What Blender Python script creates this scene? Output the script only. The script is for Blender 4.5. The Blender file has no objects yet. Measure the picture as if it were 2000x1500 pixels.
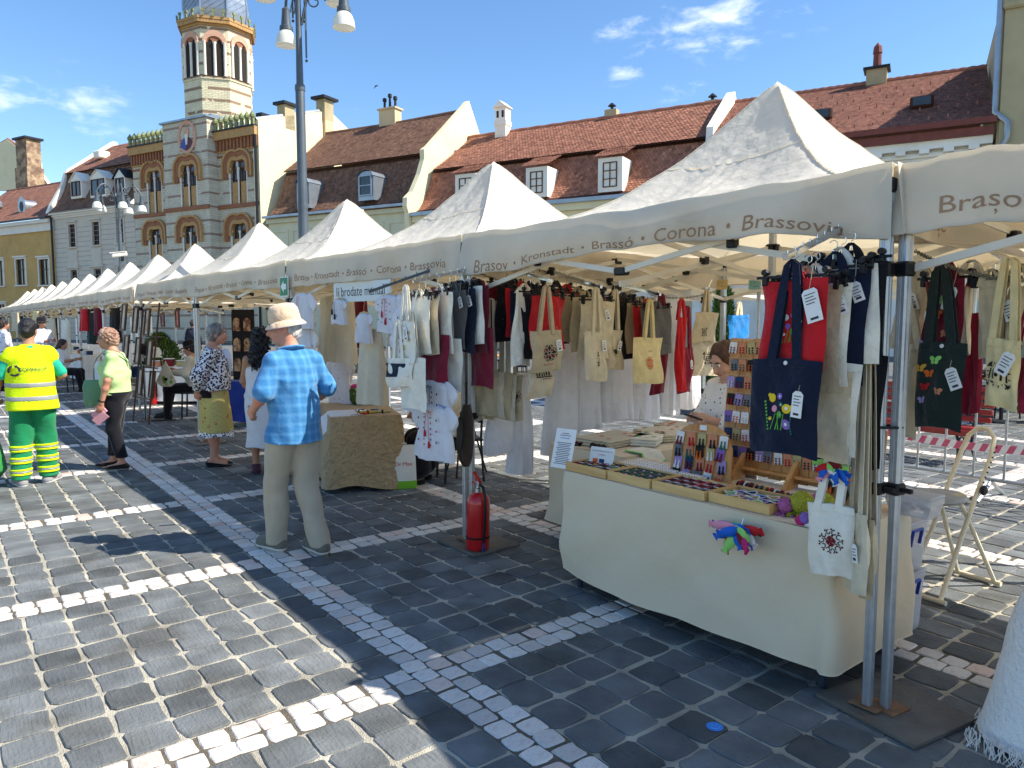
import bpy,math,random
import numpy as np
from mathutils import Vector,Matrix
R=math.radians
SC=bpy.context.scene
COL=SC.collection
random.seed(7);np.random.seed(7)
FPX,CAMH,YH=1440.0,1.65,628.0
PITCH=math.atan((750-YH)/FPX)
cam=bpy.data.cameras.new('camera')
cam.sensor_width=36;cam.lens=36*FPX/2000;cam.clip_start=.05;cam.clip_end=1500
camo=bpy.data.objects.new('camera',cam);COL.objects.link(camo)
camo.location=(0,0,CAMH);camo.rotation_euler=(math.pi/2-PITCH,0,0)
SC.camera=camo
SUN_EL=R(46);SUN_AZ=math.atan2(.985,-.17)
SUND=Vector((math.sin(SUN_AZ)*math.cos(SUN_EL),math.cos(SUN_AZ)*math.cos(SUN_EL),math.sin(SUN_EL)))
sl=bpy.data.lights.new('sun','SUN');sl.energy=5.0;sl.angle=R(.53);sl.color=(1,.94,.84)
so=bpy.data.objects.new('sun',sl);COL.objects.link(so)
so.rotation_euler=(-SUND).to_track_quat('-Z','Y').to_euler()
W=bpy.data.worlds.new('World');SC.world=W;W.use_nodes=True
nt=W.node_tree;nt.nodes.clear()
def wn(t,**k):
 n=nt.nodes.new(t)
 for a,b in k.items():setattr(n,a,b)
 return n
sky=wn('ShaderNodeTexSky',sky_type='NISHITA',sun_disc=False,sun_elevation=SUN_EL,sun_rotation=SUN_AZ,altitude=600,air_density=1.0,dust_density=.35,ozone_density=2.2)
bg=wn('ShaderNodeBackground');bg.inputs['Strength'].default_value=.145
out=wn('ShaderNodeOutputWorld')
tc=wn('ShaderNodeTexCoord')
mp=wn('ShaderNodeMapping');mp.inputs['Scale'].default_value=(7,7,17)
nz=wn('ShaderNodeTexNoise');nz.inputs['Scale'].default_value=2.6;nz.inputs['Detail'].default_value=8
nz.inputs['Roughness'].default_value=.58;nz.inputs['Distortion'].default_value=.25
L=nt.links.new
L(tc.outputs['Generated'],mp.inputs['Vector']);L(mp.outputs[0],nz.inputs['Vector'])
def blob(px,py,sx,sy):
 """soft patch of cloud round a direction of the sky"""
 u,v=(px-1000)/FPX,(py-750)/FPX
 d=Vector((u,math.cos(PITCH)-math.sin(PITCH)*v,-(math.sin(PITCH)+math.cos(PITCH)*v))).normalized()
 sub=wn('ShaderNodeVectorMath',operation='SUBTRACT');L(tc.outputs['Generated'],sub.inputs[0]);sub.inputs[1].default_value=d
 sc_=wn('ShaderNodeVectorMath',operation='MULTIPLY');L(sub.outputs[0],sc_.inputs[0]);sc_.inputs[1].default_value=(1/sx,1/sx,1/sy)
 ln=wn('ShaderNodeVectorMath',operation='LENGTH');L(sc_.outputs[0],ln.inputs[0])
 mr=wn('ShaderNodeMapRange',interpolation_type='SMOOTHSTEP');L(ln.outputs['Value'],mr.inputs[0])
 for i,x in enumerate((0,1,1,0)):mr.inputs[1+i].default_value=x
 return mr.outputs[0]
def mth(op,a,b):
 n=wn('ShaderNodeMath',operation=op)
 for i,x in enumerate((a,b)):
  if isinstance(x,(int,float)):n.inputs[i].default_value=x
  else:L(x,n.inputs[i])
 return n.outputs[0]
tot=None
for b_,k in((blob(1400,40,.17,.07),.82),(blob(1215,150,.07,.024),.9),(blob(1320,178,.07,.025),.75),(blob(1240,65,.09,.05),.7),(blob(60,190,.3,.085),.55),(blob(180,225,.2,.055),.42),(blob(640,205,.12,.03),.3)):
 m_=mth('MULTIPLY',b_,k);tot=m_ if tot is None else mth('MAXIMUM',tot,m_)
cl=wn('ShaderNodeMapRange',interpolation_type='SMOOTHSTEP')
L(mth('ADD',mth('MULTIPLY',nz.outputs['Fac'],1.15),mth('MULTIPLY',tot,.42)),cl.inputs[0])
for i,x in enumerate((.76,1.25,0,.8)):cl.inputs[1+i].default_value=x
cm=mth('MULTIPLY',cl.outputs[0],mth('MINIMUM',mth('MULTIPLY',tot,2.2),1))
mx=wn('ShaderNodeMix',data_type='RGBA');L(cm,mx.inputs[0]);hs=wn('ShaderNodeHueSaturation');hs.inputs['Saturation'].default_value=1.16;L(sky.outputs[0],hs.inputs['Color']);L(hs.outputs[0],mx.inputs[6]);mx.inputs[7].default_value=(6.6,6.9,7.4,1)
L(mx.outputs[2],bg.inputs['Color']);L(bg.outputs[0],out.inputs[0])
SC.view_settings.view_transform='Standard';SC.view_settings.look='None'
SC.view_settings.exposure=.7;SC.view_settings.gamma=1;SC.view_settings.use_curve_mapping=False
SC.cycles.max_bounces=6;SC.cycles.diffuse_bounces=3;SC.cycles.glossy_bounces=2;SC.cycles.transmission_bounces=4;SC.cycles.transparent_max_bounces=8;SC.cycles.caustics_reflective=False;SC.cycles.caustics_refractive=False
cP,sP=math.cos(PITCH),math.sin(PITCH)
CAM=np.array([0,0,CAMH])
def ray(x,y):
 u,v=(x-1000)/FPX,(y-750)/FPX
 return np.array([u,cP-sP*v,-(sP+cP*v)])
def G(x,y,z=0):
 d=ray(x,y);return CAM+d*((z-CAMH)/d[2])
def D(x,y,Y):
 d=ray(x,y);return CAM+d*(Y/d[1])
def onp(x,y,p,n):
 d=ray(x,y);n=np.array(n,float);return CAM+d*(((np.array(p,float)-CAM)@n)/(d@n))
def proj(p):
 x,y,z=p[0],p[1],p[2]-CAMH
 cz=y*cP-z*sP
 return 1000+FPX*x/cz,750+FPX*(-z*cP-y*sP)/cz
def V3(*a):return np.array(a,float)
def unit(a):a=np.array(a,float);return a/(np.linalg.norm(a)+1e-12)
class Frame:
 """o + x*ax + y*ay + z*az"""
 def __init__(s,o,ax,ay,az=(0,0,1)):
  s.o=np.array(o,float);s.m=np.array([ax,ay,az],float)
 def __call__(s,x,y,z):return s.o+x*s.m[0]+y*s.m[1]+z*s.m[2]
 def at(s,x,y,z):return Frame(s(x,y,z),*s.m)
 def rot(s,a):
  c,q=math.cos(a),math.sin(a);return Frame(s.o,s.m[0]*c+s.m[1]*q,s.m[1]*c-s.m[0]*q,s.m[2])
 def inv(s,p):return s.m@(np.array(p,float)-s.o)
WORLD=Frame((0,0,0),(1,0,0),(0,1,0))
class MB:
 def __init__(s):s.v=[];s.f=[];s.m=[];s.c=[];s.uv={}
 def add(s,vs,fs,m=0,c=None):
  o=len(s.v);s.v+=[tuple(map(float,v))for v in vs]
  s.f+=[tuple(i+o for i in f)for f in fs];s.m+=[m]*len(fs);s.c+=[c]*len(fs)
  return s
 def box(s,c,size,fr=WORLD,m=0,bev=0,col=None):
  x,y,z=[q/2 for q in size];cx,cy,cz=c
  if bev:
   b=min(bev,x*.9,y*.9,z*.9);vs=[]
   for sx in(-1,1):
    for sy in(-1,1):
     for sz in(-1,1):
      vs+=[(cx+sx*x,cy+sy*(y-b),cz+sz*(z-b)),(cx+sx*(x-b),cy+sy*y,cz+sz*(z-b)),(cx+sx*(x-b),cy+sy*(y-b),cz+sz*z)]
   I=lambda a,b_,c_,k:((a*2+b_)*2+c_)*3+k
   fs=[]
   for a in(0,1):
    fs+=[(I(a,0,0,0),I(a,1,0,0),I(a,1,1,0),I(a,0,1,0)),(I(0,a,0,1),I(1,a,0,1),I(1,a,1,1),I(0,a,1,1)),(I(0,0,a,2),I(1,0,a,2),I(1,1,a,2),I(0,1,a,2))]
    for b_ in(0,1):
     fs+=[(I(a,b_,0,0),I(a,b_,0,1),I(a,b_,1,1),I(a,b_,1,0)),(I(a,0,b_,0),I(a,0,b_,2),I(a,1,b_,2),I(a,1,b_,0)),(I(0,a,b_,1),I(0,a,b_,2),I(1,a,b_,2),I(1,a,b_,1))]
     for c_ in(0,1):fs.append((I(a,b_,c_,0),I(a,b_,c_,1),I(a,b_,c_,2)))
   return s.add([fr(*v)for v in vs],fs,m,col)
  vs=[fr(cx+a*x,cy+b*y,cz+d*z)for a in(-1,1)for b in(-1,1)for d in(-1,1)]
  return s.add(vs,[(0,1,3,2),(4,6,7,5),(0,4,5,1),(2,3,7,6),(0,2,6,4),(1,5,7,3)],m,col)
 def bar(s,p,q,w,h=None,up=(0,0,1),m=0):
  p,q=np.array(p,float),np.array(q,float);h=h or w;z=q-p;l=np.linalg.norm(z);z=z/l
  up=np.array(up,float)
  if abs(z@up)>.95*np.linalg.norm(up):up=np.array([1.,0,0])if abs(z[0])<.9 else np.array([0,1.,0])
  x=unit(np.cross(up,z));y=np.cross(z,x)
  return s.box((0,0,l/2),(w,h,l),Frame(p,x,y,z),m)
 def tube(s,pts,r,n=8,m=0,closed=False,cap=True,flat=1):
  P=[np.array(p,float)for p in pts];k=len(P)
  rr=r if hasattr(r,'__len__')else[r]*k
  vs=[];px=None
  for i in range(k):
   a=P[i-1]if(i or closed)else P[i];b=P[(i+1)%k]if(i<k-1 or closed)else P[i]
   t=unit(b-a)
   if px is None:
    g=np.array([0,0,1.])if abs(t[2])<.9 else np.array([1.,0,0]);px=unit(np.cross(g,t))
   px=unit(px-t*(px@t));py=np.cross(t,px)
   for j in range(n):
    an=2*math.pi*j/n;vs.append(P[i]+rr[i]*(math.cos(an)*px+flat*math.sin(an)*py))
  fs=[]
  for i in range(k if closed else k-1):
   for j in range(n):
    a,b=i*n+j,i*n+(j+1)%n;e=(i+1)%k*n
    fs.append((a,b,e+(j+1)%n,e+j))
  if cap and not closed:fs+=[tuple(range(n))[::-1],tuple((k-1)*n+j for j in range(n))]
  return s.add(vs,fs,m)
 def lathe(s,prof,fr=WORLD,n=16,m=0,cap=True,a0=0,a1=None):
  vs=[];full=a1 is None;k=len(prof);nn=n if full else n+1
  for r,z in prof:
   for j in range(nn):
    an=a0+(2*math.pi if full else a1-a0)*j/n;vs.append(fr(r*math.cos(an),r*math.sin(an),z))
  fs=[]
  for i in range(k-1):
   for j in range(n):
    jj=(j+1)%nn;fs.append((i*nn+j,i*nn+jj,(i+1)*nn+jj,(i+1)*nn+j))
  if cap and full:fs+=[tuple(range(nn))[::-1],tuple((k-1)*nn+j for j in range(nn))]
  return s.add(vs,fs,m)
 def prism(s,poly,d0,d1,fr=WORLD,m=0):
  """polygon in the frame's x,z plane, pushed along y from d0 to d1"""
  k=len(poly);vs=[fr(x,d0,z)for x,z in poly]+[fr(x,d1,z)for x,z in poly]
  fs=[tuple(range(k)),tuple(range(2*k-1,k-1,-1))]+[(i,k+i,k+(i+1)%k,(i+1)%k)for i in range(k)]
  return s.add(vs,fs,m)
 def ring(s,outer,inner,d0,d1,fr=WORLD,m=0,closed=False):
  """band between two polylines of equal count, pushed along y"""
  k=len(outer);vs=[fr(x,d,z)for d in(d0,d1)for P in(outer,inner)for x,z in P];fs=[]
  for i in range(k if closed else k-1):
   j=(i+1)%k
   fs+=[(i,j,k+j,k+i),(2*k+i,3*k+i,3*k+j,2*k+j),(i,2*k+i,2*k+j,j),(k+i,k+j,3*k+j,3*k+i)]
  if not closed:
   for i in(0,k-1):fs.append((i,k+i,3*k+i,2*k+i))
  return s.add(vs,fs,m)
 def grid(s,Pn,m=0,closed=False):
  Pn=np.asarray(Pn,float);a,b=Pn.shape[:2]
  fs=[]
  for i in range(a-1):
   for j in range(b if closed else b-1):
    jj=(j+1)%b;fs.append((i*b+j,i*b+jj,(i+1)*b+jj,(i+1)*b+j))
  return s.add(Pn.reshape(-1,3),fs,m)
 def sheet(s,Pn,th,m=0):
  """a cloth with two faces and a rim"""
  Pn=np.asarray(Pn,float);a,b=Pn.shape[:2]
  du=np.gradient(Pn,axis=0);dv=np.gradient(Pn,axis=1);nn=np.cross(du,dv);nn/=(np.linalg.norm(nn,axis=2,keepdims=True)+1e-9)
  Q=Pn-nn*th;o=a*b;fs=[]
  for i in range(a-1):
   for j in range(b-1):
    q=(i*b+j,i*b+j+1,(i+1)*b+j+1,(i+1)*b+j);fs+=[q,tuple(o+x for x in q[::-1])]
  rim=[i*b for i in range(a)]+[(a-1)*b+j for j in range(1,b)]+[i*b+b-1 for i in range(a-2,-1,-1)]+list(range(b-2,0,-1))
  for i,x in enumerate(rim):y=rim[(i+1)%len(rim)];fs.append((x,y,o+y,o+x))
  return s.add(np.concatenate([Pn.reshape(-1,3),Q.reshape(-1,3)]),fs,m)
 def ball(s,c,r,fr=WORLD,n=10,m=0,k=6):
  r=r if hasattr(r,'__len__')else(r,r,r)
  vs=[fr(c[0],c[1],c[2]-r[2])]
  for i in range(1,k):
   a=math.pi*i/k
   for j in range(n):
    b=2*math.pi*j/n;vs.append(fr(c[0]+r[0]*math.sin(a)*math.cos(b),c[1]+r[1]*math.sin(a)*math.sin(b),c[2]-r[2]*math.cos(a)))
  vs.append(fr(c[0],c[1],c[2]+r[2]));fs=[];e=len(vs)-1
  for j in range(n):
   jj=(j+1)%n;fs+=[(0,1+jj,1+j),(e,1+(k-2)*n+j,1+(k-2)*n+jj)]
   for i in range(k-2):fs.append((1+i*n+j,1+i*n+jj,1+(i+1)*n+jj,1+(i+1)*n+j))
  return s.add(vs,fs,m)
 def mesh(s,name,mats,smooth=False,ang=40):
  me=bpy.data.meshes.new(name);me.from_pydata(s.v,[],s.f)
  for x in(mats if isinstance(mats,(list,tuple))else[mats]):me.materials.append(x)
  me.polygons.foreach_set('material_index',s.m)
  if any(c is not None for c in s.c):
   at=me.attributes.new('tint','FLOAT','FACE');at.data.foreach_set('value',[0. if c is None else c for c in s.c])
  if smooth:
   me.polygons.foreach_set('use_smooth',[True]*len(s.f))
   if ang:me.set_sharp_from_angle(angle=R(ang))
  me.update();return me
def setp(o,label=None,cat=None,group=None,kind=None):
 for k,v in(('label',label),('category',cat),('group',group),('kind',kind)):
  if v:o[k]=v
 return o
def ob(name,mb,mats,parent=None,label=None,cat=None,group=None,kind=None,smooth=False,ang=40):
 me=mb if isinstance(mb,bpy.types.Mesh)else mb.mesh(name,mats,smooth,ang)
 return setp(link(bpy.data.objects.new(name,me),parent),label,cat,group,kind)
ROOTS={}
def thing(name,label,cat,loc=(0,0,0),group=None,rz=0,world=True):
 """an Empty at the thing's base; world=True: its parts are given in world coordinates"""
 o=bpy.data.objects.new(name,None);COL.objects.link(o);o.empty_display_size=.1
 o.location=[float(q)for q in loc];o.rotation_euler=(0,0,rz)
 if world and any(abs(float(q))>1e-9 for q in loc):ROOTS[o.name]=[float(q)for q in loc]
 return setp(o,label,cat,group)
def link(o,parent=None):
 COL.objects.link(o)
 if parent is not None:
  o.parent=parent;l=ROOTS.get(parent.name)
  if l:o.matrix_parent_inverse=Matrix.Translation([-q for q in l])
 return o
def copy_tree(o,parent=None):
 c=o.copy();COL.objects.link(c)
 if parent is not None:c.parent=parent
 for ch in o.children:copy_tree(ch,c)
 return c
MATS={}
def mat(name,col=(.5,.5,.5),rough=.7,var=.12,scale=6,bump=0,bscale=None,metal=0,transl=0,tcol=None,spec=.3,tint=0,col2=None,stretch=(1,1,1),mix=None,coat=0,alpha=1,sheen=0,emit=0,pos=0):
 """procedural surface: base colour with soft noise variation, optional second colour in patches, fine relief"""
 if name in MATS:return MATS[name]
 m=bpy.data.materials.new(name);m.use_nodes=True;t=m.node_tree;t.nodes.clear();MATS[name]=m
 def N(ty,**k):
  x=t.nodes.new(ty)
  for a_,b_ in k.items():setattr(x,a_,b_)
  return x
 o=N('ShaderNodeOutputMaterial');b=N('ShaderNodeBsdfPrincipled');lk=t.links.new
 b.inputs['Roughness'].default_value=rough;b.inputs['Metallic'].default_value=metal
 b.inputs['Specular IOR Level'].default_value=spec;b.inputs['Coat Weight'].default_value=coat
 b.inputs['Sheen Weight'].default_value=sheen;b.inputs['Alpha'].default_value=alpha
 tcn=N('ShaderNodeTexCoord');mpn=N('ShaderNodeMapping');mpn.inputs['Scale'].default_value=stretch;lk(N('ShaderNodeNewGeometry').outputs['Position']if pos else tcn.outputs['Object'],mpn.inputs[0])
 no=N('ShaderNodeTexNoise');no.inputs['Scale'].default_value=scale;no.inputs['Detail'].default_value=5;lk(mpn.outputs[0],no.inputs['Vector'])
 mr=N('ShaderNodeMapRange');lk(no.outputs['Fac'],mr.inputs[0])
 for i,x in enumerate((.3,.7,1-var,1+var)):mr.inputs[1+i].default_value=x
 cur=None
 if col2 is not None:
  n2=N('ShaderNodeTexNoise');n2.inputs['Scale'].default_value=scale*.45;n2.inputs['Detail'].default_value=6;lk(mpn.outputs[0],n2.inputs['Vector'])
  r2=N('ShaderNodeMapRange',interpolation_type='SMOOTHSTEP');lk(n2.outputs['Fac'],r2.inputs[0])
  lo,hi=mix or(.45,.65)
  for i,x in enumerate((lo,hi,0,1)):r2.inputs[1+i].default_value=x
  mm=N('ShaderNodeMix',data_type='RGBA');lk(r2.outputs[0],mm.inputs[0]);mm.inputs[6].default_value=(*col,1);mm.inputs[7].default_value=(*col2,1);cur=mm.outputs[2]
 mu=N('ShaderNodeVectorMath',operation='SCALE');lk(mr.outputs[0],mu.inputs['Scale'])
 if cur is None:mu.inputs[0].default_value=col
 else:lk(cur,mu.inputs[0])
 last=mu.outputs[0]
 if tint:
  at=N('ShaderNodeAttribute');at.attribute_name='tint'
  ma=N('ShaderNodeMath',operation='MULTIPLY_ADD');lk(at.outputs['Fac'],ma.inputs[0]);ma.inputs[1].default_value=tint;ma.inputs[2].default_value=1
  m2=N('ShaderNodeVectorMath',operation='SCALE');lk(last,m2.inputs[0]);lk(ma.outputs[0],m2.inputs['Scale']);last=m2.outputs[0]
 lk(last,b.inputs['Base Color'])
 if emit:lk(last,b.inputs['Emission Color']);b.inputs['Emission Strength'].default_value=emit
 if bump:
  nb=N('ShaderNodeTexNoise');nb.inputs['Scale'].default_value=bscale or scale*4;nb.inputs['Detail'].default_value=4;lk(mpn.outputs[0],nb.inputs['Vector'])
  bp=N('ShaderNodeBump');bp.inputs['Strength'].default_value=min(1,bump);bp.inputs['Distance'].default_value=.02;lk(nb.outputs['Fac'],bp.inputs['Height']);lk(bp.outputs[0],b.inputs['Normal'])
 sh=b.outputs[0]
 if transl:
  tr=N('ShaderNodeBsdfTranslucent');ms=N('ShaderNodeMixShader');ms.inputs[0].default_value=transl
  if tcol is not None:tr.inputs[0].default_value=(*tcol,1)
  else:lk(last,tr.inputs[0])
  lk(sh,ms.inputs[1]);lk(tr.outputs[0],ms.inputs[2]);sh=ms.outputs[0]
 lk(sh,o.inputs[0]);return m
def srgb(r,g,b):return tuple(((x/255)/12.92 if x<=10 else((x/255+.055)/1.055)**2.4)for x in(r,g,b))
def nodes_of(name):return MATS[name].node_tree
_TX={}
def text_geo(s,size=1.0,shear=0,space=1.0):
 k=(s,shear,space)
 if k not in _TX:
  c=bpy.data.curves.new('t','FONT');c.body=s;c.shear=shear;c.space_character=space;c.resolution_u=3
  o=bpy.data.objects.new('t',c);COL.objects.link(o)
  me=bpy.data.meshes.new_from_object(o.evaluated_get(bpy.context.evaluated_depsgraph_get()))
  _TX[k]=(np.array([tuple(v.co)for v in me.vertices])if len(me.vertices)else np.zeros((0,3)),[tuple(p.vertices)for p in me.polygons])
  bpy.data.objects.remove(o);bpy.data.meshes.remove(me);bpy.data.curves.remove(c)
 v,f=_TX[k];return v*size,f
def text_on(mb,s,size,fn,m=0,align=0,wd=None,shear=0):
 """fn(x,y) -> world point; align 0 left, .5 centre"""
 v,f=text_geo(s,size,shear)
 if not len(v):return 0
 w=v[:,0].max();k=(wd/w)if wd else 1
 mb.add([fn(p[0]*k-align*w*k,p[1])for p in v],f,m);return w*k
def smooth_noise(P,seed=0,f=1.0):
 """cheap smooth pseudo-noise on an array of points (...,3)"""
 rs=np.random.RandomState(seed);r=0
 for i in range(5):
  k=rs.normal(size=3)*f*(1+.6*i);r=r+np.sin(P@k+rs.rand()*6.28)/(1+.5*i)
 return r/2.6
 # ================= paving =================
RA,RB=unit((-.613,.790,0)),unit((.790,.613,0))
PAV=Frame((0,0,0),RA,RB)
slate=mat('slate',srgb(104,107,107),.78,.26,5,.35,60,tint=.34,col2=srgb(92,93,90),mix=(.48,.66),spec=.2,pos=1)
def _streaks(m,sc,dist):
 t=m.node_tree;b=[n for n in t.nodes if n.type=='BSDF_PRINCIPLED'][0];bp=[n for n in t.nodes if n.type=='BUMP'][0]
 w=t.nodes.new('ShaderNodeTexNoise');w.inputs['Scale'].default_value=sc;w.inputs['Detail'].default_value=6
 mp_=t.nodes.new('ShaderNodeMapping');mp_.inputs['Scale'].default_value=(1,9,1);tc_=t.nodes.new('ShaderNodeTexCoord')
 oi=t.nodes.new('ShaderNodeObjectInfo');cx=t.nodes.new('ShaderNodeVectorMath');cx.operation='ADD'
 t.links.new(tc_.outputs['Object'],cx.inputs[0]);t.links.new(oi.outputs['Random'],cx.inputs[1])
 t.links.new(cx.outputs[0],mp_.inputs[0]);t.links.new(mp_.outputs[0],w.inputs['Vector'])
 b2=t.nodes.new('ShaderNodeBump');b2.inputs['Strength'].default_value=.55;b2.inputs['Distance'].default_value=dist
 t.links.new(w.outputs['Fac'],b2.inputs['Height']);t.links.new(bp.outputs[0],b2.inputs['Normal']);t.links.new(b2.outputs[0],b.inputs['Normal'])
_streaks(slate,7,.012)
marble=mat('white_marble',srgb(226,220,210),.5,.1,14,.3,70,tint=1.0,spec=.35)
def _marble():
 t=marble.node_tree;b=[n for n in t.nodes if n.type=='BSDF_PRINCIPLED'][0]
 at=t.nodes.new('ShaderNodeAttribute');at.attribute_name='tint'
 rp=t.nodes.new('ShaderNodeValToRGB');rp.color_ramp.interpolation='LINEAR'
 for p,c in((0,(198,192,184)),(.45,(226,222,214)),(.7,(224,214,202)),(.86,(218,198,184)),(1,(206,172,156))):
  e=rp.color_ramp.elements.new(p)if p not in(0,1)else rp.color_ramp.elements[0 if p==0 else-1]
  e.position=p;e.color=(*srgb(*c),1)
 t.links.new(at.outputs['Fac'],rp.inputs[0])
 tc_=t.nodes.new('ShaderNodeTexCoord');v=t.nodes.new('ShaderNodeTexNoise');v.inputs['Scale'].default_value=9;v.inputs['Detail'].default_value=9;v.inputs['Distortion'].default_value=1.2
 t.links.new(tc_.outputs['Object'],v.inputs['Vector'])
 mr=t.nodes.new('ShaderNodeMapRange')
 for i,x in enumerate((.47,.505,0,1)):mr.inputs[1+i].default_value=x
 t.links.new(v.outputs['Fac'],mr.inputs[0])
 pk=t.nodes.new('ShaderNodeMath');pk.operation='PINGPONG';pk.inputs[1].default_value=.5;t.links.new(mr.outputs[0],pk.inputs[0])
 mm=t.nodes.new('ShaderNodeMix');mm.data_type='RGBA'
 sc=t.nodes.new('ShaderNodeMath');sc.operation='MULTIPLY';sc.inputs[1].default_value=.55;t.links.new(pk.outputs[0],sc.inputs[0])
 t.links.new(sc.outputs[0],mm.inputs[0]);t.links.new(rp.outputs[0],mm.inputs[6]);mm.inputs[7].default_value=(*srgb(150,128,118),1)
 t.links.new(mm.outputs[2],b.inputs['Base Color'])
_marble()
grout=mat('mortar',srgb(202,194,174),.95,.3,5,.9,180,col2=srgb(120,112,98),mix=(.55,.75))
def _far():
 t=grout.node_tree;b=[n for n in t.nodes if n.type=='BSDF_PRINCIPLED'][0];src=b.inputs['Base Color'].links[0].from_socket
 tc_=t.nodes.new('ShaderNodeTexCoord');mp_=t.nodes.new('ShaderNodeMapping');mp_.inputs['Rotation'].default_value=(0,0,-math.atan2(RB[1],RB[0]))
 t.links.new(tc_.outputs['Object'],mp_.inputs[0])
 br=t.nodes.new('ShaderNodeTexBrick');br.offset=0;br.inputs['Scale'].default_value=1;br.inputs['Brick Width'].default_value=.225;br.inputs['Row Height'].default_value=.225;br.inputs['Mortar Size'].default_value=.014
 br.inputs['Color1'].default_value=(*srgb(84,90,96),1);br.inputs['Color2'].default_value=(*srgb(102,106,108),1);br.inputs['Mortar'].default_value=(*srgb(150,146,134),1)
 t.links.new(mp_.outputs[0],br.inputs['Vector'])
 sx=t.nodes.new('ShaderNodeSeparateXYZ');t.links.new(mp_.outputs[0],sx.inputs[0])
 def gate(sock,lo,hi):
  a=t.nodes.new('ShaderNodeMath');a.operation='GREATER_THAN';a.inputs[1].default_value=lo;t.links.new(sock,a.inputs[0])
  c=t.nodes.new('ShaderNodeMath');c.operation='LESS_THAN';c.inputs[1].default_value=hi;t.links.new(sock,c.inputs[0])
  m=t.nodes.new('ShaderNodeMath');m.operation='MULTIPLY';t.links.new(a.outputs[0],m.inputs[0]);t.links.new(c.outputs[0],m.inputs[1]);return m.outputs[0]
 g=t.nodes.new('ShaderNodeMath');g.operation='MULTIPLY'
 t.links.new(gate(sx.outputs[0],PB0,PB1),g.inputs[0]);t.links.new(gate(sx.outputs[1],PA0,PA1),g.inputs[1])
 mm=t.nodes.new('ShaderNodeMix');mm.data_type='RGBA';t.links.new(g.outputs[0],mm.inputs[0]);t.links.new(br.outputs['Color'],mm.inputs[6]);t.links.new(src,mm.inputs[7])
 t.links.new(mm.outputs[2],b.inputs['Base Color'])
DA,DB,A0,B0_,BW=2.1,2.0,2.88,1.78,.115
PA0,PA1,PB0,PB1=A0-3*DA,A0+11*DA,B0_-2*DB,B0_+6*DB
_far()
ground=MB().grid([[(-260,-40,-.0072),(-260,420,-.0072)],[(260,-40,-.0072),(260,420,-.0072)]])
pavement=ob('pavement',ground,grout,kind='structure',label='square paved with dark slate setts and white marble bands')
def stone_mesh(name,w,l,material,seed,wob):
 rs=random.Random(seed);b=.012;mb=MB();n=10;pts=[]
 ch=rs.uniform(.05,.12)*w
 base=[(-w/2+ch,-l/2),(0,-l/2-.002),(w/2-ch,-l/2),(w/2,-l/2+ch),(w/2+.002,0),(w/2,l/2-ch),(w/2-ch,l/2),(0,l/2),(-w/2+ch,l/2),(-w/2,l/2-ch),(-w/2,0),(-w/2,-l/2+ch)]
 base=[(x+rs.uniform(-wob,wob),y+rs.uniform(-wob,wob))for x,y in base]
 k=len(base);tx,ty=rs.gauss(0,.009),rs.gauss(0,.009)
 zt=lambda x,y:rs.uniform(-.0015,.0015)+tx*x+ty*y
 e=1-.011/w
 vs=[(x*1.01,y*1.01,-.03)for x,y in base]+[(x,y,-.0045+zt(x,y))for x,y in base]+[(x*e,y*e,zt(x,y))for x,y in base]+[(0,0,.0004)]
 fs=[]
 for i in range(k):
  j=(i+1)%k;fs+=[(i,j,k+j,k+i),(k+i,k+j,2*k+j,2*k+i),(2*k+i,2*k+j,3*k)]
 return vs,fs
SL=[stone_mesh('s',.212,.207,slate,i,.006)for i in range(28)]
SR=[stone_mesh('s',.108,.106,marble,100+i,.004)for i in range(20)]
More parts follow.
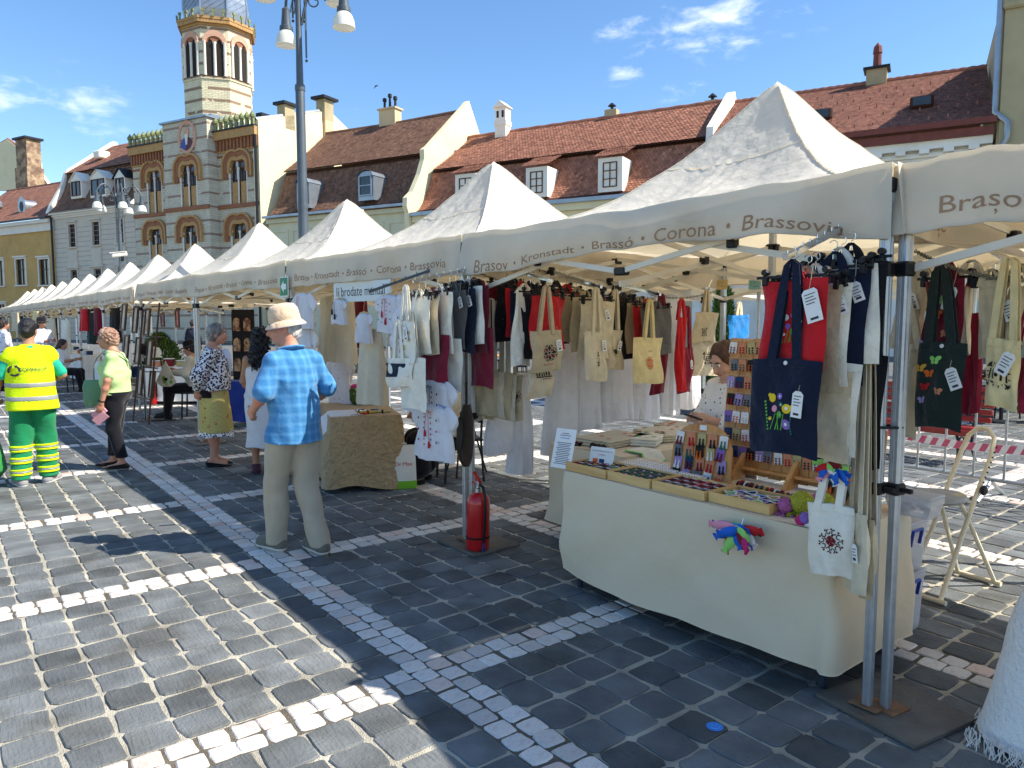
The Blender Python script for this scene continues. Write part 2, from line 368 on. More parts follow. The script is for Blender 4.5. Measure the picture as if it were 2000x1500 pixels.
def place_stones():
 spots=[]
 rs=random.Random(3)
 na,nb=9,9;pa=(DA-2*BW)/na;pb=(DB-2*BW)/nb
 for i in range(-4,12):
  for j in range(-2,6):
   a0,b0=A0+i*DA+BW,B0_+j*DB+BW
   cols=[pb*(q+.5+rs.uniform(-.03,.03))for q in range(nb)]
   for p in range(na):
    off=rs.uniform(-.008,.008)
    for q in range(nb):
     spots.append((0,a0+pa*(p+.5)+rs.uniform(-.007,.007)+off,b0+cols[q]+rs.uniform(-.006,.006),rs.uniform(-.035,.035),pa/.230,pb/.2275))
   la=DA/18
   for p in range(18):
    for s_ in(-1,1):spots.append((1,A0+i*DA+la*(p+rs.uniform(-.06,.06))+(la/2 if s_>0 else.0),B0_+j*DB+s_*.057+rs.uniform(-.003,.003),rs.uniform(-.05,.05),la/.122,1))
   lb=(DB-2*BW)/15
   for p in range(15):
    for s_ in(-1,1):spots.append((1,A0+i*DA+s_*.058+rs.uniform(-.003,.003),b0+lb*(p+.5+rs.uniform(-.08,.08)),rs.uniform(-.05,.05)+math.pi/2,lb/.122,1))
 vis=[]
 for sp in spots:
  P=PAV(sp[1],sp[2],0)
  if P[1]<1.1:continue
  x,y=proj(P);mar=1.4*FPX/max(1.2,P[1])
  if not(-mar<x<2000+mar and y<1500+mar):continue
  inside=-60<x<2060 and y<1540
  vis.append((P[1],inside,P,sp))
 vis.sort(key=lambda q:q[0])
 cnt=[0,0];rest=[MB(),MB()]
 meshes={}
 for dist,inside,P,sp in vis:
  kind,a,b,rz,sa,sb=sp;var=SL if kind==0 else SR;k=rs.randrange(len(var))
  tint=rs.gauss(0,.5)if kind==0 else min(1,max(0,rs.random()**1.35))
  tint=max(-1,min(1,tint))if kind==0 else tint
  ang=math.atan2(RA[1],RA[0])+rz
  if inside and cnt[kind]<300:
   key=(kind,k)
   if key not in meshes:
    mb=MB();mb.add(var[k][0],var[k][1],0,tint);me=mb.mesh('slate_sett'if kind==0 else 'marble_cube',slate if kind==0 else marble,True,22);meshes[key]=me
   o=bpy.data.objects.new('slate_sett'if kind==0 else 'marble_cube',meshes[key]);COL.objects.link(o);o.parent=pavement
   o.location=(P[0],P[1],rs.uniform(-.0022,.0015));o.rotation_euler=(0,0,ang+(math.pi if rs.random()<.5 else 0));o.scale=(sa,sb,1);cnt[kind]+=1
  else:
   v,f=var[k];c,s_=math.cos(ang),math.sin(ang)
   if P[1]>13:n=len(v);v=v[n//3:];f=[tuple(i-n//3 for i in q)for q in f if min(q)>=n//3]
   rest[kind].add([(P[0]+c*x*sa-s_*y*sb,P[1]+s_*x*sa+c*y*sb,z)for x,y,z in v],f,0,tint)
 ob('slate_setts',rest[0],slate,pavement,kind='stuff',smooth=True,ang=22)
 ob('marble_cubes',rest[1],marble,pavement,kind='stuff',smooth=True,ang=22)
place_stones()
m_bm=mat('band_mortar',srgb(112,104,90),.95,.3,8,.8,150,pos=1)
bm_=MB()
for k in range(-4,12):bm_.add([PAV(A0+k*DA+a,b,-.0058)for a,b in((-.118,PB0),(.118,PB0),(.118,PB1),(-.118,PB1))],[(0,1,2,3)])
for k in range(-2,7):bm_.add([PAV(a,B0_+k*DB+b,-.0052)for a,b in((PA0-DA,-.118),(PA1,-.118),(PA1,.118),(PA0-DA,.118))],[(0,1,2,3)])
ob('band_mortar',bm_,m_bm,pavement,kind='stuff')
# ================= buildings across the square =================
_t=V3(-math.sin(R(61)),math.cos(R(61)),0)
BF=Frame((3,43,0),-_t,V3(-_t[1]*-1,-_t[0],0)if False else unit((_t[1],-_t[0],0)))
if BF.m[1][1]<0:BF.m[1]*=-1
def Wp(px,py,d=0):
 """pixel -> (r, z) on the vertical plane d metres behind the street fronts"""
 p=onp(px,py,BF(0,d,0),BF.m[1]);q=BF.inv(p);return q[0],q[2]
def Wr(px,py,r):
 """pixel -> (d, z) on a plane across the street line at r"""
 p=onp(px,py,BF(r,0,0),BF.m[0]);q=BF.inv(p);return q[1],q[2]
def plaster(n,c,v=.07,c2=None):return mat(n,srgb(*c),.9,v,1.2,.25,30,col2=srgb(*c2)if c2 else None,mix=(.5,.8))
m_ochre=plaster('ochre_plaster',(196,158,96),.08,(176,140,88));m_grey=plaster('grey_plaster',(206,194,176),.05)
m_cream=plaster('cream_plaster',(232,218,178),.04,(224,208,166));m_trim=plaster('white_trim',(228,220,206),.04)
m_green=plaster('pale_green_plaster',(212,206,176),.06);m_tan=plaster('tan_plaster',(206,184,146),.06)
m_khaki=plaster('khaki_plaster',(178,164,128),.07,(154,142,110));m_white=plaster('lime_white',(240,234,220),.05,(214,206,190))
m_wood=mat('brown_window_wood',srgb(92,56,34),.6,.2,8,.2);m_glass=mat('window_glass',(.03,.035,.04),.08,.3,1.5,spec=.6)
m_zinc=mat('zinc_sheet',srgb(150,158,166),.35,.12,2,.1,metal=.6);m_gutter=mat('red_gutter',srgb(120,62,50),.5,.15,3)
m_dark=mat('dark_iron',srgb(44,46,50),.5,.2,5,.15,metal=.4);m_curtain=mat('curtain',srgb(200,200,205),.9,.1,3)
def tilemat(n,c,c2,mx=(.35,.65),v=.2):return mat(n,srgb(*c),.85,v,3.5,.25,30,tint=.4,col2=srgb(*c2),mix=mx)
m_t_brown=tilemat('old_brown_tiles',(136,100,80),(122,90,73));m_t_orange=tilemat('orange_tiles',(172,117,93),(162,109,87),v=.12)
m_t_red=tilemat('red_tiles',(158,107,88),(150,101,83),v=.1);m_t_left=tilemat('weathered_red_tiles',(168,116,93),(148,104,87))
m_under=mat('roof_underlay',srgb(70,44,34),.9)
def brickmat(name,pale,red,period,duty,zoff=0):
 m=mat(name,srgb(*pale),.9,.1,2,.2,25);t=m.node_tree;b=[n for n in t.nodes if n.type=='BSDF_PRINCIPLED'][0];src=b.inputs['Base Color'].links[0].from_socket
 N=t.nodes.new;tc_=N('ShaderNodeTexCoord');sp=N('ShaderNodeSeparateXYZ');t.links.new(tc_.outputs['Object'],sp.inputs[0])
 def M(op,a,c=None):
  n=N('ShaderNodeMath');n.operation=op
  for i,x in enumerate((a,c)):
   if x is None:continue
   if isinstance(x,(int,float)):n.inputs[i].default_value=x
   else:t.links.new(x,n.inputs[i])
  return n.outputs[0]
 h=M('ADD',sp.outputs[2],zoff)
 band=M('LESS_THAN',M('FRACT',M('DIVIDE',h,period)),duty)
 no=N('ShaderNodeTexNoise');no.inputs['Scale'].default_value=1.3;t.links.new(tc_.outputs['Object'],no.inputs['Vector'])
 band=M('MULTIPLY',band,M('GREATER_THAN',no.outputs['Fac'],.36))
 mm=N('ShaderNodeMix');mm.data_type='RGBA';t.links.new(band,mm.inputs[0]);t.links.new(src,mm.inputs[6]);mm.inputs[7].default_value=(*srgb(*red),1)
 cv=N('ShaderNodeCombineXYZ');t.links.new(M('ADD',M('MULTIPLY',sp.outputs[0],.9),M('MULTIPLY',sp.outputs[1],-.5)),cv.inputs[0]);t.links.new(sp.outputs[2],cv.inputs[1])
 br=N('ShaderNodeTexBrick');br.inputs['Scale'].default_value=1;br.inputs['Brick Width'].default_value=.34;br.inputs['Row Height'].default_value=.13;br.inputs['Mortar Size'].default_value=.02
 br.inputs['Color1'].default_value=(.9,.89,.88,1);br.inputs['Color2'].default_value=(1.05,1.04,1.0,1);br.inputs['Mortar'].default_value=(.68,.66,.63,1);t.links.new(cv.outputs[0],br.inputs['Vector'])
 ml=N('ShaderNodeMix');ml.data_type='RGBA';ml.blend_type='MULTIPLY';ml.inputs[0].default_value=1;t.links.new(mm.outputs[2],ml.inputs[6]);t.links.new(br.outputs['Color'],ml.inputs[7])
 t.links.new(ml.outputs[2],b.inputs['Base Color']);return m
m_brick=brickmat('striped_brick',(208,200,180),(162,136,120),1.02,.16);m_tbrick=brickmat('tower_brick',(226,217,184),(154,130,108),.92,.24,.2)
m_ochre_st=mat('ochre_terracotta',srgb(182,142,92),.8,.15,4,.3,20);m_red_st=mat('red_terracotta',srgb(150,98,70),.8,.15,5);m_pink_st=mat('pink_terracotta',srgb(206,160,134),.8,.12,6,.3,15)
m_verd=mat('verdigris_cresting',srgb(128,134,92),.7,.2,6)
def wall(name,fr,r0,r1,z0,z1,holes,material,parent,d=0,depth=.22,side=8):
 """front with openings cut through it, reveals, and plain flanks going back"""
 mb=MB();xs=sorted({r0,r1,*[h[0]for h in holes],*[h[1]for h in holes]});zs=sorted({z0,z1,*[h[2]for h in holes],*[h[3]for h in holes]})
 for i in range(len(xs)-1):
  for j in range(len(zs)-1):
   cx,cz=(xs[i]+xs[i+1])/2,(zs[j]+zs[j+1])/2
   if any(h[0]<cx<h[1]and h[2]<cz<h[3]for h in holes):continue
   mb.add([fr(xs[i],d,zs[j]),fr(xs[i+1],d,zs[j]),fr(xs[i+1],d,zs[j+1]),fr(xs[i],d,zs[j+1])],[(0,1,2,3)])
 for a,b,c,e in holes:
  q=[(a,c),(b,c),(b,e),(a,e)]
  for k in range(4):
   (x0,y0),(x1,y1)=q[k],q[(k+1)%4]
   mb.add([fr(x0,d,y0),fr(x0,d+depth,y0),fr(x1,d+depth,y1),fr(x1,d,y1)],[(0,1,2,3)])
 for x in(r0,r1):mb.add([fr(x,d,z0),fr(x,d+side,z0),fr(x,d+side,z1),fr(x,d,z1)],[(0,1,2,3)])
 return ob(name,mb,material,parent)
def window(fr,a,b,c,e,parent,d=.16,wood=m_wood,nx=2,nz=(.62,),curtain=False,t=.07,surround=None,sd=0):
 mb=MB();z0,z1=c,e
 for x in(a+t/2,b-t/2):mb.box((x,d,(z0+z1)/2),(t,.08,z1-z0),fr)
 for z in(z0+t/2,z1-t/2):mb.box(((a+b)/2,d,z),(b-a-2*t,.078,t),fr)
 for k in range(1,nx):mb.box((a+(b-a)*k/nx,d,(z0+z1)/2),(t*.9,.07,z1-z0-2*t),fr)
 for k in nz:mb.box(((a+b)/2,d-.004,z0+(z1-z0)*k),(b-a-2*t,.072,t*.8),fr)
 w=ob('window',mb,wood,parent)
 ob('pane',MB().box(((a+b)/2,d+.03,(z0+z1)/2),(b-a-t,.012,z1-z0-t),fr),m_glass,w)
 if curtain:ob('curtain',MB().grid([[fr(a+t+(b-a-2*t)*i/12*.5,d+.1+.03*(i%2),z0+t),fr(a+t+(b-a-2*t)*i/12*.5,d+.1+.03*(i%2),z1-t)]for i in range(13)]),m_curtain,w)
 if surround:
  s=MB();g=.16;y0,y1=sd-.07,sd+.02
  s.ring([(a-g,z0),(a-g,z1+g),(b+g,z1+g),(b+g,z0)],[(a,z0),(a,z1),(b,z1),(b,z0)],y0,y1,fr)
  s.box(((a+b)/2,sd-.06,z0-.07),(b-a+2*g+.14,.22,.12),fr)
  s.box(((a+b)/2,sd-.09,z1+g+.08),(b-a+2*g+.2,.22,.14),fr)
  ob('window_surround',s,surround,parent)
 return w
def tiles(mb,P,n,m,seed=1,lift=.028,lo=0,hi=1):
 """courses of overlapping tiles on the surface P(s,t): s along the eave, t up the slope"""
 rs=random.Random(seed);e=1e-3
 for i in range(n):
  t0,t1=i/n,min(1,(i+1.18)/n);off=.5*(i%2)
  for j in range(-1,m):
   s0,s1=max(0,(j+off)/m),min(1,(j+1+off)/m)
   if s1-s0<.2/m:continue
   g=.04/m;s0+=g;s1-=g;sm=(s0+s1)/2
   A,B_,C,Dd=P(s0,t0),P(s1,t0),P(s1,t1),P(s0,t1);nn=unit(np.cross(B_-A,Dd-A))
   if nn[2]<0:nn=-nn
   M_=P(sm,max(0,t0-.22/n));l=lift*rs.uniform(.75,1.3)
   mb.add([Dd,C,B_+nn*l,M_+nn*l,A+nn*l],[(0,1,2,3,4)],0,max(-1,min(1,rs.gauss(0,.42))))
 return mb
def bil(p00,p10,p11,p01,sag=0):
 p00,p10,p11,p01=[np.array(q,float)for q in(p00,p10,p11,p01)]
 def P(s,t):
  q=(1-t)*((1-s)*p00+s*p10)+t*((1-s)*p01+s*p11)
  return q+np.array([0,0,-sag*4*t*(1-t)])
 return P
def roof_patch(name,P,n,m,material,parent,seed=1,under=.05):
 o=ob(name,tiles(MB(),P,n,m,seed),material,parent,kind='stuff')
 pts=[[P(s,t)-np.array([0,0,under])for t in np.linspace(0,1,6)]for s in(0,.5,1)]
 ob('roof_deck',MB().grid(pts),m_under,o);return o
def chimney(fr,r,d,z0,z1,w,l,material,parent,cap=True,pots=0,name='chimney'):
 mb=MB();mb.box((r,d,(z0+z1)/2),(w,l,z1-z0),fr)
 if cap:mb.box((r,d,z1+.06),(w+.22,l+.22,.12),fr)
 c=ob(name,mb,material,parent)
 for k in range(pots):
  x=r+(k-(pots-1)/2)*w/max(1,pots);p=MB();p.lathe([(.1,z1+.12),(.09,z1+.7+.25*(k%2)),(.16,z1+.72+.25*(k%2)),(.15,z1+.95+.25*(k%2)),(.05,z1+1.0+.25*(k%2))],fr.at(x,d,0),8);ob('chimney_pot',p,m_dark,c)
 return c
r1,zg=Wp(104,431);r0=r1-19;zg=Wp(50,432)[1];bt=thing('ochre_house','ochre plastered house with oval roof vent at left edge of the picture','house',BF(r1-5,0,0))
hs=[]
for a,b in((31,52),(76,98)):
 ra,zt=Wp(a,507);rb,zb=Wp(b,556);hs.append((ra,rb,zb,zt))
dx=hs[1][0]-hs[0][0]
for k in range(1,4):hs.append((hs[0][0]-dx*k,hs[0][1]-dx*k,hs[0][2],hs[0][3]))
low=[(a,b,c-4.2,e-4.2)for a,b,c,e in hs]
wall('wall',BF,r0,r1,0,zg-1.1,hs+low,m_ochre,bt)
for h in hs+low:window(BF,*h,bt,surround=m_trim)
ob('cornice',MB().box(((r0+r1)/2,.9,zg-.75),(r1-r0,2.2,.7),BF).box(((r0+r1)/2,.8,zg-.25),(r1-r0,2.6,.3),BF),m_trim,bt)
ob('gutter',MB().bar(BF(r0,-.6,zg+.02),BF(r1,-.6,zg+.02),.16),m_dark,bt)
zr=Wp(60,366,6)[1]
roof_patch('roof',bil(BF(r0,-.45,zg+.05),BF(r1+.2,-.45,zg+.05),BF(r1+.2,6,zr),BF(r0,6,zr),.15),32,90,m_t_left,bt,3)
ob('ridge',MB().tube([BF(r0,6,zr),BF(r1+.2,6,zr)],.12,8),m_t_left,bt)
ob('roof_slope',MB().add([BF(r0,6,zr),BF(r1,6,zr),BF(r1,12,zg),BF(r0,12,zg)],[(0,1,2,3)]),m_t_left,bt)
rv,zv=Wp(64,404,2.3);vf=BF.at(rv,1.6,zv-.1)
v=ob('roof_vent',MB().lathe([(.85,-.35),(.62,-.2),(.6,0),(.6,.9)],Frame(vf.o,vf.m[0]*.75,vf.m[2]*1.1,vf.m[1]),18),m_zinc,bt,smooth=True)
ob('vent_opening',MB().lathe([(.42,-.38),(.4,-.36)],Frame(vf.o,vf.m[0]*.7,vf.m[2]*1.15,vf.m[1]),18),m_dark,v)
rb_,zb_=Wp(1,400,2.3);ob('roof_vent',MB().box((rb_-.4,2.0,zb_),(.9,1.2,.8),BF,bev=.2),m_zinc,bt)
dg=11;gb=thing('gabled_house','cream gable with tall brick chimney behind the ochre house','house',BF(Wp(20,360,dg)[0],dg,0))
g=[Wp(x,y,dg)for x,y in((-60,372),(-60,320),(-30,296),(13,272),(30,285),(46,306),(46,372))]
ob('gable_wall',MB().prism(g,dg,dg+.5,BF),m_cream,gb)
ob('gable_coping',MB().tube([BF(x,dg+.2,z+.05)for x,z in g[1:6]],.16,6),m_t_left,gb)
a,z1=Wp(44,277,dg-.3);b,_=Wp(65,277,dg-.3);z0=Wp(50,372,dg)[1]
m_cbrick=mat('sooty_chimney_brick',srgb(170,146,116),.9,.25,3,.4,12,col2=srgb(120,96,80),mix=(.4,.6))
ch=ob('chimney',MB().box(((a+b)/2,dg-.3,(z0+z1)/2),(b-a,1.6,z1-z0),BF).box(((a+b)/2,dg-.3,(z0*.55+z1*.45)-1.4),(b-a+.3,1.9,(z1-z0)*.45),BF),m_cbrick,gb)
ob('chimney_cap',MB().box(((a+b)/2,dg-.3,z1+.12),(b-a+.5,2.1,.24),BF),m_dark,ch)
q=[Wp(x,y,dg+1)for x,y in((62,372),(66,315),(75,317),(76,335),(97,364),(97,372))]
ob('wall',MB().prism(q,dg+1,dg+1.4,BF),m_white,gb)
q0,q1,q2,q3=[BF(Wp(x,y,dg+2)[0],dg+2,Wp(x,y,dg+2)[1])for x,y in((92,372),(150,372),(128,362),(80,344))]
roof_patch('roof',bil(q0,q1,q2+BF.m[1]*3,q3+BF.m[1]*3),10,20,m_t_left,gb,8)
r0=r1+.05;r1g,_=Wp(262,404);zc=(Wp(106,413)[1]+Wp(258,404)[1])/2
gh=thing('grey_house','grey rusticated house with three dormers beside the church','house',BF((r0+r1g)/2,0,0))
hs=[]
for(a,b,t,bo)in((134,149,436,480),(180,196,434,478),(227,243,431,476)):
 ra,zt=Wp(a,t);rb,zb=Wp(b,bo);hs.append((ra,rb,zb,zt))
hs=[(a,b,hs[1][2],hs[1][3])for a,b,c,e in hs];low=[(a,b,c-4.0,e-4.0)for a,b,c,e in hs]
mr_=mat('grey_plaster_courses',srgb(204,192,174),.9,.05,1.2,.2,30)
wall('wall',BF,r0,r1g,0,zc-.5,hs+low,mr_,gh)
for h in hs+low:window(BF,*h,gh,surround=m_grey,curtain=True)
jm=MB()
for k in range(1,24):jm.box(((r0+r1g)/2,-.006,zc-1-k*.42),(r1g-r0-.02,.012,.035),BF)
ob('course_joints',jm,mat('joint_shadow_gap',srgb(150,144,138),.95),gh)
for h in hs:
 c=(h[0]+h[1])/2;p=MB();pts=[(c-.75,h[2]-.3),(c+.75,h[2]-.3),(c+.62,h[2]-1.1),(c+.8,h[2]-1.75),(c-.8,h[2]-1.75),(c-.62,h[2]-1.1)]
 p.prism(pts,-.1,0,BF);p.box((c,-.08,h[2]-1.82),(2.0,.26,.14),BF);ob('relief_panel',p,m_grey,gh)
cn=MB()
for k,(h_,pr_)in enumerate(((.16,.12),(.16,.26),(.2,.46))):cn.box(((r0+r1g)/2,.4-pr_/2,zc-.5+.16*k+h_/2),(r1g-r0,.8+pr_,h_),BF)
ob('cornice',cn,m_trim,gh)
zbk=Wp(200,330,1.9)[1];zrd=Wp(235,282,6)[1]
def mans(t,e=.45):return t
Pl=lambda s,t:BF(r0+s*(r1g-r0),-.5+2.4*(1-(1-t)**1.7)*.8+0*t,zc+(zbk-zc)*t**1.15)
roof_patch('mansard_slope',Pl,22,52,m_t_brown,gh,5)
roof_patch('roof',bil(BF(r0,1.2,zbk-.1),BF(r1g,1.2,zbk-.1),BF(r1g,6,zrd),BF(r0,6,zrd)),22,52,m_t_left,gh,6)
gp=[(-.5,zc),(-.2,zc+.7),(.9,zbk-1.2),(1.3,zbk),(1.5,zbk+.3),(6,zrd+.4),(6.4,zrd+.4),(10,zc),(-.5,zc)]
sideF=Frame(BF(r0,0,0),BF.m[1],-BF.m[0],(0,0,1))
ob('parapet_gable',MB().prism(gp[:-1],-.05,.35,sideF),m_white,gh)
for(a,b,t,bo)in((142,160,356,382),(180,207,352,379),(228,245,349,376)):
 ra,zt=Wp(a,t,.3);rb,zb=Wp(b,bo,.3);m_=(ra+rb)/2;w=rb-ra+.35;zap=zt+.75
 dm=MB();dm.prism([(m_-w/2,zb-.2),(m_+w/2,zb-.2),(m_+w/2,zt+.1),(m_,zap),(m_-w/2,zt+.1)],.2,2.6,BF)
 dd=ob('dormer',dm,m_white,gh);df=BF.at(0,.1,0)
 window(df,ra,rb,zb,zt,dd,d=.06,nx=2,nz=())
 rf=MB()
 for s_ in(-1,1):rf.add([BF(m_,.05,zap+.08),BF(m_+s_*(w/2+.2),.05,zt-.05),BF(m_+s_*(w/2+.2),2.8,zt-.05),BF(m_,2.8,zap+.08)],[(0,1,2,3)])
 ob('dormer_roof',rf,m_white if a<220 else m_dark,dd)
ra,za=Wp(207,305,3.6);ob('skylight',MB().box((ra,3.2,za),(1.0,1.1,.7),BF,bev=.1),m_white,gh)
ob('downpipe',MB().tube([BF(r0+.05,-.25,zc-.3),BF(r0+.05,-.25,0)],.09,8),m_dark,gh)
c0=r1g+.03;c1=Wp(509,400)[0];zp=Wp(400,262)[1]+.1
ch_=thing('church','orthodox church of striped brick with octagonal bell tower and metal dome','church',BF((c0+c1)/2,0,0))
ma,mb_=Wp(323,400,-.9)[0],Wp(409,400,-.9)[0];zmid=Wp(365,235,-.9)[1];zband=Wp(400,409)[1]
def pair(px0,px1,pyt,pyb,d):
 a,zt=Wp(px0,pyt,d);b,zb=Wp(px1,pyb,d);return a,b,zb,zt
openings={'l':[pair(287,318,334,416,0)],'m':[pair(352,386,322,408,-.9)],'r':[pair(448,484,313,400,0)]}
lows={'l':[pair(291,319,447,520,0)],'m':[pair(357,388,440,520,-.9)],'r':[pair(452,486,436,512,0)]}
def church_window(a,b,z0,z1,d,parent,lowrow=False):
 """twin round-headed lights under a double ochre arch, with panels below"""
 fr=BF.at(0,d,0);w=(b-a)/2;rad=w*.40
 wn_=ob('window',MB().box(((a+b)/2,.3,(z0+z1)/2),(b-a,.1,z1-z0),fr),m_wood,parent)
 for k in(0,1):
  cx=a+w*(k+.5);zs=z1-rad-.1
  arc=[(cx+rad*math.cos(x),zs+rad*1.15*math.sin(x))for x in np.linspace(0,math.pi,11)]
  gl=MB().prism([(cx+rad,z0+1.9),*arc,(cx-rad,z0+1.9)],.22,.245,fr);ob('pane',gl,m_glass,wn_)
  bars=MB().box((cx,.2,zs-.15),(rad*2,.05,.14),fr);bars.box((cx,.2,(z0+1.9+zs)/2),(.09,.045,zs-z0-1.9),fr);ob('glazing_bar',bars,m_wood,wn_)
  ob('panel',MB().box((cx,.15,z0+.95),(rad*2,.1,1.7),fr,bev=.04),m_ochre_st,wn_)
  if k==0 and not lowrow:ob('curtain',MB().box((cx+rad*.3,.212,z0+2.9),(rad*.7,.014,1.8),fr),m_curtain,wn_)
 cb=MB()
 for x in(a,(a+b)/2,b):cb.lathe([(.11,z0),(.06,z0+.2),(.06,z1-rad-.5),(.12,z1-rad-.25)],fr.at(x,.02,0),8)
 ob('column',cb,m_trim,parent,smooth=True)
 def hood(grow,y0,y1,material,nm,inner):
  o_,i_=[],[]
  for k in(0,1):
   cx=a+w*(k+.5);zs=z1-rad-.1
   lo_,hi_=(math.pi,math.pi*.36)if k==0 else(math.pi*.64,0)
   for x in np.linspace(lo_,hi_,9):
    o_.append((cx+(rad+grow)*math.cos(x),zs+(rad*1.1+grow)*math.sin(x)));i_.append((cx+(rad+inner)*math.cos(x),zs+(rad*1.1+inner)*math.sin(x)))
  o_=[(o_[0][0],zs-.9 if grow>.5 else zs-.5)]+o_+[(o_[-1][0],zs-.9 if grow>.5 else zs-.5)];i_=[(i_[0][0],o_[0][1])]+i_+[(i_[-1][0],o_[-1][1])]
  ob(nm,MB().ring(o_,i_,y0,y1,fr),material,parent)
 hood(.30,-.10,.3,m_ochre_st,'arch_moulding',.0)
 hood(.78,-.24,.1,m_ochre_st,'hood_mould',.62);hood(.62,-.14,.08,m_red_st,'hood_frieze',.3)
wall('wing_wall',BF,c0,ma,0,zp-1.6,openings['l']+lows['l'],m_brick,ch_,depth=.4,side=2)
wall('wing_wall',BF,mb_,c1,0,zp-1.6,openings['r']+lows['r'],m_brick,ch_,depth=.4,side=2)
wall('central_bay',BF,ma,mb_,0,zmid,openings['m']+lows['m'],m_brick,ch_,d=-.9,depth=.4,side=7)
for k,d in(('l',0),('m',-.9),('r',0)):
 church_window(*openings[k][0],d,ch_);church_window(*lows[k][0],d,ch_,True)
for x0,x1 in((c0,ma),(mb_,c1)):
 cm_=MB();cm_.box(((x0+x1)/2,.1,zp-.55),(x1-x0,1.0,.6),BF);cm_.box(((x0+x1)/2,.2,zp-1.3),(x1-x0,.6,.9),BF);ob('cornice',cm_,m_ochre_st,ch_)
 ob('cornice_coping',MB().box(((x0+x1)/2,.1,zp-.2),(x1-x0,1.2,.1),BF),m_dark,ch_)
 n=int((x1-x0)/.34)
 dn=MB()
 for k in range(n):dn.box((x0+.2+(x1-x0-.3)*k/(n-1),-.16,zp-1.25),(.17,.16,.75),BF)
 ob('corbel_row',dn,m_red_st,ch_)
 ob('string_course',MB().box(((x0+x1)/2,-.04,zp-2.0),(x1-x0,.1,.14),BF),m_red_st,ch_)
 n=int((x1-x0)/.52)
 for k in range(n):
  x=x0+.25+(x1-x0-.5)*k/(n-1)
  ob('cresting_finial',MB().box((x,-.3,zp+.12),(.26,.16,.5),BF).lathe([(.2,zp+.38),(.22,zp+.55),(.0,zp+.9)],BF.at(x,-.3,0),6),m_verd,ch_)
ob('string_course',MB().box(((c0+ma)/2,-.06,zband),(ma-c0,.14,.3),BF).box(((c1+mb_)/2,-.06,zband),(c1-mb_,.14,.3),BF).box(((ma+mb_)/2,-.96,zband),(mb_-ma+.1,.16,.3),BF),m_red_st,ch_)
ob('bay_coping',MB().box(((ma+mb_)/2,2.2,zmid+.06),(mb_-ma+.3,6.6,.14),BF).box(((ma+mb_)/2,2.6,zmid+.2),(mb_-ma-.2,6,.3),BF),m_zinc,ch_)
mr0,mz0=Wp(366,268,-.9);fr=BF.at(mr0,-.9,mz0)
md=ob('medallion',MB().ring([(1.05*math.cos(x),1.25*math.sin(x))for x in np.linspace(0,2*math.pi,24)],[(.8*math.cos(x),1.0*math.sin(x))for x in np.linspace(0,2*math.pi,24)],-.1,.05,fr),m_pink_st,ch_)
ob('medallion_ground',MB().prism([(.8*math.cos(x),1.0*math.sin(x))for x in np.linspace(0,2*math.pi,24)][:-1],-.04,0,fr),m_brick,md)
ob('medallion_robe',MB().prism([(-.75,-1.0),(.75,-1.0),(.85,-.55),(.3,-.05),(-.3,-.05),(-.85,-.55)],-.09,-.04,fr),mat('mosaic_maroon',srgb(92,40,50),.5),md)
ob('medallion_robe',MB().prism([(-.8,-.7),(-.1,-.95),(.0,-.1),(-.3,-.06)],-.11,-.092,fr),mat('mosaic_blue',srgb(60,80,150),.5),md)
ob('medallion_beard',MB().prism([(-.2,.2),(.2,.2),(.1,-.55),(-.06,-.6)],-.12,-.112,fr),m_trim,md)
ob('medallion_head',MB().prism([(.3*math.cos(x),.35+.38*math.sin(x))for x in np.linspace(0,2*math.pi,14)][:-1],-.107,-.09,fr),m_pink_st,md)
td=4.2;tr,_=Wp(427,150,td);ta,tb2=Wp(363,200,td)[0],Wp(492,200,td)[0];tz0=Wp(427,243,td)[1]-1;tz1=Wp(427,73,td)[1];rad=64.5/FPX*BF(tr,td,0)[1]/math.cos(math.pi/8)*.90
tzs=Wp(427,170,td)[1];TF=BF.at(tr,td,0);o8=[math.pi/8+k*math.pi/4 for k in range(8)]
tw=ob('bell_tower',MB().lathe([(rad,tz0),(rad,tzs-.2),(rad*1.03,tzs-.15),(rad*1.03,tzs),(rad,tzs+.02),(rad,tz1)],Frame(TF.o,TF.m[0]*math.cos(math.pi/8)+TF.m[1]*math.sin(math.pi/8),TF.m[1]*math.cos(math.pi/8)-TF.m[0]*math.sin(math.pi/8)),8),m_tbrick,ch_)
fw=rad*math.sin(math.pi/8)
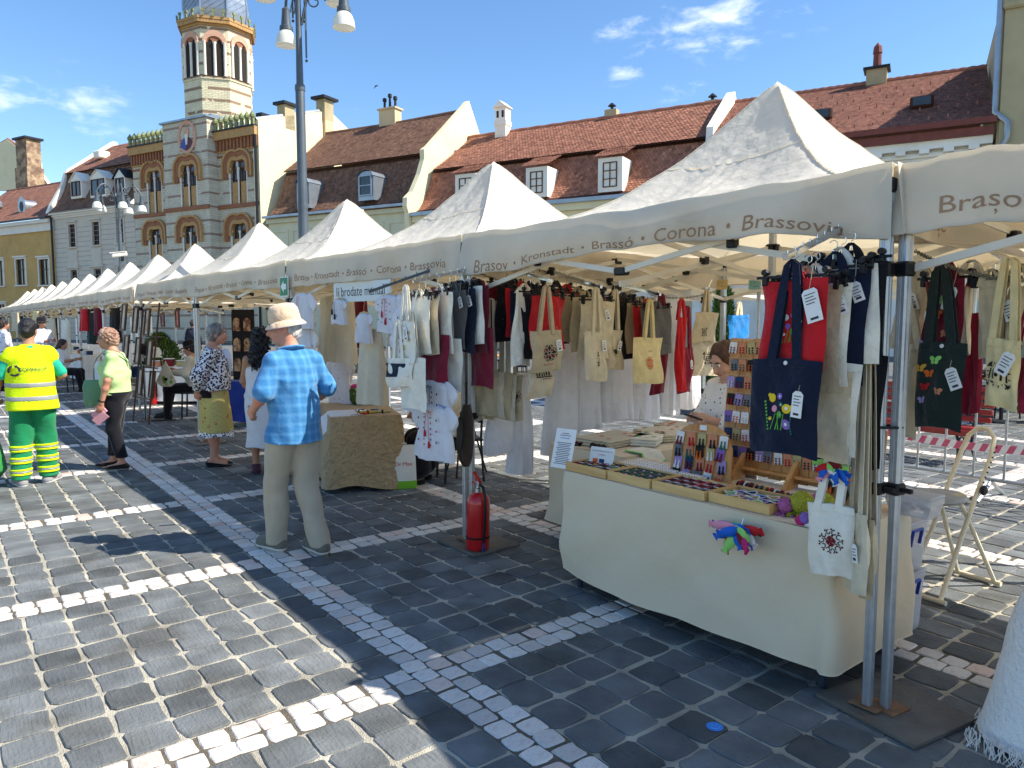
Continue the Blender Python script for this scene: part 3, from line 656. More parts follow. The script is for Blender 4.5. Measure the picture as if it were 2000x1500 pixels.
for k in range(8):
 a=-math.pi/2+k*math.pi/4;nx_,ny_=math.cos(a),math.sin(a);nrm=TF.m[0]*nx_+TF.m[1]*ny_;tan=TF.m[0]*-ny_+TF.m[1]*nx_
 ff=Frame(TF.o+nrm*rad*math.cos(math.pi/8),tan,-nrm);wt=(tz1-tzs);zb=tzs+.1;zt_=tzs+wt*.66
 for s_ in(-1,1):
  cx=s_*fw*.38;rr=fw*.27
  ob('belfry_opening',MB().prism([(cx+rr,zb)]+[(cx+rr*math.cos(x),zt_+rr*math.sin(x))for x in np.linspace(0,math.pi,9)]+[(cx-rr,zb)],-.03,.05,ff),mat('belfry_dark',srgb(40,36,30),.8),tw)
 cm_=MB()
 for x in(-fw*.72,0,fw*.72):cm_.lathe([(.13,zb),(.11,zb+.2),(.11,zt_-.1),(.17,zt_+.1)],ff.at(x,-.05,0),8)
 ob('belfry_column',cm_,m_trim,tw,smooth=True)
 ob('belfry_arch',MB().ring([(fw*.86*math.cos(x),zt_+(fw*.95)*math.sin(x))for x in np.linspace(-.05,math.pi+.05,15)],[(fw*.58*math.cos(x),zt_+fw*.5*math.sin(x)**1)for x in np.linspace(-.05,math.pi+.05,15)],-.14,.02,ff),m_pink_st,tw)
 ob('arch_infill',MB().prism([(fw*.6*math.cos(x),zt_+.15+fw*.52*math.sin(x))for x in np.linspace(0,math.pi,11)],-.05,.0,ff)if False else MB().ring([(fw*.6*math.cos(x),zt_+fw*.55*math.sin(x))for x in np.linspace(0.0,math.pi,9)],[(fw*.5*math.cos(x),zt_+max(0,fw*.32*math.sin(x*2)**2))for x in np.linspace(0.0,math.pi,9)],-.07,.0,ff),m_red_st,tw)
 for q in(-.6,0,.6):ob('cresting_finial',MB().box((fw*q*1.2,-.4,tz1+.8),(.12,.1,.4),ff).box((fw*q*1.2,-.4,tz1+1.02),(.26,.12,.18),ff),m_verd,tw)
 dn=MB()
 for q in range(11):dn.box((-fw*1.02+fw*2.04*q/10,-.2,tz1+.27),(.2,.24,.26),ff)
 ob('corbel_row',dn,m_ochre_st,tw)
TF8=Frame(TF.o,TF.m[0]*math.cos(math.pi/8)+TF.m[1]*math.sin(math.pi/8),TF.m[1]*math.cos(math.pi/8)-TF.m[0]*math.sin(math.pi/8))
ob('tower_cornice',MB().lathe([(rad,tz1-.05),(rad*1.05,tz1),(rad*1.05,tz1+.15),(rad*1.09,tz1+.4),(rad*1.14,tz1+.42),(rad*1.14,tz1+.62),(rad*.9,tz1+.7)],TF8,8),m_ochre_st,tw)
dz=tz1+.68;dome=[(rad*.88,dz),(rad*.95,dz+.8),(rad*.95,dz+1.7),(rad*.88,dz+2.7),(rad*.74,dz+3.6),(rad*.52,dz+4.4),(rad*.2,dz+5.1),(.12,dz+5.4),(.06,dz+6.4)]
do=ob('dome',MB().lathe(dome,TF8,8),m_zinc,tw)
for k in range(8):
 a=k*math.pi/4
 ob('dome_rib',MB().tube([TF8(r_*math.cos(a),r_*math.sin(a),z)for r_,z in dome[:-1]],.09,6),m_zinc,do)
sm=MB()
for f_ in range(8):
 a0_,a1_=f_*math.pi/4,(f_+1)*math.pi/4
 for k in range(12):
  def pt(u,h):
   i=min(5,int(h*6));t_=h*6-i;r_=dome[i][0]*(1-t_)+dome[i+1][0]*t_;z=dome[i][1]*(1-t_)+dome[i+1][1]*t_
   return TF8(r_*(math.cos(a0_)*(1-u)+math.cos(a1_)*u)*1.004,r_*(math.sin(a0_)*(1-u)+math.sin(a1_)*u)*1.004,z)
  h0=k/12;pts=[pt(u,min(.98,max(.01,h0+(u-.0)*.28)))for u in np.linspace(.04,.96,5)]
  sm.tube(pts,.025,4)
ob('dome_seams',sm,m_zinc,do)
ob('downpipe',MB().tube([BF(c1-.1,-.25,zp-.4),BF(c1-.1,-.25,0)],.1,8),m_dark,ch_)
fb=thing('cream_building','blank sunlit cream firewall with two chimneys right of the church','building',BF(c1+.2,3,0))
p1=Wr(516,238,c1+.1);p2=Wr(643,216,c1+.1);p3=Wr(690,262,c1+.1)
fF=Frame(BF(c1+.1,0,0),BF.m[1],-BF.m[0])
ob('firewall',MB().prism([(-.1,0),(p3[0]+4,0),(p3[0]+4,p3[1]-3.4),(p3[0],p3[1]),(p2[0],p2[1]),(-.1,p1[1])],0,.6,fF),m_cream,fb)
ob('coping',MB().tube([fF(-.1,.3,p1[1]+.05),fF(p2[0],.3,p2[1]+.05),fF(p3[0]+4,.3,p3[1]-3.3)],.2,6),m_zinc,fb)
d_,z_=Wr(638,206,c1+.1);ob('pilaster',MB().box((d_,-.12,z_-5),(.9,.24,10),fF),m_tan,fb)
c_=ob('chimney',MB().box((d_,.2,z_-.4),(1.0,.9,1.6),fF),m_khaki,fb);ob('chimney_cap',MB().box((d_,.2,z_+.5),(1.7,1.4,.2),fF),m_dark,c_)
d_,z_=Wr(566,214,c1+.1);c_=ob('chimney',MB().box((d_,.4,z_-.6),(1.0,.8,1.8),fF),m_khaki,fb);ob('chimney_cap',MB().box((d_,.4,z_+.4),(1.5,1.2,.2),fF),m_dark,c_)
d_,z_=Wr(527,232,c1+.1);ob('chimney',MB().box((d_,.6,z_),(1.0,.6,.8),fF),m_dark,fb)
b0,b1=c1+.75,Wp(806,405)[0];ze=9.1
bh=thing('brown_roofed_house','house with old brown tiled mansard and two arched zinc dormers','house',BF((b0+b1)/2,0,0))
wall('wall',BF,b0,b1,0,ze-.1,[],m_green,bh)
ob('cornice',MB().box(((b0+b1)/2,.2,ze-.25),(b1-b0,.9,.3),BF),m_green,bh)
pn=MB()
for k in range(6):
 x=b0+(b1-b0)*(k+.5)/6;pn.ring([(x-.9,ze-2.8),(x-.9,ze-.9),(x+.9,ze-.9),(x+.9,ze-2.8)],[(x-.75,ze-2.8),(x-.75,ze-1.05),(x+.75,ze-1.05),(x+.75,ze-2.8)],-.07,.02,BF)
ob('wall_panel',pn,m_green,bh)
ob('gutter',MB().bar(BF(b0,-.55,ze+.02),BF(b1,-.55,ze+.02),.16),m_zinc,bh)
db,dr=1.9,6.2;zb=Wp(735,313,db)[1];zr=Wp(750,243,dr)[1]
Pb=lambda s,t:BF(b0+s*(b1-b0),-.5+(db+.4)*(t**.62),ze+.05+(zb-.35-ze)*t**1.25)
roof_patch('mansard_slope',Pb,24,74,m_t_brown,bh,11)
ob('eave_board',MB().box(((b0+b1)/2,db+.1,zb-.22),(b1-b0,.3,.3),BF),m_under,bh)
roof_patch('roof',bil(BF(b0,db-.4,zb-.05),BF(b1-.1,db-.4,zb-.05),BF(b1-.1,dr,zr),BF(b0,dr,zr),.12),30,74,m_t_brown,bh,12)
ob('ridge',MB().tube([BF(b0,dr,zr),BF((b0+b1)/2,dr,zr-.08),BF(b1,dr,zr+.05)],.14,8),m_t_brown,bh)
ob('roof_slope',MB().add([BF(b0,dr,zr),BF(b1,dr,zr),BF(b1,dr+6,ze),BF(b0,dr+6,ze)],[(0,1,2,3)]),m_t_brown,bh)
gF=Frame(BF(b1-.1,0,0),BF.m[1],BF.m[0])
k_=.35
gpts=[(-.75,0),(-.75,ze-.6),(-.95,ze-.2),(-.9,ze+.35),(-.3,ze+.8),(.5,(ze+zb)/2+.2),(db-.9,zb-.5),(db-.95,zb+.05),(db-.5,zb+.3),(dr-.5,zr+.15),(dr,zr+.6),(dr+.25,zr+.75),(dr+1.5,zr-1),(dr+3.2,zb+.2),(dr+6,ze),(dr+6,0)]
ob('firewall',MB().prism(gpts,0,k_,gF),m_cream,bh)
for(xa,xb,yt,yb)in((706,731,345,382),(586,606,358,398)):
 ra,zt=Wp(xa,yt,.1);rb,zb2=Wp(xb,yb,.1);w=rb-ra
 arc=[((ra+rb)/2+(w/2+.12)*math.cos(x),zt-.1+.38*math.sin(x))for x in np.linspace(0,math.pi,11)]
 dm=ob('dormer',MB().prism([(rb+.12,zb2-.3)]+arc+[(ra-.12,zb2-.3)],-.1,2.4,BF),m_zinc,bh)
 window(BF.at(0,-.22,0),ra,rb,zb2,zt,dm,d=.06,nx=1,nz=(.5,),wood=m_zinc)
 ob('dormer_roof',MB().grid([[BF(x+(x-(ra+rb)/2)*.06,y,z+.05)for y in(-.25,2.6)]for x,z in arc]),m_zinc,dm)
rc,zc2=Wp(759,243,dr);chimney(BF,rc,dr+.2,zr-.5,zr+1.0,1.5,.8,m_tan,bh,pots=3)
o0,o1=b1+.28,Wp(1342,330)[0]+.6;ze=8.42
oh=thing('orange_roofed_house','house with orange tiled mansard, three white dormers and white chimney','house',BF((o0+o1)/2,0,0))
wall('wall',BF,o0,o1,0,ze-.3,[],m_tan,oh)
ob('cornice',MB().box(((o0+o1)/2,.2,ze-.75),(o1-o0,.9,.5),BF).box(((o0+o1)/2,.1,ze-.3),(o1-o0,1.2,.4),BF),m_cream,oh)
ob('gutter',MB().bar(BF(o0,-.6,ze),BF(o1,-.6,ze),.22),m_zinc,oh)
db,dr=2.0,6.3;zb=(Wp(1025,311,db)[1]+Wp(1250,283,db)[1])/2;zr=(Wp(1000,257,dr)[1]+Wp(1300,214,dr)[1])/2
Po=lambda s,t:BF(o0+s*(o1-o0),-.5+(db+.3)*(t**.6),ze+.08+(zb-.35-ze)*t**1.2)
roof_patch('mansard_slope',Po,20,84,m_t_orange,oh,21)
ob('eave_board',MB().box(((o0+o1)/2,db+.1,zb-.25),(o1-o0,.25,.4),BF),m_under,oh)
roof_patch('roof',bil(BF(o0+.2,db-.5,zb-.1),BF(o1-.1,db-.5,zb-.1),BF(o1-.1,dr,zr),BF(o0+.2,dr,zr),.1),26,84,m_t_orange,oh,22)
ob('ridge',MB().tube([BF(o0+(o1-o0)*k/30,dr,zr+.03*(k%2))for k in range(31)],.13,8),m_t_orange,oh)
ob('roof_slope',MB().add([BF(o0,dr,zr),BF(o1,dr,zr),BF(o1,dr+6,ze),BF(o0,dr+6,ze)],[(0,1,2,3)]),m_t_orange,oh)
gF=Frame(BF(o1,0,0),BF.m[1],BF.m[0])
gpts=[(-.6,0),(-.6,ze+.1),(.3,ze+1),(db-.6,zb-.3),(db-.5,zb+.4),(dr-.4,zr+.35),(dr+.1,zr+.5),(dr+.4,zr+.2),(dr+6,ze),(dr+6,0)]
ob('parapet_gable',MB().prism(gpts,-.02,.35,gF),m_white,oh)
for(xa,xb,yt,yb)in((1036,1060,336,376),(1178,1205,318,364),(897,921,349,390)):
 ra,zt=Wp(xa,yt,-.05);rb,zb2=Wp(xb,yb,-.05)
 dm=ob('dormer',MB().box(((ra+rb)/2,1.0,(zt+zb2)/2),(rb-ra+.6,2.1,zt-zb2+.5),BF),m_white,oh)
 window(BF.at(0,-.14,0),ra,rb,zb2,zt,dm,d=.07,nx=2,nz=(.33,.66),t=.05)
 zd=zt+.3
 ob('dormer_roof',tiles(MB(),bil(BF(ra-.5,-.35,zd),BF(rb+.55,-.35,zd),BF(rb+.55,2.6,zb+.35),BF(ra-.5,2.6,zb+.35)),14,12,xa),m_t_orange,dm)
rc,zc2=Wp(982,262,dr-.3);zt=Wp(982,212,dr-.3)[1]
c_=ob('chimney',MB().box((rc,dr-.3,(zt+zr)/2-.4),(.85,.7,zt-zr+.8),BF).box((rc,dr-.3,zr+.5),(.95,.8,.3),BF),m_white,oh)
ob('chimney_roof',MB().prism([(-.55,zt),(.55,zt),(0,zt+.45)],-.5,.5,BF.at(rc,dr-.3,0)),m_white,c_)
for s_ in(-.2,.2):ob('smoke_opening',MB().box((rc+s_,dr-.66,zt-.45),(.15,.04,.45),BF),m_dark,c_)
rc,_=Wp(1193,222,dr);c_=ob('chimney',MB().box((rc,dr+.2,zr+.1),(.8,.6,.8),BF),m_khaki,oh);ob('cowl',MB().lathe([(.1,zr+.5),(.1,zr+.75),(.28,zr+.75),(.06,zr+.95)],BF.at(rc,dr+.2,0),10),m_dark,c_)
rc,_=Wp(1383,212,dr);c_=ob('chimney',MB().box((rc,dr+1,zr),(.8,.6,.8),BF),m_khaki,oh);ob('cowl',MB().lathe([(.1,zr+.4),(.1,zr+.65),(.28,zr+.65),(.06,zr+.85)],BF.at(rc,dr+1,0),10),m_dark,c_)
q0,q1=o1+.3,Wp(1940,235)[0];ze=(Wp(1660,270,-.5)[1]+Wp(1940,229,-.5)[1])/2;dr=6.5;zr=(Wp(1560,189,dr)[1]+Wp(1930,124,dr)[1])/2
rh=thing('red_roofed_house','house with plain red tiled roof and white dentil cornice behind the nearest tent','house',BF((q0+q1)/2,0,0))
wall('wall',BF,q0,q1,0,ze-.6,[],m_white,rh)
cn=MB().box(((q0+q1)/2,.1,ze-.75),(q1-q0,.9,.35),BF).box(((q0+q1)/2,.15,ze-1.15),(q1-q0,.6,.2),BF).box(((q0+q1)/2,.2,ze-2.0),(q1-q0,.5,.16),BF)
ob('cornice',cn,m_white,rh)
for k in range(int((q1-q0)/.95)):ob('dentil',MB().box((q0+.5+k*.95,-.28,ze-1.02),(.4,.4,.22),BF),m_white,rh)
bd=MB()
for k in range(int((q1-q0)/.22)):bd.box((q0+.1+k*.22,-.1,ze-1.45),(.11,.2,.14),BF)
ob('bead_row',bd,m_white,rh)
ob('gutter',MB().bar(BF(q0,-.62,ze),BF(q1+.1,-.62,ze),.26),m_gutter,rh);ob('eave_board',MB().box(((q0+q1)/2,-.2,ze-.4),(q1-q0,.7,.34),BF),m_gutter,rh)
roof_patch('roof',bil(BF(q0,-.55,ze+.1),BF(q1,-.55,ze+.1),BF(q1,dr,zr),BF(q0,dr,zr),.0),40,96,m_t_red,rh,31)
ob('ridge',MB().tube([BF(q0+(q1-q0)*k/60,dr,zr+.035*(k%2))for k in range(61)],.14,8),m_t_red,rh)
ob('roof_slope',MB().add([BF(q0,dr,zr),BF(q1,dr,zr),BF(q1,dr+6,ze),BF(q0,dr+6,ze)],[(0,1,2,3)]),m_t_red,rh)
RS=lambda x,t:BF(x,-.55+(dr+.55)*t,ze+.1+(zr-ze-.1)*t)
rs=random.Random(4)
for row in range(5):
 for k in range(16):
  x=q0+(q1-q0)*(k+.5*(row%2)+.25)/16.5;p=RS(x,.1+.17*row);ob('snow_guard',MB().box((0,0,.06),(.06,.1,.14),Frame(p,BF.m[0],BF.m[1])),m_t_red,rh)
sk,zs_=Wp(1800,213,2.2)
for(px,py)in((1800,213),(1605,240)):
 t_=.33;x=Wp(px,py,1.8)[0];p=RS(x,t_);s_=ob('skylight',MB().box((0,.1,.2),(1.0,.9,.55),Frame(p,BF.m[0],BF.m[1]),bev=.08),m_under,rh);ob('pane',MB().box((0,-.37,.22),(.75,.03,.38),Frame(p,BF.m[0],BF.m[1])),m_glass,s_)
rc,_=Wp(1712,160,dr);zt=Wp(1712,140,dr)[1]
c_=ob('chimney',MB().box((rc,dr+.1,(zr+zt)/2-.2),(1.0,.9,zt-zr+.6),BF),m_khaki,rh);ob('chimney_cap',MB().box((rc,dr+.1,zt+.12),(1.3,1.2,.12),BF),m_dark,c_)
ob('flue',MB().lathe([(.22,zt+.1),(.2,zt+.9),(.24,zt+.95),(.2,zt+1.3),(.03,zt+1.5)],BF.at(rc,dr,0),10),m_gutter,c_)
kb=thing('khaki_building','tall khaki building with pilaster and drainpipe at right edge of the picture','building',BF(q1+5,0,0))
k0=Wp(1952,150,-.35)[0]
wn_h=[(k0+1.9,k0+3.0,8.6,10.6),(k0+1.9,k0+3.0,12.2,14.2)]
wall('wall',BF,k0,k0+13,0,15.5,wn_h,m_khaki,kb,d=-.35,side=14)
for h in wn_h:window(BF.at(0,-.35,0),*h,kb,surround=m_khaki)
ob('pilaster',MB().box((k0+.62,-.45,7.7),(1.1,.28,15.4),BF),m_khaki,kb)
ob('capital',MB().box((k0+.62,-.52,Wp(1970,8,-.5)[1]),(1.3,.5,.5),BF,bev=.08),m_khaki,kb)
ob('roof',MB().box((k0+6.52,6.65,15.6),(13,14,.2),BF),m_under,kb)
ob('downpipe',MB().tube([BF(k0-.12,-.6,15.4),BF(k0-.12,-.6,10.9),BF(k0-.12,-.62,ze+.3),BF(k0+.35,-.75,ze-.2),BF(k0+.35,-.75,ze-.9),BF(k0+.1,-.62,ze-1.4),BF(k0+.1,-.62,0)],.12,8),m_zinc,kb,smooth=True)
# ================= market tents =================
m_canvas=mat('tent_canvas',srgb(250,246,236),.85,.05,2.5,.55,12,transl=.5,tcol=srgb(250,240,218),spec=.1,col2=srgb(228,216,194),mix=(.5,.85))
m_valance=mat('valance_canvas',srgb(236,226,208),.85,.08,3,.3,9,transl=.36,tcol=srgb(248,238,214),spec=.1,col2=srgb(176,160,136),mix=(.52,.85))
m_alu=mat('aluminium',srgb(186,190,194),.38,.08,20,.1,60,metal=.75,spec=.5);m_white_bar=mat('white_painted_bar',srgb(222,214,196),.5,.06,4)
m_black=mat('black_plastic',srgb(24,24,26),.45,.2,10);m_letter=mat('brown_print',srgb(164,130,102),.9,.1,6);m_letter2=mat('faded_print',srgb(200,168,146),.9,.1,6)
m_steel=mat('dark_steel_plate',srgb(104,100,92),.7,.25,6,.4,30,metal=.2,col2=srgb(104,90,74),mix=(.55,.7));m_rust=mat('rusty_steel',srgb(134,100,72),.85,.3,20,.4)
m_chrome=mat('chrome_tube',srgb(205,208,212),.12,.05,3,metal=1)
S3=3.0
def canopy_z(x,y,seed=0,zc=2.27,zp=1.0):
 X,Y=np.abs(x)/1.5,np.abs(y)/1.5;q=np.maximum(X,Y);p=np.minimum(X,Y)/np.maximum(q,1e-6)
 z=zc+zp*((1-q)**2.15)-.03*np.exp(-(q/.035)**2)-.03*(1-p**2)*np.sin(np.clip(q,0,1)*math.pi)-.02*(1-p**2)*q
 P=np.stack([x,y,z*0+seed],-1);ang=np.arctan2(y,x)
 z=z+.010*smooth_noise(P,seed,3.2)*np.clip(q*2,0,1)+.016*np.sin(ang*11+seed)*np.sin(np.clip(q,0,1)*math.pi)*(.4+.6*np.sin(ang*2.5+seed*1.3))
 z=z+.009*smooth_noise(P,seed+9,9)+.005*smooth_noise(P,seed+5,19)
 rid=np.abs(np.sin(ang*19+2.5*smooth_noise(P,seed+3,2.2)+seed))**.6;z=z-.02*rid*np.exp(-((q-.42)/.22)**2)*(.5+.5*np.sin(ang*3+seed))
 return z
def make_tent(seed,fold=0,letters=True,near=False):
 """3 x 3 m pop-up tent, local frame: origin under the front left leg, x to the right, y inwards"""
 t=bpy.data.objects.new('market_tent',None);COL.objects.link(t);rs=random.Random(seed)
 n=84 if near else 36;u=np.sign(np.linspace(-1,1,n+1))*np.abs(np.linspace(-1,1,n+1))**1.15*1.5
 X,Y=np.meshgrid(u,u,indexing='ij');Z=canopy_z(X,Y,seed)
 ob('canopy',MB().sheet(np.stack([X+1.5,Y+1.5,Z],-1),.004),m_canvas,t,smooth=True,ang=70)
 hp_=lambda x,y:V3(x+1.5,y+1.5,float(canopy_z(np.array(float(x)),np.array(float(y)),seed))+.003)
 for sx,sy in((-1,-1),(1,-1),(1,1),(-1,1)):ob('hip_seam',MB().tube([hp_(sx*q,sy*q)for q in np.linspace(.03,1.49,30)],.005,5),m_canvas,t)
 ob('ring_seam',MB().tube([hp_(*(.5*np.array(v)))for k in range(4)for v in[((-1,-1),(1,-1),(1,1),(-1,1))[k]]for v in[tuple(np.array(v)+(np.array(((1,0),(0,1),(-1,0),(0,-1))[k])*2*s))for s in np.linspace(0,.95,12)]],.0035,4,closed=True),m_canvas,t)
 def edge_pt(side,s):
  return{0:(s*3,0,0,-1),1:(3,s*3,1,0),2:(3-s*3,3,0,1),3:(0,3-s*3,-1,0)}[side]
 _ez={}
 def ezt(side,s):
  if side not in _ez:
   q=np.linspace(0,1,61);pts=np.array([edge_pt(side,k)[:2]for k in q]);_ez[side]=canopy_z(pts[:,0]-1.5,pts[:,1]-1.5,seed)
  return float(np.interp(s,np.linspace(0,1,61),_ez[side]))
 def vfun(side,s,h):
  x,y,nx,ny=edge_pt(side,s);bow=math.sin(math.pi*s)
  hgt=.29*(1-(.20 if side==0 else.08)*bow*(1 if seed%2 else.8)-.05*math.sin(5*s+seed+side))
  if fold and side==0:hgt=.30*(1-.30*bow**1.2*(.5+s)-.10*math.exp(-((s-.86)/.07)**2))
  out=.012+.025*h+(.02*math.sin(9*s+seed*2+side)+.012*math.sin(23*s+seed))*h+(.03*math.sin(math.pi*h)*bow if fold and side==0 else 0)
  zt=ezt(side,s)+.004
  return V3(x+nx*out,y+ny*out,zt-hgt*h)
 names=('valance',)*4
 for side in range(4):
  ns,nh=(60,8)if near else(30,5)
  P_=np.array([[vfun(side,s,h)for h in np.linspace(0,1,nh)]for s in np.linspace(0,1,ns)])
  v=ob(names[side],MB().sheet(P_,.003),m_valance,t,smooth=True,ang=60)
  ob('hem',MB().tube([vfun(side,s,.985)for s in np.linspace(.005,.995,ns)],.006,5),m_valance,v)
  if letters and(side==0 or(near and side in(1,2))):
   mb=MB();pos=.06;sz=.098
   for w_,wd in(('Brasov',.12),('•',.01),('Kronstadt',.17),('•',.01),('Brassó',.12),('•',.01),('Corona',.125),('•',.01),('Brassovia',.16)):
    def fn(x,y,p=pos):
     s=min(.995,p+x/3);h=.80-y/.29
     if fold and side==0:h=.93-y/.21*(.75+.25*math.cos(9*s))+.05*math.sin(14*s)
     x_,y_,nx,ny=edge_pt(side,s);return vfun(side,s,min(.985,max(.02,h)))+V3(nx,ny,0)*.005
    text_on(mb,w_,sz,fn,0,0,wd*3,.12 if fold else 0)
    if w_=='Brasov':text_on(mb,',',sz*.9,lambda x,y,p=pos:fn(x,y-.022,p+wd*.56),0,0)
    pos+=wd+.018
   ob('lettering',mb,m_letter,v,kind='stuff')
 if letters:
  def sl_(x,y):z=float(canopy_z(np.array(x-1.5),np.array(y-1.5),seed));return V3(x,y,z+.006)
  mb=MB();x0,y0=1.62,.10
  text_on(mb,'sol',.19,lambda x,y:sl_(x0+x+y*.15,y0+y),0,0,.34)
  def stroke(pts,w):
   pts=[np.array(p)for p in pts];L_=[];R_=[]
   for i in range(len(pts)):
    d=pts[min(i+1,len(pts)-1)]-pts[max(i-1,0)];d=d/np.linalg.norm(d);n_=np.array([-d[1],d[0]]);L_.append(sl_(*(pts[i]+n_*w[i])));R_.append(sl_(*(pts[i]-n_*w[i])))
   mb.grid([L_,R_])
  k=np.linspace(0,1,9)
  stroke([(x0-.1+.55*q,y0+.18+.3*q)for q in k],[.012]*9);stroke([(x0+.45-.1*q,y0+.48-.44*q)for q in k],[.014+.04*math.sin(q*3.1)for q in k]);stroke([(x0+.35+.45*q,y0+.04+.05*q)for q in k],[.008]*9)
  ob('printed_mark',mb,m_letter2,t)
 c=[(0,0),(3,0),(3,3),(0,3)]
 for(x,y)in c:
  px,py=min(max(x,.03),2.97),min(max(y,.03),2.97);fr=Frame((px,py,0),(1,0,0),(0,1,0));w=.0225
  def prof(w):
   q=[]
   for k in range(4):
    a=k*math.pi/2;ca,sa=math.cos(a),math.sin(a)
    for(xx,yy)in((w,-w*.7),(w,-w*.35),(w*.9,-w*.3),(w*.9,-w*.06),(w,0),(w*.9,w*.06),(w*.9,w*.3),(w,w*.35),(w,w*.7)):q.append((xx*ca-yy*sa,xx*sa+yy*ca))
   return q
  def ext(mb,q,z0,z1):
   k=len(q);mb.add([fr(a,b,z)for z in(z0,z1)for a,b in q],[(i,(i+1)%k,k+(i+1)%k,k+i)for i in range(k)]+[tuple(range(k))[::-1],tuple(range(k,2*k))])
  lg=MB();ext(lg,prof(w),.95,2.22);l=ob('leg',lg,m_alu,t)
  l2=MB();ext(l2,prof(w*.8),.02,.97);ob('leg_extension',l2,m_alu,l)
  ob('leg_clamp',MB().box((0,0,.965),(.062,.062,.05),fr,bev=.008).box((.05,0,.965),(.05,.02,.02),fr,bev=.004),m_black,l)
  [ob('leg_bracket',MB().box((0,0,z_),(.062,.062,.06),fr,bev=.008),m_black,l)for z_ in(1.86,2.19)]
  ob('foot_plate',MB().box((.0,.02 if y<1 else-.02,.0245 if x<1 else.0315),(.12,.12,.006),fr),m_rust,l)
  if x<1:ob('base_plate',MB().box((.0,.06 if y<1 else-.06,.011),(.46,.42,.02),fr,bev=.003),m_steel,l)
 def truss(p,q):
  p,q=np.array(p,float),np.array(q,float);m_=(p+q)/2;up=V3(0,0,1);off=unit(np.cross(q-p,up))*.012
  zt,zb=V3(0,0,2.17),V3(0,0,1.86);zm=V3(0,0,2.15);zn=V3(0,0,1.93)
  for a,b in((p,m_),(q,m_)):
   ob('truss_bar',MB().bar(a+zt+off,b+zn+off,.014,.03),m_white_bar,t);ob('truss_bar',MB().bar(a+zb-off,b+zm-off,.014,.03),m_white_bar,t)
   ce=(a+b)/2+(zt+zn+zb+zm)/4;ob('pivot_block',MB().box((0,0,0),(.05,.045,.05),Frame(ce,unit(q-p),unit(off)),bev=.006),m_black,t)
  for z in(zm,zn):ob('truss_joint',MB().box((0,0,0),(.09,.05,.045),Frame(m_+z,unit(q-p),unit(off)),bev=.008),m_black,t)
 i=.04
 for a,b in(((i,i,0),(3-i,i,0)),((3-i,i,0),(3-i,3-i,0)),((3-i,3-i,0),(i,3-i,0)),((i,3-i,0),(i,i,0))):truss(a,b)
 if near:
  truss((1.5,i,0),(1.5,3-i,0));truss((i,1.5,0),(3-i,1.5,0))
  ob('centre_pole',MB().box((1.5,1.5,2.5),(.04,.04,1.3),bev=.004),m_alu,t)
 return t
tents=[]
TENT=[make_tent(1,fold=1,near=True),make_tent(2,near=True),make_tent(4),make_tent(7)]
ORD=['nearest','second','third','fourth','fifth','sixth','seventh','eighth','ninth','tenth','eleventh','twelfth','thirteenth','fourteenth','fifteenth']
PL=[(1.50,2.96),(-.335,5.33),(-2.31,7.65),(-4.27,9.95),(-6.2,12.3)]
def put_tent(o,left,right,label):
 l,r=V3(*left,0),V3(*right,0);d=unit(r-l);mid=(l+r)/2;o_=mid-d*1.5
 o.location=o_;o.rotation_euler=(0,0,math.atan2(d[1],d[0]));setp(o,label,'tent','market tents in the long row');tents.append(o)
 return Frame(o_,d,(-d[1],d[0],0))
TF_=[put_tent(TENT[0],PL[1],PL[0],'cream market tent over the totes and earring boards, front valance lifted in a fold')]
TF_.append(put_tent(TENT[1],PL[2],PL[1],'cream market tent over the embroidered blouses and burlap table'))
TF_.append(put_tent(TENT[2],PL[3],PL[2],'cream market tent with a green arrow sign at its corner, over the wooden icons'))
TF_.append(put_tent(TENT[3],PL[4],PL[3],'cream market tent behind the woman in folk costume, with a gap to its left'))
def swap(o,src):
 c=copy_tree(src);return c
e0=V3(-6.73,13.2,0);ed=unit((-.625,.78,0))
for k in range(11):
 r_=e0+ed*3.0*k;l_=r_+ed*3.0;c=copy_tree(TENT[1+(k*2+1)%3])
 TF_.append(put_tent(c,l_[:2],r_[:2],'%s of the cream market tents receding to the far left, counted from the near end'%ORD[k+4]))
c=copy_tree(TENT[1]);rr=unit((.47,-.883,0));lft=TF_[0](2.97,.03,0)+V3(.072,-.012,0)-rr*.03-V3(-rr[1],rr[0],0)*.03
TF_R=put_tent(c,lft[:2],(lft+rr*3)[:2],'cream market tent cut off by the right edge, hung with totes on a chain');c['group']='market tents in the long row'
ob('cable_tie',MB().tube([TF_[0](2.97,.03,0)+V3(.036+.066*math.cos(x)+.008*math.sin(x),-.006+.032*math.sin(x),1.22)for x in np.linspace(0,2*math.pi,17)[:-1]],.006,5,closed=True),m_black,label='black cable tie binding the two near tent legs together',cat='cable tie')
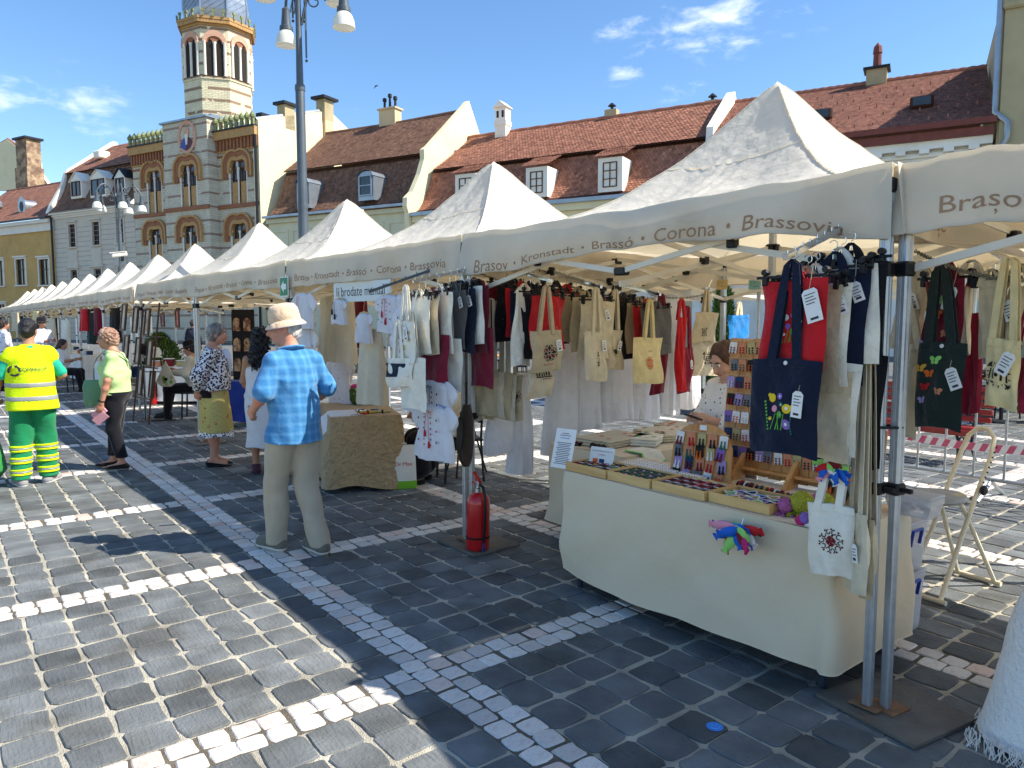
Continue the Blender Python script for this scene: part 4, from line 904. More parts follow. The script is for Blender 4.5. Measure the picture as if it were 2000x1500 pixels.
# ================= lamps =================
m_post=mat('grey_post_paint',srgb(84,92,98),.45,.1,3,.1,metal=.2);m_opal=mat('opal_glass',srgb(240,238,226),.25,.03,3,transl=.25,spec=.5)
def street_lamp(base,h,arms,label,arm,s=1.0,group=None):
 t=thing('street_lamp',label,'street lamp',base,group);fr=Frame(base,(1,0,0),(0,1,0))
 ob('post',MB().lathe([(.17*s,0),(.17*s,.5),(.12*s,.6),(.125*s,h*.45),(.115*s,h*.5),(.11*s,h*.78),(.085*s,h*.79),(.06*s,h)],fr,16),m_post,t,smooth=True)
 for z in(h*.5,h*.785):ob('collar',MB().lathe([(.12*s,z-.05),(.125*s,z),(.115*s,z+.06)],fr,14),m_post,t,smooth=True)
 for a,dz in arms:
  a=R(a);d=V3(math.cos(a),math.sin(a),0);P=lambda r_,z:fr.o+d*r_+V3(0,0,z+dz)
  pts=[P(.06,h-.5),P(.2,h+.2),P(arm*.45,h+.75),P(arm*.85,h+.6),P(arm,h+.1)]
  pts=[sum(w_*q for w_,q in zip(((1-v)**4,4*v*(1-v)**3,6*v*v*(1-v)**2,4*v**3*(1-v),v**4),pts))for v in np.linspace(0,1,14)]
  ar=ob('arm',MB().tube(pts,.035*s,8),m_post,t,smooth=True)
  ob('scroll',MB().tube([P(.08+.25*s*(1-q)*math.cos(q*9)+.25,h-.1+.25*s*(1-q)*math.sin(q*9))for q in np.linspace(0,.9,16)],.018*s,5),m_post,ar)
  ob('lamp_rod',MB().tube([P(.14,h-.1),P(.14,h-1.1)],.022*s,6).ball(tuple(P(.14,h-1.15)),.035*s),m_post,ar)
  lf=Frame(P(arm,h+.1),(1,0,0),(0,1,0))
  ho=ob('lamp_housing',MB().lathe([(.05*s,.02),(.1*s,-.02),(.095*s,-.06),(.125*s,-.42*s),(.16*s,-.44*s),(.165*s,-.54*s),(.13*s,-.55*s)],lf,16),m_post,ar,smooth=True)
  ob('lamp_shade',MB().lathe([(.14*s,-.54*s),(.2*s,-.62*s),(.245*s,-.74*s),(.265*s,-.90*s),(.25*s,-.905*s),(.2*s,-.89*s),(.05,-.87*s)],lf,20),m_opal,ho,smooth=True,ang=60)
 ob('finial',MB().lathe([(.055*s,h),(.09*s,h+.1),(.05*s,h+.3),(.08*s,h+.45),(.0,h+.8)],fr,10),m_post,t,smooth=True)
 return t
lp=D(597,600,9.2)
lampd=14.2;lb=D(597,640,lampd);lb[2]=0
street_lamp(lb,D(588,62,lampd)[2]+.62,[(-8,0),(121,0),(50,.75),(150,.75)],'tall grey street lamp rising behind the tents with white glass shades',.88,.78)
fd=34.;fb_=D(242,640,fd);fb_[2]=0
street_lamp(fb_,D(242,385,fd)[2],[(k*72+20,0)for k in range(5)],'five-armed grey street lamp in front of the church',.95,.78)
cb_=D(240,640,30);cb_[2]=0;zc_=D(240,500,30)[2]
t=thing('surveillance_camera','white surveillance camera on a pole above the far tents','camera',cb_)
ob('pole',MB().tube([cb_,cb_+V3(0,0,zc_-.2)],.05,8),m_post,t)
cfr=Frame(cb_+V3(0,0,zc_),unit((-.9,-.3,-.12)),unit((-.3,.9,0)),(0,0,1))
ob('camera_body',MB().box((0,0,.05),(.55,.16,.16),cfr,bev=.03).box((.05,0,.15),(.62,.2,.03),cfr,bev=.01),m_white,t);ob('bracket',MB().box((-.1,0,-.12),(.12,.1,.2),cfr,bev=.02),m_dark,t)
# ================= builders for goods =================
def fabric(n,c,v=.08,rough=.9,transl=0,bump=.25):return mat(n,srgb(*c),rough,v,14,bump*2,26,spec=.08,sheen=.25,transl=transl)
C=dict(red=(196,34,40),navy=(24,32,52),black=(30,29,32),natural=(216,202,172),cream=(236,230,212),jute=(192,174,140),maroon=(110,26,44),bordeaux=(136,34,56),grey=(96,92,90),dgreen=(36,48,44),blue=(20,120,190),taupe=(176,158,128),sand=(206,190,160),white=(236,232,226),yellowish=(224,204,150))
FAB={k:fabric('cotton_'+k,v)for k,v in C.items()}
FAB['burlap']=fabric('burlap',(186,158,118),.1,bump=.7);FAB['linen']=mat('linen_cloth',srgb(224,205,174),.9,.02,3,.55,3.2,spec=.08,sheen=.25);FAB['lace']=fabric('white_cotton',(240,238,240),.04,transl=.25);FAB['ivory']=fabric('ivory_cotton',(228,214,186),.05,transl=.2)
for n_,d_ in(('linen_cloth',.045),('burlap',.05),('tent_canvas',.026)):[n for n in MATS[n_].node_tree.nodes if n.type=='BUMP'][0].inputs['Distance'].default_value=d_
m_paper=mat('white_card',srgb(240,238,232),.7,.03,8);m_ink=mat('dark_ink',srgb(60,58,70),.8);m_pine=mat('pine_wood',srgb(222,184,122),.6,.14,3,.2,40,stretch=(1,1,8),col2=srgb(206,164,104));m_board=mat('varnished_board',srgb(212,154,92),.45,.18,4,.2,40,stretch=(6,6,1),col2=srgb(190,128,72))
def col(n,*c):return mat('dye_'+n,srgb(*c),.7,.08,20,.15,120)
DYE={n:col(n,*c)for n,c in dict(purple=(136,104,184),yellow=(236,200,40),green=(100,170,60),teal=(40,110,96),pink=(226,150,170),orange=(226,106,34),red=(190,30,36),dred=(120,26,34),black=(32,30,32),white=(236,234,230),blue=(30,100,200),lime=(150,214,110),terracotta=(208,138,104),olive=(192,178,126),slategrey=(116,120,126),lilac=(170,150,200),magenta=(196,40,110),petrol=(32,62,100),crochet=(176,178,60),rose=(196,110,170),cyan=(40,150,190),gold=(206,160,60)).items()}
def disc(mb,fn,cx,cy,r,m=0,n=10,ry=None,rot=0):
 ry=ry or r;c,s=math.cos(rot),math.sin(rot)
 mb.add([fn(cx+r*math.cos(a)*c-ry*math.sin(a)*s,cy+r*math.cos(a)*s+ry*math.sin(a)*c)for a in np.linspace(0,2*math.pi,n+1)[:-1]],[tuple(range(n))],m)
def quad2(mb,fn,pts,m=0):mb.add([fn(x,y)for x,y in pts],[tuple(range(len(pts)))],m)
def emblem(kind,fn,s,mats):
 """needlework drawn as thin stitched shapes on the surface fn(x,y); s = half size"""
 mb=MB()
 if kind=='star':
  for k in range(8):
   a=k*math.pi/4;c_,n_=math.cos(a),math.sin(a);P=lambda x,y:(s*(x*c_-y*n_),s*(x*n_+y*c_))
   quad2(mb,fn,[P(.18,0),P(.55,.2),P(.98,.0),P(.55,-.2)],k%2);quad2(mb,fn,[P(.62,.28),P(.98,.16),P(.95,.34)],0);quad2(mb,fn,[P(.62,-.28),P(.98,-.16),P(.95,-.34)],0)
  disc(mb,fn,0,0,s*.15,0,8)
 elif kind=='flake':
  for k in range(4):
   a=k*math.pi/2;c_,n_=math.cos(a),math.sin(a);P=lambda x,y:(s*(x*c_-y*n_),s*(x*n_+y*c_))
   for w in(0,1):
    o=.28+.3*w;quad2(mb,fn,[P(o,-.34-.1*w),P(o+.12,-.34-.1*w),P(o+.12,.34+.1*w),P(o,.34+.1*w)],0)
   for y in(-.6,-.2,.2,.6):quad2(mb,fn,[P(.78,y-.07),P(1.0,y),P(.78,y+.07)],0)
   quad2(mb,fn,[P(.5,.5),P(.95,.7),P(.7,.95)],0)
  disc(mb,fn,0,0,s*.16,0,8)
 elif kind=='ring':
  for k in range(10):
   a=k*math.pi/5;mb.grid([[fn(s*(.8*math.cos(a)+r_*math.cos(q)),s*(.8*math.sin(a)+r_*math.sin(q)))for r_ in(.14,.22)]for q in np.linspace(a,a+4.6,8)],1);disc(mb,lambda x,y:fn(x,y)+0,s*.98*math.cos(a+.3),s*.98*math.sin(a+.3),s*.09,0,6)
  for k in range(4):
   a=k*math.pi/2+.4;P=lambda x,y:(s*(x*math.cos(a)-y*math.sin(a)),s*(x*math.sin(a)+y*math.cos(a)));quad2(mb,fn,[P(.0,0),P(.34,.3),P(.5,0),P(.34,-.3)],0);quad2(mb,fn,[P(.3,.3),P(.52,.5),P(.2,.48)],0)
 elif kind=='diamond':
  for y,w,m in((0,.5,1),(.45,.36,0),(-.45,.36,0),(.8,.22,0),(-.8,.22,0)):
   quad2(mb,fn,[(-w*s,y*s),(0,(y-.2)*s),(w*s,y*s),(0,(y+.2)*s)],m)
 elif kind=='birds':
  for x,y,r,m in((-.35,.62,.2,0),(.52,.18,.24,0),(.5,-.55,.24,1),(-.2,.1,.16,2),(.1,.72,.15,1),(.12,-.15,.16,3),(-.4,-.35,.09,0),(.2,.35,.13,4)):
   disc(mb,fn,x*s,y*s,r*s,m);disc(mb,lambda a,b:fn(a,b)*1,x*s,y*s,r*s*.35,5 if m!=5 else 0,6)
  for x,y,r in((-.52,.75,.1),(.78,.3,.11)):disc(mb,fn,x*s,y*s,r*s,0,6)
  for k in range(9):disc(mb,fn,(-.72+.03*k)*s,(.45-.16*k)*s,.06*s,3,6);disc(mb,fn,(.72+.02*math.sin(k))*s,(-.05-.11*k)*s,.045*s,4,6)
  for x0,x1 in((-.35,-.15),(.05,-.05),(.2,.35),(-.1,.1)):quad2(mb,fn,[(x0*s,-.85*s),((x0+.05)*s,-.85*s),((x1+.05)*s,-.1*s),(x1*s,-.1*s)],3)
 elif kind=='butterflies':
  for i,(x,y,r)in enumerate(((.1,.85,.22),(-.5,.55,.2),(-.1,.3,.2),(-.25,-.25,.2),(.45,-.45,.18),(-.4,-.8,.18))):
   m=i%6
   for sx in(-1,1):disc(mb,fn,(x+sx*r*.6)*s,(y+r*.3)*s,r*.62*s,m,8,r*.45*s,sx*.5);disc(mb,fn,(x+sx*r*.4)*s,(y-r*.4)*s,r*.4*s,m,8)
 elif kind=='floral':
  rs=random.Random(2)
  for k in range(16):disc(mb,fn,rs.uniform(-1,1)*s,rs.uniform(-.75,.75)*s,rs.uniform(.1,.2)*s,k%3,7)
 elif kind=='band':quad2(mb,fn,[(-s,-.35*s),(s,-.35*s),(s,.35*s),(-s,.35*s)],0)
 elif kind=='word':text_on(mb,mats[1],s,fn,0,.5);mats=mats[:1]
 elif kind=='house':
  quad2(mb,fn,[(-s,-.2*s),(s,-.2*s),(s,-.1*s),(-s,-.1*s)],0)
  for k in range(6):quad2(mb,fn,[((-.9+.3*k)*s,-.1*s),((-.75+.3*k)*s,-.1*s),((-.75+.3*k)*s,(.2+.2*(k%3))*s),((-.9+.3*k)*s,(.3+.2*(k%2))*s)],0)
  for k in range(5):disc(mb,fn,(-.1+.2*k)*s,-.4*s,.07*s,1,6)
 return mb
def price_tag(fr,parent,x=.06,z=-.1,w=.045,h=.08,a=.35,y=-.02,name='price_tag'):
 f2=Frame(fr(x,y,z),fr.m[0]*math.cos(a)+fr.m[2]*math.sin(a),fr.m[1],fr.m[2]*math.cos(a)-fr.m[0]*math.sin(a))
 t=ob(name,MB().prism([(-w/2,-h),(w/2,-h),(w/2,-.012),(w/2-.012,0),(-w/2+.012,0),(-w/2,-.012)],0,.0012,f2),m_paper,parent)
 pr_=MB()
 for k in range(4):pr_.box((-.004*(k%2),-.0012,-.02-.012*k),(w*(.7-.15*(k%2)),.0006,.003),f2)
 pr_.box((0,-.0012,-h+.014),(w*.5,.0006,.009),f2);ob('tag_print',pr_,m_ink,t)
 ob('tag_string',MB().tube([fr(x,y*.3,z+.09),fr(x+.004,y*.8,z+.03),f2(0,0,-.006)],.0012,4),FAB['jute'],t)
 return t
def tote(fr,w,h,fab,label,strap=.28,gap=.13,sw=.028,emb=None,tag=None,th=.022,seed=0,strapfab=None,group=None,button=False,apex=None,cat='tote bag',skew=0,emb_x=0,emb_z=-.5):
 """fr: top centre of the bag, x across, y outwards to the back (viewer looks along +y), z up"""
 t=thing('tote_bag',label,cat,fr(0,0,-h),group);rs=random.Random(seed);ph=rs.random()*6;sk=skew+rs.uniform(-.045,.045);fr=Frame(fr.o,*fr.rot(rs.uniform(-.12,.12)).m)
 def S(x,z,side=-1):
  e=(1-(2*x/w)**2)**.5 if abs(2*x/w)<1 else 0;v=-z/h
  y=side*th*(.25+.75*math.sin(math.pi*min(1,max(0,v*.92+.04)))**.6)*max(0,e)**.5
  y+=.011*math.sin(8*x/w+ph+4*v)*(v+.15)+.006*math.sin(6*v+ph*2)+.004*math.sin(17*x/w-9*v+ph)
  return fr(x*(1-.04*math.sin(3.1*v))+sk*z+.008*math.sin(4*v+ph),y,z+.009*math.sin(5*x/w+ph)*(1 if v>.5 else.5))
 xs=np.linspace(-w/2,w/2,13);zs=np.linspace(0,-h,11);mb=MB()
 ring_=lambda z:[S(x,z,-1)for x in xs]+[S(x,z,1)for x in xs[-2:0:-1]]
 mb.grid([ring_(z)for z in zs],closed=True);k=len(xs)*2-2;mb.f.append(tuple(range((len(zs)-1)*k,len(zs)*k)));mb.m.append(0);mb.c.append(None)
 ob('bag_body',mb,fab,t,smooth=True,ang=50)
 ob('hem_stitch',MB().tube([S(x,-.03,-1)+fr.m[1]*-.001 for x in xs],.0012,4),fab,t)
 ap=apex if apex is not None else fr(rs.uniform(-.01,.01),.0,strap)
 for sd in(-1,1):
  P0_,P1_=fr(-gap/2,sd*th*.5,-.02),fr(gap/2,sd*th*.5,-.02);top=np.array(ap)+fr.m[1]*sd*.008;wv=unit(fr.m[0])
  c_=[P0_,P0_+(top-P0_)*.6+fr.m[0]*-.012,top-fr.m[0]*.018,top+fr.m[0]*.018,P1_+(top-P1_)*.6+fr.m[0]*.012,P1_]
  ws=[wv,wv,unit(fr.m[0]*.5+fr.m[2]),unit(fr.m[0]*.5-fr.m[2]),wv,wv]
  ws=[wv,wv,unit(fr.m[0]*.75+fr.m[2]*.6),unit(fr.m[0]*.75-fr.m[2]*.6),wv,wv]
  Q=[]
  for q in np.linspace(0,5,21):
   i=min(4,int(q));f_=q-i;p=c_[i]*(1-f_)+c_[i+1]*f_;v_=unit(ws[i]*(1-f_)+ws[i+1]*f_);Q.append([p-v_*sw/2,p+v_*sw/2])
  ob('handle',MB().sheet(Q,.003),strapfab or fab,t,smooth=True,ang=60)
 fe=lambda x,y:S(emb_x*w+x,emb_z*h+y,-1)-fr.m[1]*.0025
 if emb:
  for e in(emb if isinstance(emb,list)else[emb]):
   kind,s,mats=e[:3];ex,ez=e[3]if len(e)>3 else(emb_x,emb_z)
   f3=lambda x,y,ex=ex,ez=ez:S(max(-w/2,min(w/2,ex*w+x)),ez*h+y,-1)-fr.m[1]*.0025
   ob('embroidery',emblem(kind,f3,s,mats),mats[:1]if kind=='word'else mats,t)
 if tag:price_tag(fr,t,*tag,y=-th-.012)
 if button:ob('button',MB().lathe([(.0,-.004),(.008,-.003),(.009,0)],Frame(S(0,-.018),fr.m[0],fr.m[2],fr.m[1]),10),DYE['white'],t)
 return t
m_hang=m_black
def hanger(fr,w,label,hook=.1,group=None,clips=True,mat_=None):
 """fr: middle of the bar; x along it"""
 m_=mat_ or m_hang;t=thing('clip_hanger',label,'hanger',fr(0,0,0),group)
 ob('hanger_bar',MB().box((0,0,0),(w,.008,.012),fr,bev=.002).box((0,0,.018),(.02,.008,.03),fr,bev=.002),m_,t)
 ob('hanger_hook',MB().tube([fr(0,0,.03),fr(0,0,hook*.55)]+[fr(.018*math.sin(a),0,hook*.75-.018*math.cos(a))for a in np.linspace(0,4.2,9)],.0018,5),m_chrome,t)
 if clips:
  for s in(-1,1):ob('hanger_clip',MB().box((s*w*.38,-.008,-.014),(.024,.01,.042),fr,bev=.004).box((s*w*.38,.008,-.014),(.024,.008,.042),fr,bev=.004).lathe([(.013,-.016),(.015,-.004),(.013,.012)],Frame(fr(s*w*.38,0,.02),fr.m[0],fr.m[2],fr.m[1]),8),m_,t)
 return t
def loft(mb,rings,m=0,cap=True):
 a=np.array(rings);mb.grid(a,m,closed=True);n=a.shape[1];o=len(mb.v)-a.shape[0]*n
 if cap:mb.f+=[tuple(range(o,o+n))[::-1],tuple(range(len(mb.v)-n,len(mb.v)))];mb.m+=[m,m];mb.c+=[None,None]
 return mb
def drape(fr,prof,seed=0,n=28,folds=7,amp=.1,dep=.05,neck=False):
 """hanging cloth as a soft flattened tube; prof: (z, half width, depth factor) from the top down"""
 rs=random.Random(seed);ph=rs.random()*6;rings=[];L_=prof[0][0]-prof[-1][0]
 zs=np.interp(np.linspace(0,1,22),np.linspace(0,1,len(prof)),[p[0]for p in prof]);
 for z in zs:
  w=np.interp(-z,[-p[0]for p in prof],[p[1]for p in prof]);d=np.interp(-z,[-p[0]for p in prof],[p[2]for p in prof])*dep;t=(prof[0][0]-z)/L_
  r_=[]
  for k in range(n):
   a=2*math.pi*k/n;f=1+amp*t*math.sin(folds*a+ph+1.5*t);sx=math.copysign(abs(math.cos(a))**.8,math.cos(a))
   r_.append(fr(w*sx*(1+.03*math.sin(3*t+ph))+.01*math.sin(5*t+ph),d*math.sin(a)*f+.012*t*math.sin(folds*.7*math.cos(a)*3+ph),z+.008*math.sin(4*math.cos(a)+ph)*t))
  rings.append(r_)
 return loft(MB(),rings)
def blouse(fr,w,h,fab,label,cat='blouse',sl=.2,sa=.9,group=None,emb=None,seed=0,hanger_mat=None,flare=1.15,tassel=None):
 """fr: neck centre, x across, y away from viewer, z up"""
 t=thing('blouse',label,cat,fr(0,0,-h),group)
 ob('garment_body',drape(fr,[(0,w*.18,.5),(-.03*h/.5,w*.42,.9),(-h*.16,w*.5,1),(-h*.4,w*.47,1),(-h*.75,w*.5*flare,1.1),(-h,w*.53*flare,1.0)],seed),fab,t,smooth=True,ang=70)
 for s in(-1,1):
  a=V3(s*w*.36,0,-.05*h/.5);d=V3(s*math.sin(sa),0,-math.cos(sa));rs_=[]
  for k in range(8):
   q=k/7;r_=w*(.13+.05*math.sin(q*2.6))*(1 if q<.9 else.82);c=a+d*sl*q;up=V3(d[2],0,-d[0])
   rs_.append([fr(*(c+up*r_*math.cos(x)*(1+.06*math.sin(5*x+seed))+V3(0,r_*.35*math.sin(x),0)))for x in np.linspace(0,2*math.pi,15)[:-1]])
  ob('sleeve',loft(MB(),rs_),fab,t,smooth=True,ang=70)
 ob('neck_binding',MB().tube([fr(w*.19*math.cos(x),.03*math.sin(x),-.004+.012*math.sin(x))for x in np.linspace(0,2*math.pi,15)[:-1]],.004,5,closed=True),fab,t)
 if emb:
  m1,m2=emb;mb=MB();F2=lambda x,y:fr(x,-.052-.008,y);rs=random.Random(seed)
  for s in(-1,1):
   for k in range(7):disc(mb,F2,s*w*.11+rs.uniform(-.004,.004),-h*(.12+.1*k),w*.022,k%2,6)
   for k in range(3):disc(mb,F2,s*w*(.3),-h*(.25+.2*k),w*.026,(k+1)%2,6)
  for k in range(5):disc(mb,F2,(k-2)*w*.05,-h*.1-.012*abs(k-2),w*.018,k%2,6)
  ob('embroidery',mb,[m1,m2],t)
 if tassel is not None:
  for s in(-1,1):ob('tassel',MB().tube([fr(s*.012,-.06,-h*.1),fr(s*.022,-.066,-h*.4),fr(s*.025,-.064,-h*(.62+.1*s))],.0016,4).lathe([(.002,.03),(.007,.02),(.009,-.02),(.003,-.022)],fr.at(s*.025,-.064,-h*(.62+.1*s)),6),tassel,t)
 hm=MB().tube([fr(x,0,.012-.5*abs(x)*.35)for x in np.linspace(-w*.42,w*.42,9)],.007,6);hm.tube([fr(0,0,.01),fr(0,0,.06)]+[fr(.016*math.sin(q),0,.085-.016*math.cos(q))for q in np.linspace(0,4,7)],.002,5)
 ob('hanger',hm,hanger_mat or m_pine,t);return t
def skirt(fr,w,h,fab,label,cat='skirt',group=None,seed=0,top=.35,name='skirt'):
 t=thing(name,label,cat,fr(0,0,-h),group)
 ob('garment_body',drape(fr,[(0,w*top,.7),(-h*.1,w*(top+.04),.9),(-h*.5,w*.45,1.2),(-h,w*.52,1.4)],seed,36,9,.16,.06),fab,t,smooth=True,ang=70)
 ob('waistband',MB().tube([fr(w*(top+.012)*math.cos(x),.05*math.sin(x),-.01)for x in np.linspace(0,2*math.pi,19)[:-1]],.012,6,closed=True),fab,t);return t
def tablecloth(fr,x0,x1,y0,y1,zt,hem,fab,label,seed=0,rad=.05,folds=(30,.008),name='tablecloth',flare=.03,part=None):
 """cloth over a table: flat top, rounded shoulders, skirt with soft folds; hem(s) gives hem height round the edge"""
 t=thing(name,label,'tablecloth',fr((x0+x1)/2,(y0+y1)/2,0));rs=random.Random(seed)
 pts=[];n=22
 for(cx,cy,a0)in((x1-rad,y0+rad,-math.pi/2),(x1-rad,y1-rad,0),(x0+rad,y1-rad,math.pi/2),(x0+rad,y0+rad,math.pi)):
  for a in np.linspace(a0,a0+math.pi/2,6):pts.append((cx+rad*math.cos(a),cy+rad*math.sin(a),math.cos(a),math.sin(a)))
 dense=[]
 for i in range(len(pts)):
  a,b=pts[i],pts[(i+1)%len(pts)];k=max(1,int(math.hypot(b[0]-a[0],b[1]-a[1])/.03))
  for q in range(k):f=q/k;dense.append(tuple(a[j]*(1-f)+b[j]*f for j in range(4)))
 N_=len(dense);ph=rs.random()*6;rings=[]
 for h in np.linspace(0,1,16):
  r_=[]
  for i,(x,y,nx,ny)in enumerate(dense):
   s=i/N_;hz=hem(x,y);z=zt-(zt-hz)*h**1.0;out=flare*h+.014*math.sin(3.1*x+5*h+ph)*h+.007*math.sin(11*(x+y)+9*h+ph)*math.sin(3.1*h)+.008*max(0,math.sin(5.2*x-7*h+ph))**6*h+folds[1]*h*(math.sin(folds[0]*s*6.28/4+ph)+.6*math.sin(folds[0]*1.7*s*6.28/4+2*ph)+.5*math.sin(23*s+6*h+ph))
   if h<.08:out-=.012*(1-h/.08)
   r_.append(fr(x+nx*out,y+ny*out,z-(.008 if h>0 else 0)))
  rings.append(r_)
 mb=MB();mb.grid(rings,closed=True)
 tx=np.linspace(x0+.012,x1-.012,18);ty=np.linspace(y0+.012,y1-.012,9)
 P_=np.array([[fr(x,y,zt+.001+.002*math.sin(7*x+3*y+ph))for y in ty]for x in tx]);mb.grid(P_)
 ob('cloth',mb,fab,t,smooth=True,ang=70)
 ob('hem',MB().tube(rings[-1],.003,4,closed=True),fab,t);return t
def table(fr,x0,x1,y0,y1,zt,label,leg_m,inset=.08):
 t=thing('table',label,'table',fr((x0+x1)/2,(y0+y1)/2,0))
 ob('table_top',MB().box(((x0+x1)/2,(y0+y1)/2,zt-.022),(x1-x0-.03,y1-y0-.03,.025),fr,bev=.004),m_pine,t)
 for x in(x0+inset,x1-inset):
  for y in(y0+inset,y1-inset):ob('leg',MB().tube([fr(x,y,zt-.03),fr(x,y,.03)],.014,10).lathe([(.017,0),(.017,.05)],fr.at(x,y,0),10),leg_m,t)
 return t
def chain(name,p,q,sag,label,n=60,r=.012):
 """two links alternate; every link is a bent ring"""
 p,q=np.array(p,float),np.array(q,float);t=thing(name,label,'chain',p)
 pts=[p+(q-p)*s-V3(0,0,sag*4*s*(1-s))for s in np.linspace(0,1,n+1)]
 for i in range(n):
  a,b=pts[i],pts[i+1];d=unit(b-a);up=unit(np.cross(d,V3(0,0,1)if i%2 else np.cross(d,V3(0,0,1))));L2=np.linalg.norm(b-a)*.68;m_=(a+b)/2
  ob('chain_link',MB().tube([m_+d*L2*math.cos(x)+up*r*.62*math.sin(x)for x in np.linspace(0,2*math.pi,9)[:-1]],.0026,4,closed=True),m_steelc,t)
 return t
m_steelc=mat('zinc_chain',srgb(120,116,104),.45,.2,30,metal=.7)
m_skin_dummy=None
OW='first second third fourth fifth sixth seventh eighth ninth tenth eleventh twelfth thirteenth fourteenth'.split()
# ================= stall A: totes and earrings =================
FA=TF_[0]
def AX(u):return 3.0-u
AN=FA.m[1]
def pA(px,py,y):
 return FA.inv(onp(px,py,FA(0,y,0),FA.m[1]))
def pAx(px,py,x):return FA.inv(onp(px,py,FA(x,0,0),FA.m[0]))
ZT=.735
m_navyleg=mat('blue_steel_leg',srgb(60,68,84),.4,.1,5,metal=.4)
table(FA,AX(1.94),AX(.18),.0,.71,ZT-.004,'folding table under the beige cloth of the tote stall',m_navyleg)
def hemA(x,y):return.11+.02*math.exp(-((x-AX(1.94))/.1)**2)+.02*math.sin(3*x)
tablecloth(FA,AX(1.95),AX(.17),-.01,.72,ZT,hemA,FAB['linen'],'beige cloth draped to the ground over the earring table',3,.035,(26,.011),flare=.008)
table(FA,.22,.98,.62,2.1,.73,'side table with folded linens under a beige cloth',m_navyleg)
tablecloth(FA,.2,1.0,.6,2.12,.735,lambda x,y:.16,FAB['linen'],'beige cloth over the side table of folded linens',8,.05,(12,.012))
rs=random.Random(5)
for k,(x,y,w,l,a,f,lb)in enumerate(((.55,.95,.34,.5,.1,'ivory','folded cream runner with orange flowers, front of the side table'),(.62,1.5,.4,.42,-.15,'natural','stack of folded cream cloths at the back of the side table'),(.72,1.15,.2,.34,.5,'cream','folded striped napkin lying on the linens'),(.45,1.85,.36,.3,.2,'ivory','rolled ivory cloth at the back corner of the side table'))):
 f2=FA.at(x,y,.74).rot(a);t=thing('folded_linen',lb,'linen',f2(0,0,0))
 for j in range(3):ob('cloth_fold',MB().box((.004*j,.003*j,.012+.02*j),(w,l,.02),f2,bev=.009),FAB[f],t,smooth=True)
 mb=MB()
 for q in range(7):disc(mb,lambda x_,y_:f2(x_,y_,.0665),rs.uniform(-w*.4,w*.4),rs.uniform(-l*.45,l*.45),.018,q%2,8)
 ob('embroidery',mb,kind='stuff',mats=[DYE['orange'],DYE['terracotta']]if k!=2 else[DYE['lime'],DYE['olive']],parent=t)
nf=FA.at(.82,.86,.738)
t=thing('striped_napkin','green-edged napkin hanging over the corner of the side table','napkin',nf(0,0,0));Q=np.array([[nf(.02+.22*a+.02*b,-.2*b+.1,.012+(-.0 if a<.75 else-.12*(a-.75)*4*(.5+.5*b)))for b in np.linspace(0,1,8)]for a in np.linspace(0,1,12)])
ob('cloth',MB().sheet(Q,.003),FAB['cream'],t,smooth=True);ob('border',MB().tube([q for q in Q[-1]],.006,5).tube([q for q in Q[:,-1]],.006,5),DYE['lime'],t)
for k in range(9):
 x,y=.25+.032*k,rs.uniform(.66,.92);f2=FA.at(x,y,.738).rot(rs.random()*6);c_=['dred','black','petrol','white','green','magenta'][k%6]
 t=thing('hair_clip','%s fabric-flower hair clip, %s from the left among the loose clips'%(c_.replace('dred','maroon').replace('petrol','navy'),OW[k]),'hair clip',f2(0,0,0),'flower hair clips on the side table')
 mb=MB()
 for q in range(6):mb.ball((.016*math.cos(q),.016*math.sin(q),.014+.004*(q%2)),(.014,.014,.01),f2,6,0,4)
 ob('flower',mb.ball((0,0,.02),.012,f2,6,0,4)if False else mb,DYE[c_],t);ob('clip',MB().box((.04,0,.004),(.06,.008,.006),f2),m_black,t)
for k in range(3):
 f2=FA.at(.62+.055*k,.68,.748);t=thing('felt_pompom','black felt pompom in a row of three on the side table, %s from the left'%ORD[k].replace('nearest','first'),'pompom',f2(0,0,-.01),'black pompoms');ob('pompom',MB().ball((0,0,.012),.022,f2,9,0,6),DYE['black'],t,smooth=True);ob('thread',MB().tube([f2(0,0,.03),f2(.015,.01,.04)],.002,4),DYE['gold'],t)
def prop_sign(x,y,w,h,tilt,label,lines,rz=0,title=None):
 f0=FA.at(x,y,ZT+.003).rot(rz);f2=Frame(f0.o,f0.m[0],f0.m[1]*math.cos(tilt)-f0.m[2]*math.sin(tilt),f0.m[2]*math.cos(tilt)+f0.m[1]*math.sin(tilt))
 t=thing('table_sign',label,'sign',f2(0,0,0));ob('sheet',MB().box((0,0,h/2),(w,.004,h),f2),m_paper,t);ob('stand',MB().bar(f2(0,.003,h*.6),f0(0,.1,.0),.02,.003),mat('clear_acrylic',srgb(214,222,230),.15,.02,3,spec=.6),t)
 pr_=MB();fn=lambda x_,z_:f2(x_,-.0032,z_)
 if title:
  for(s_,z_,sz)in title:text_on(pr_,s_,sz,lambda a,b,z_=z_:fn(a,z_+b),0,.5,w*.86 if len(s_)>8 else None)
 for(z_,w_,m_)in lines:pr_.box((0,-.0032,z_),(w_,.0008,.0035),f2,m_)
 ob('print',pr_,[m_ink,DYE['red'],DYE['blue']],t,kind='stuff');return t
prop_sign(AX(1.985),.02,.15,.25,.3,'white printed price list leaning at the far end of the table',[(.22,.05,0),(.207,.08,0),(.19,.07,2)]+[(.16-.011*k,.11-.012*(k%3),0)for k in range(13)],.25)
ps=prop_sign(AX(1.80),.18,.17,.14,.3,'white card payment sign with card logos beside the price list',[],.25,[('ACCEPTĂM PLATA CU',.11,.013)])
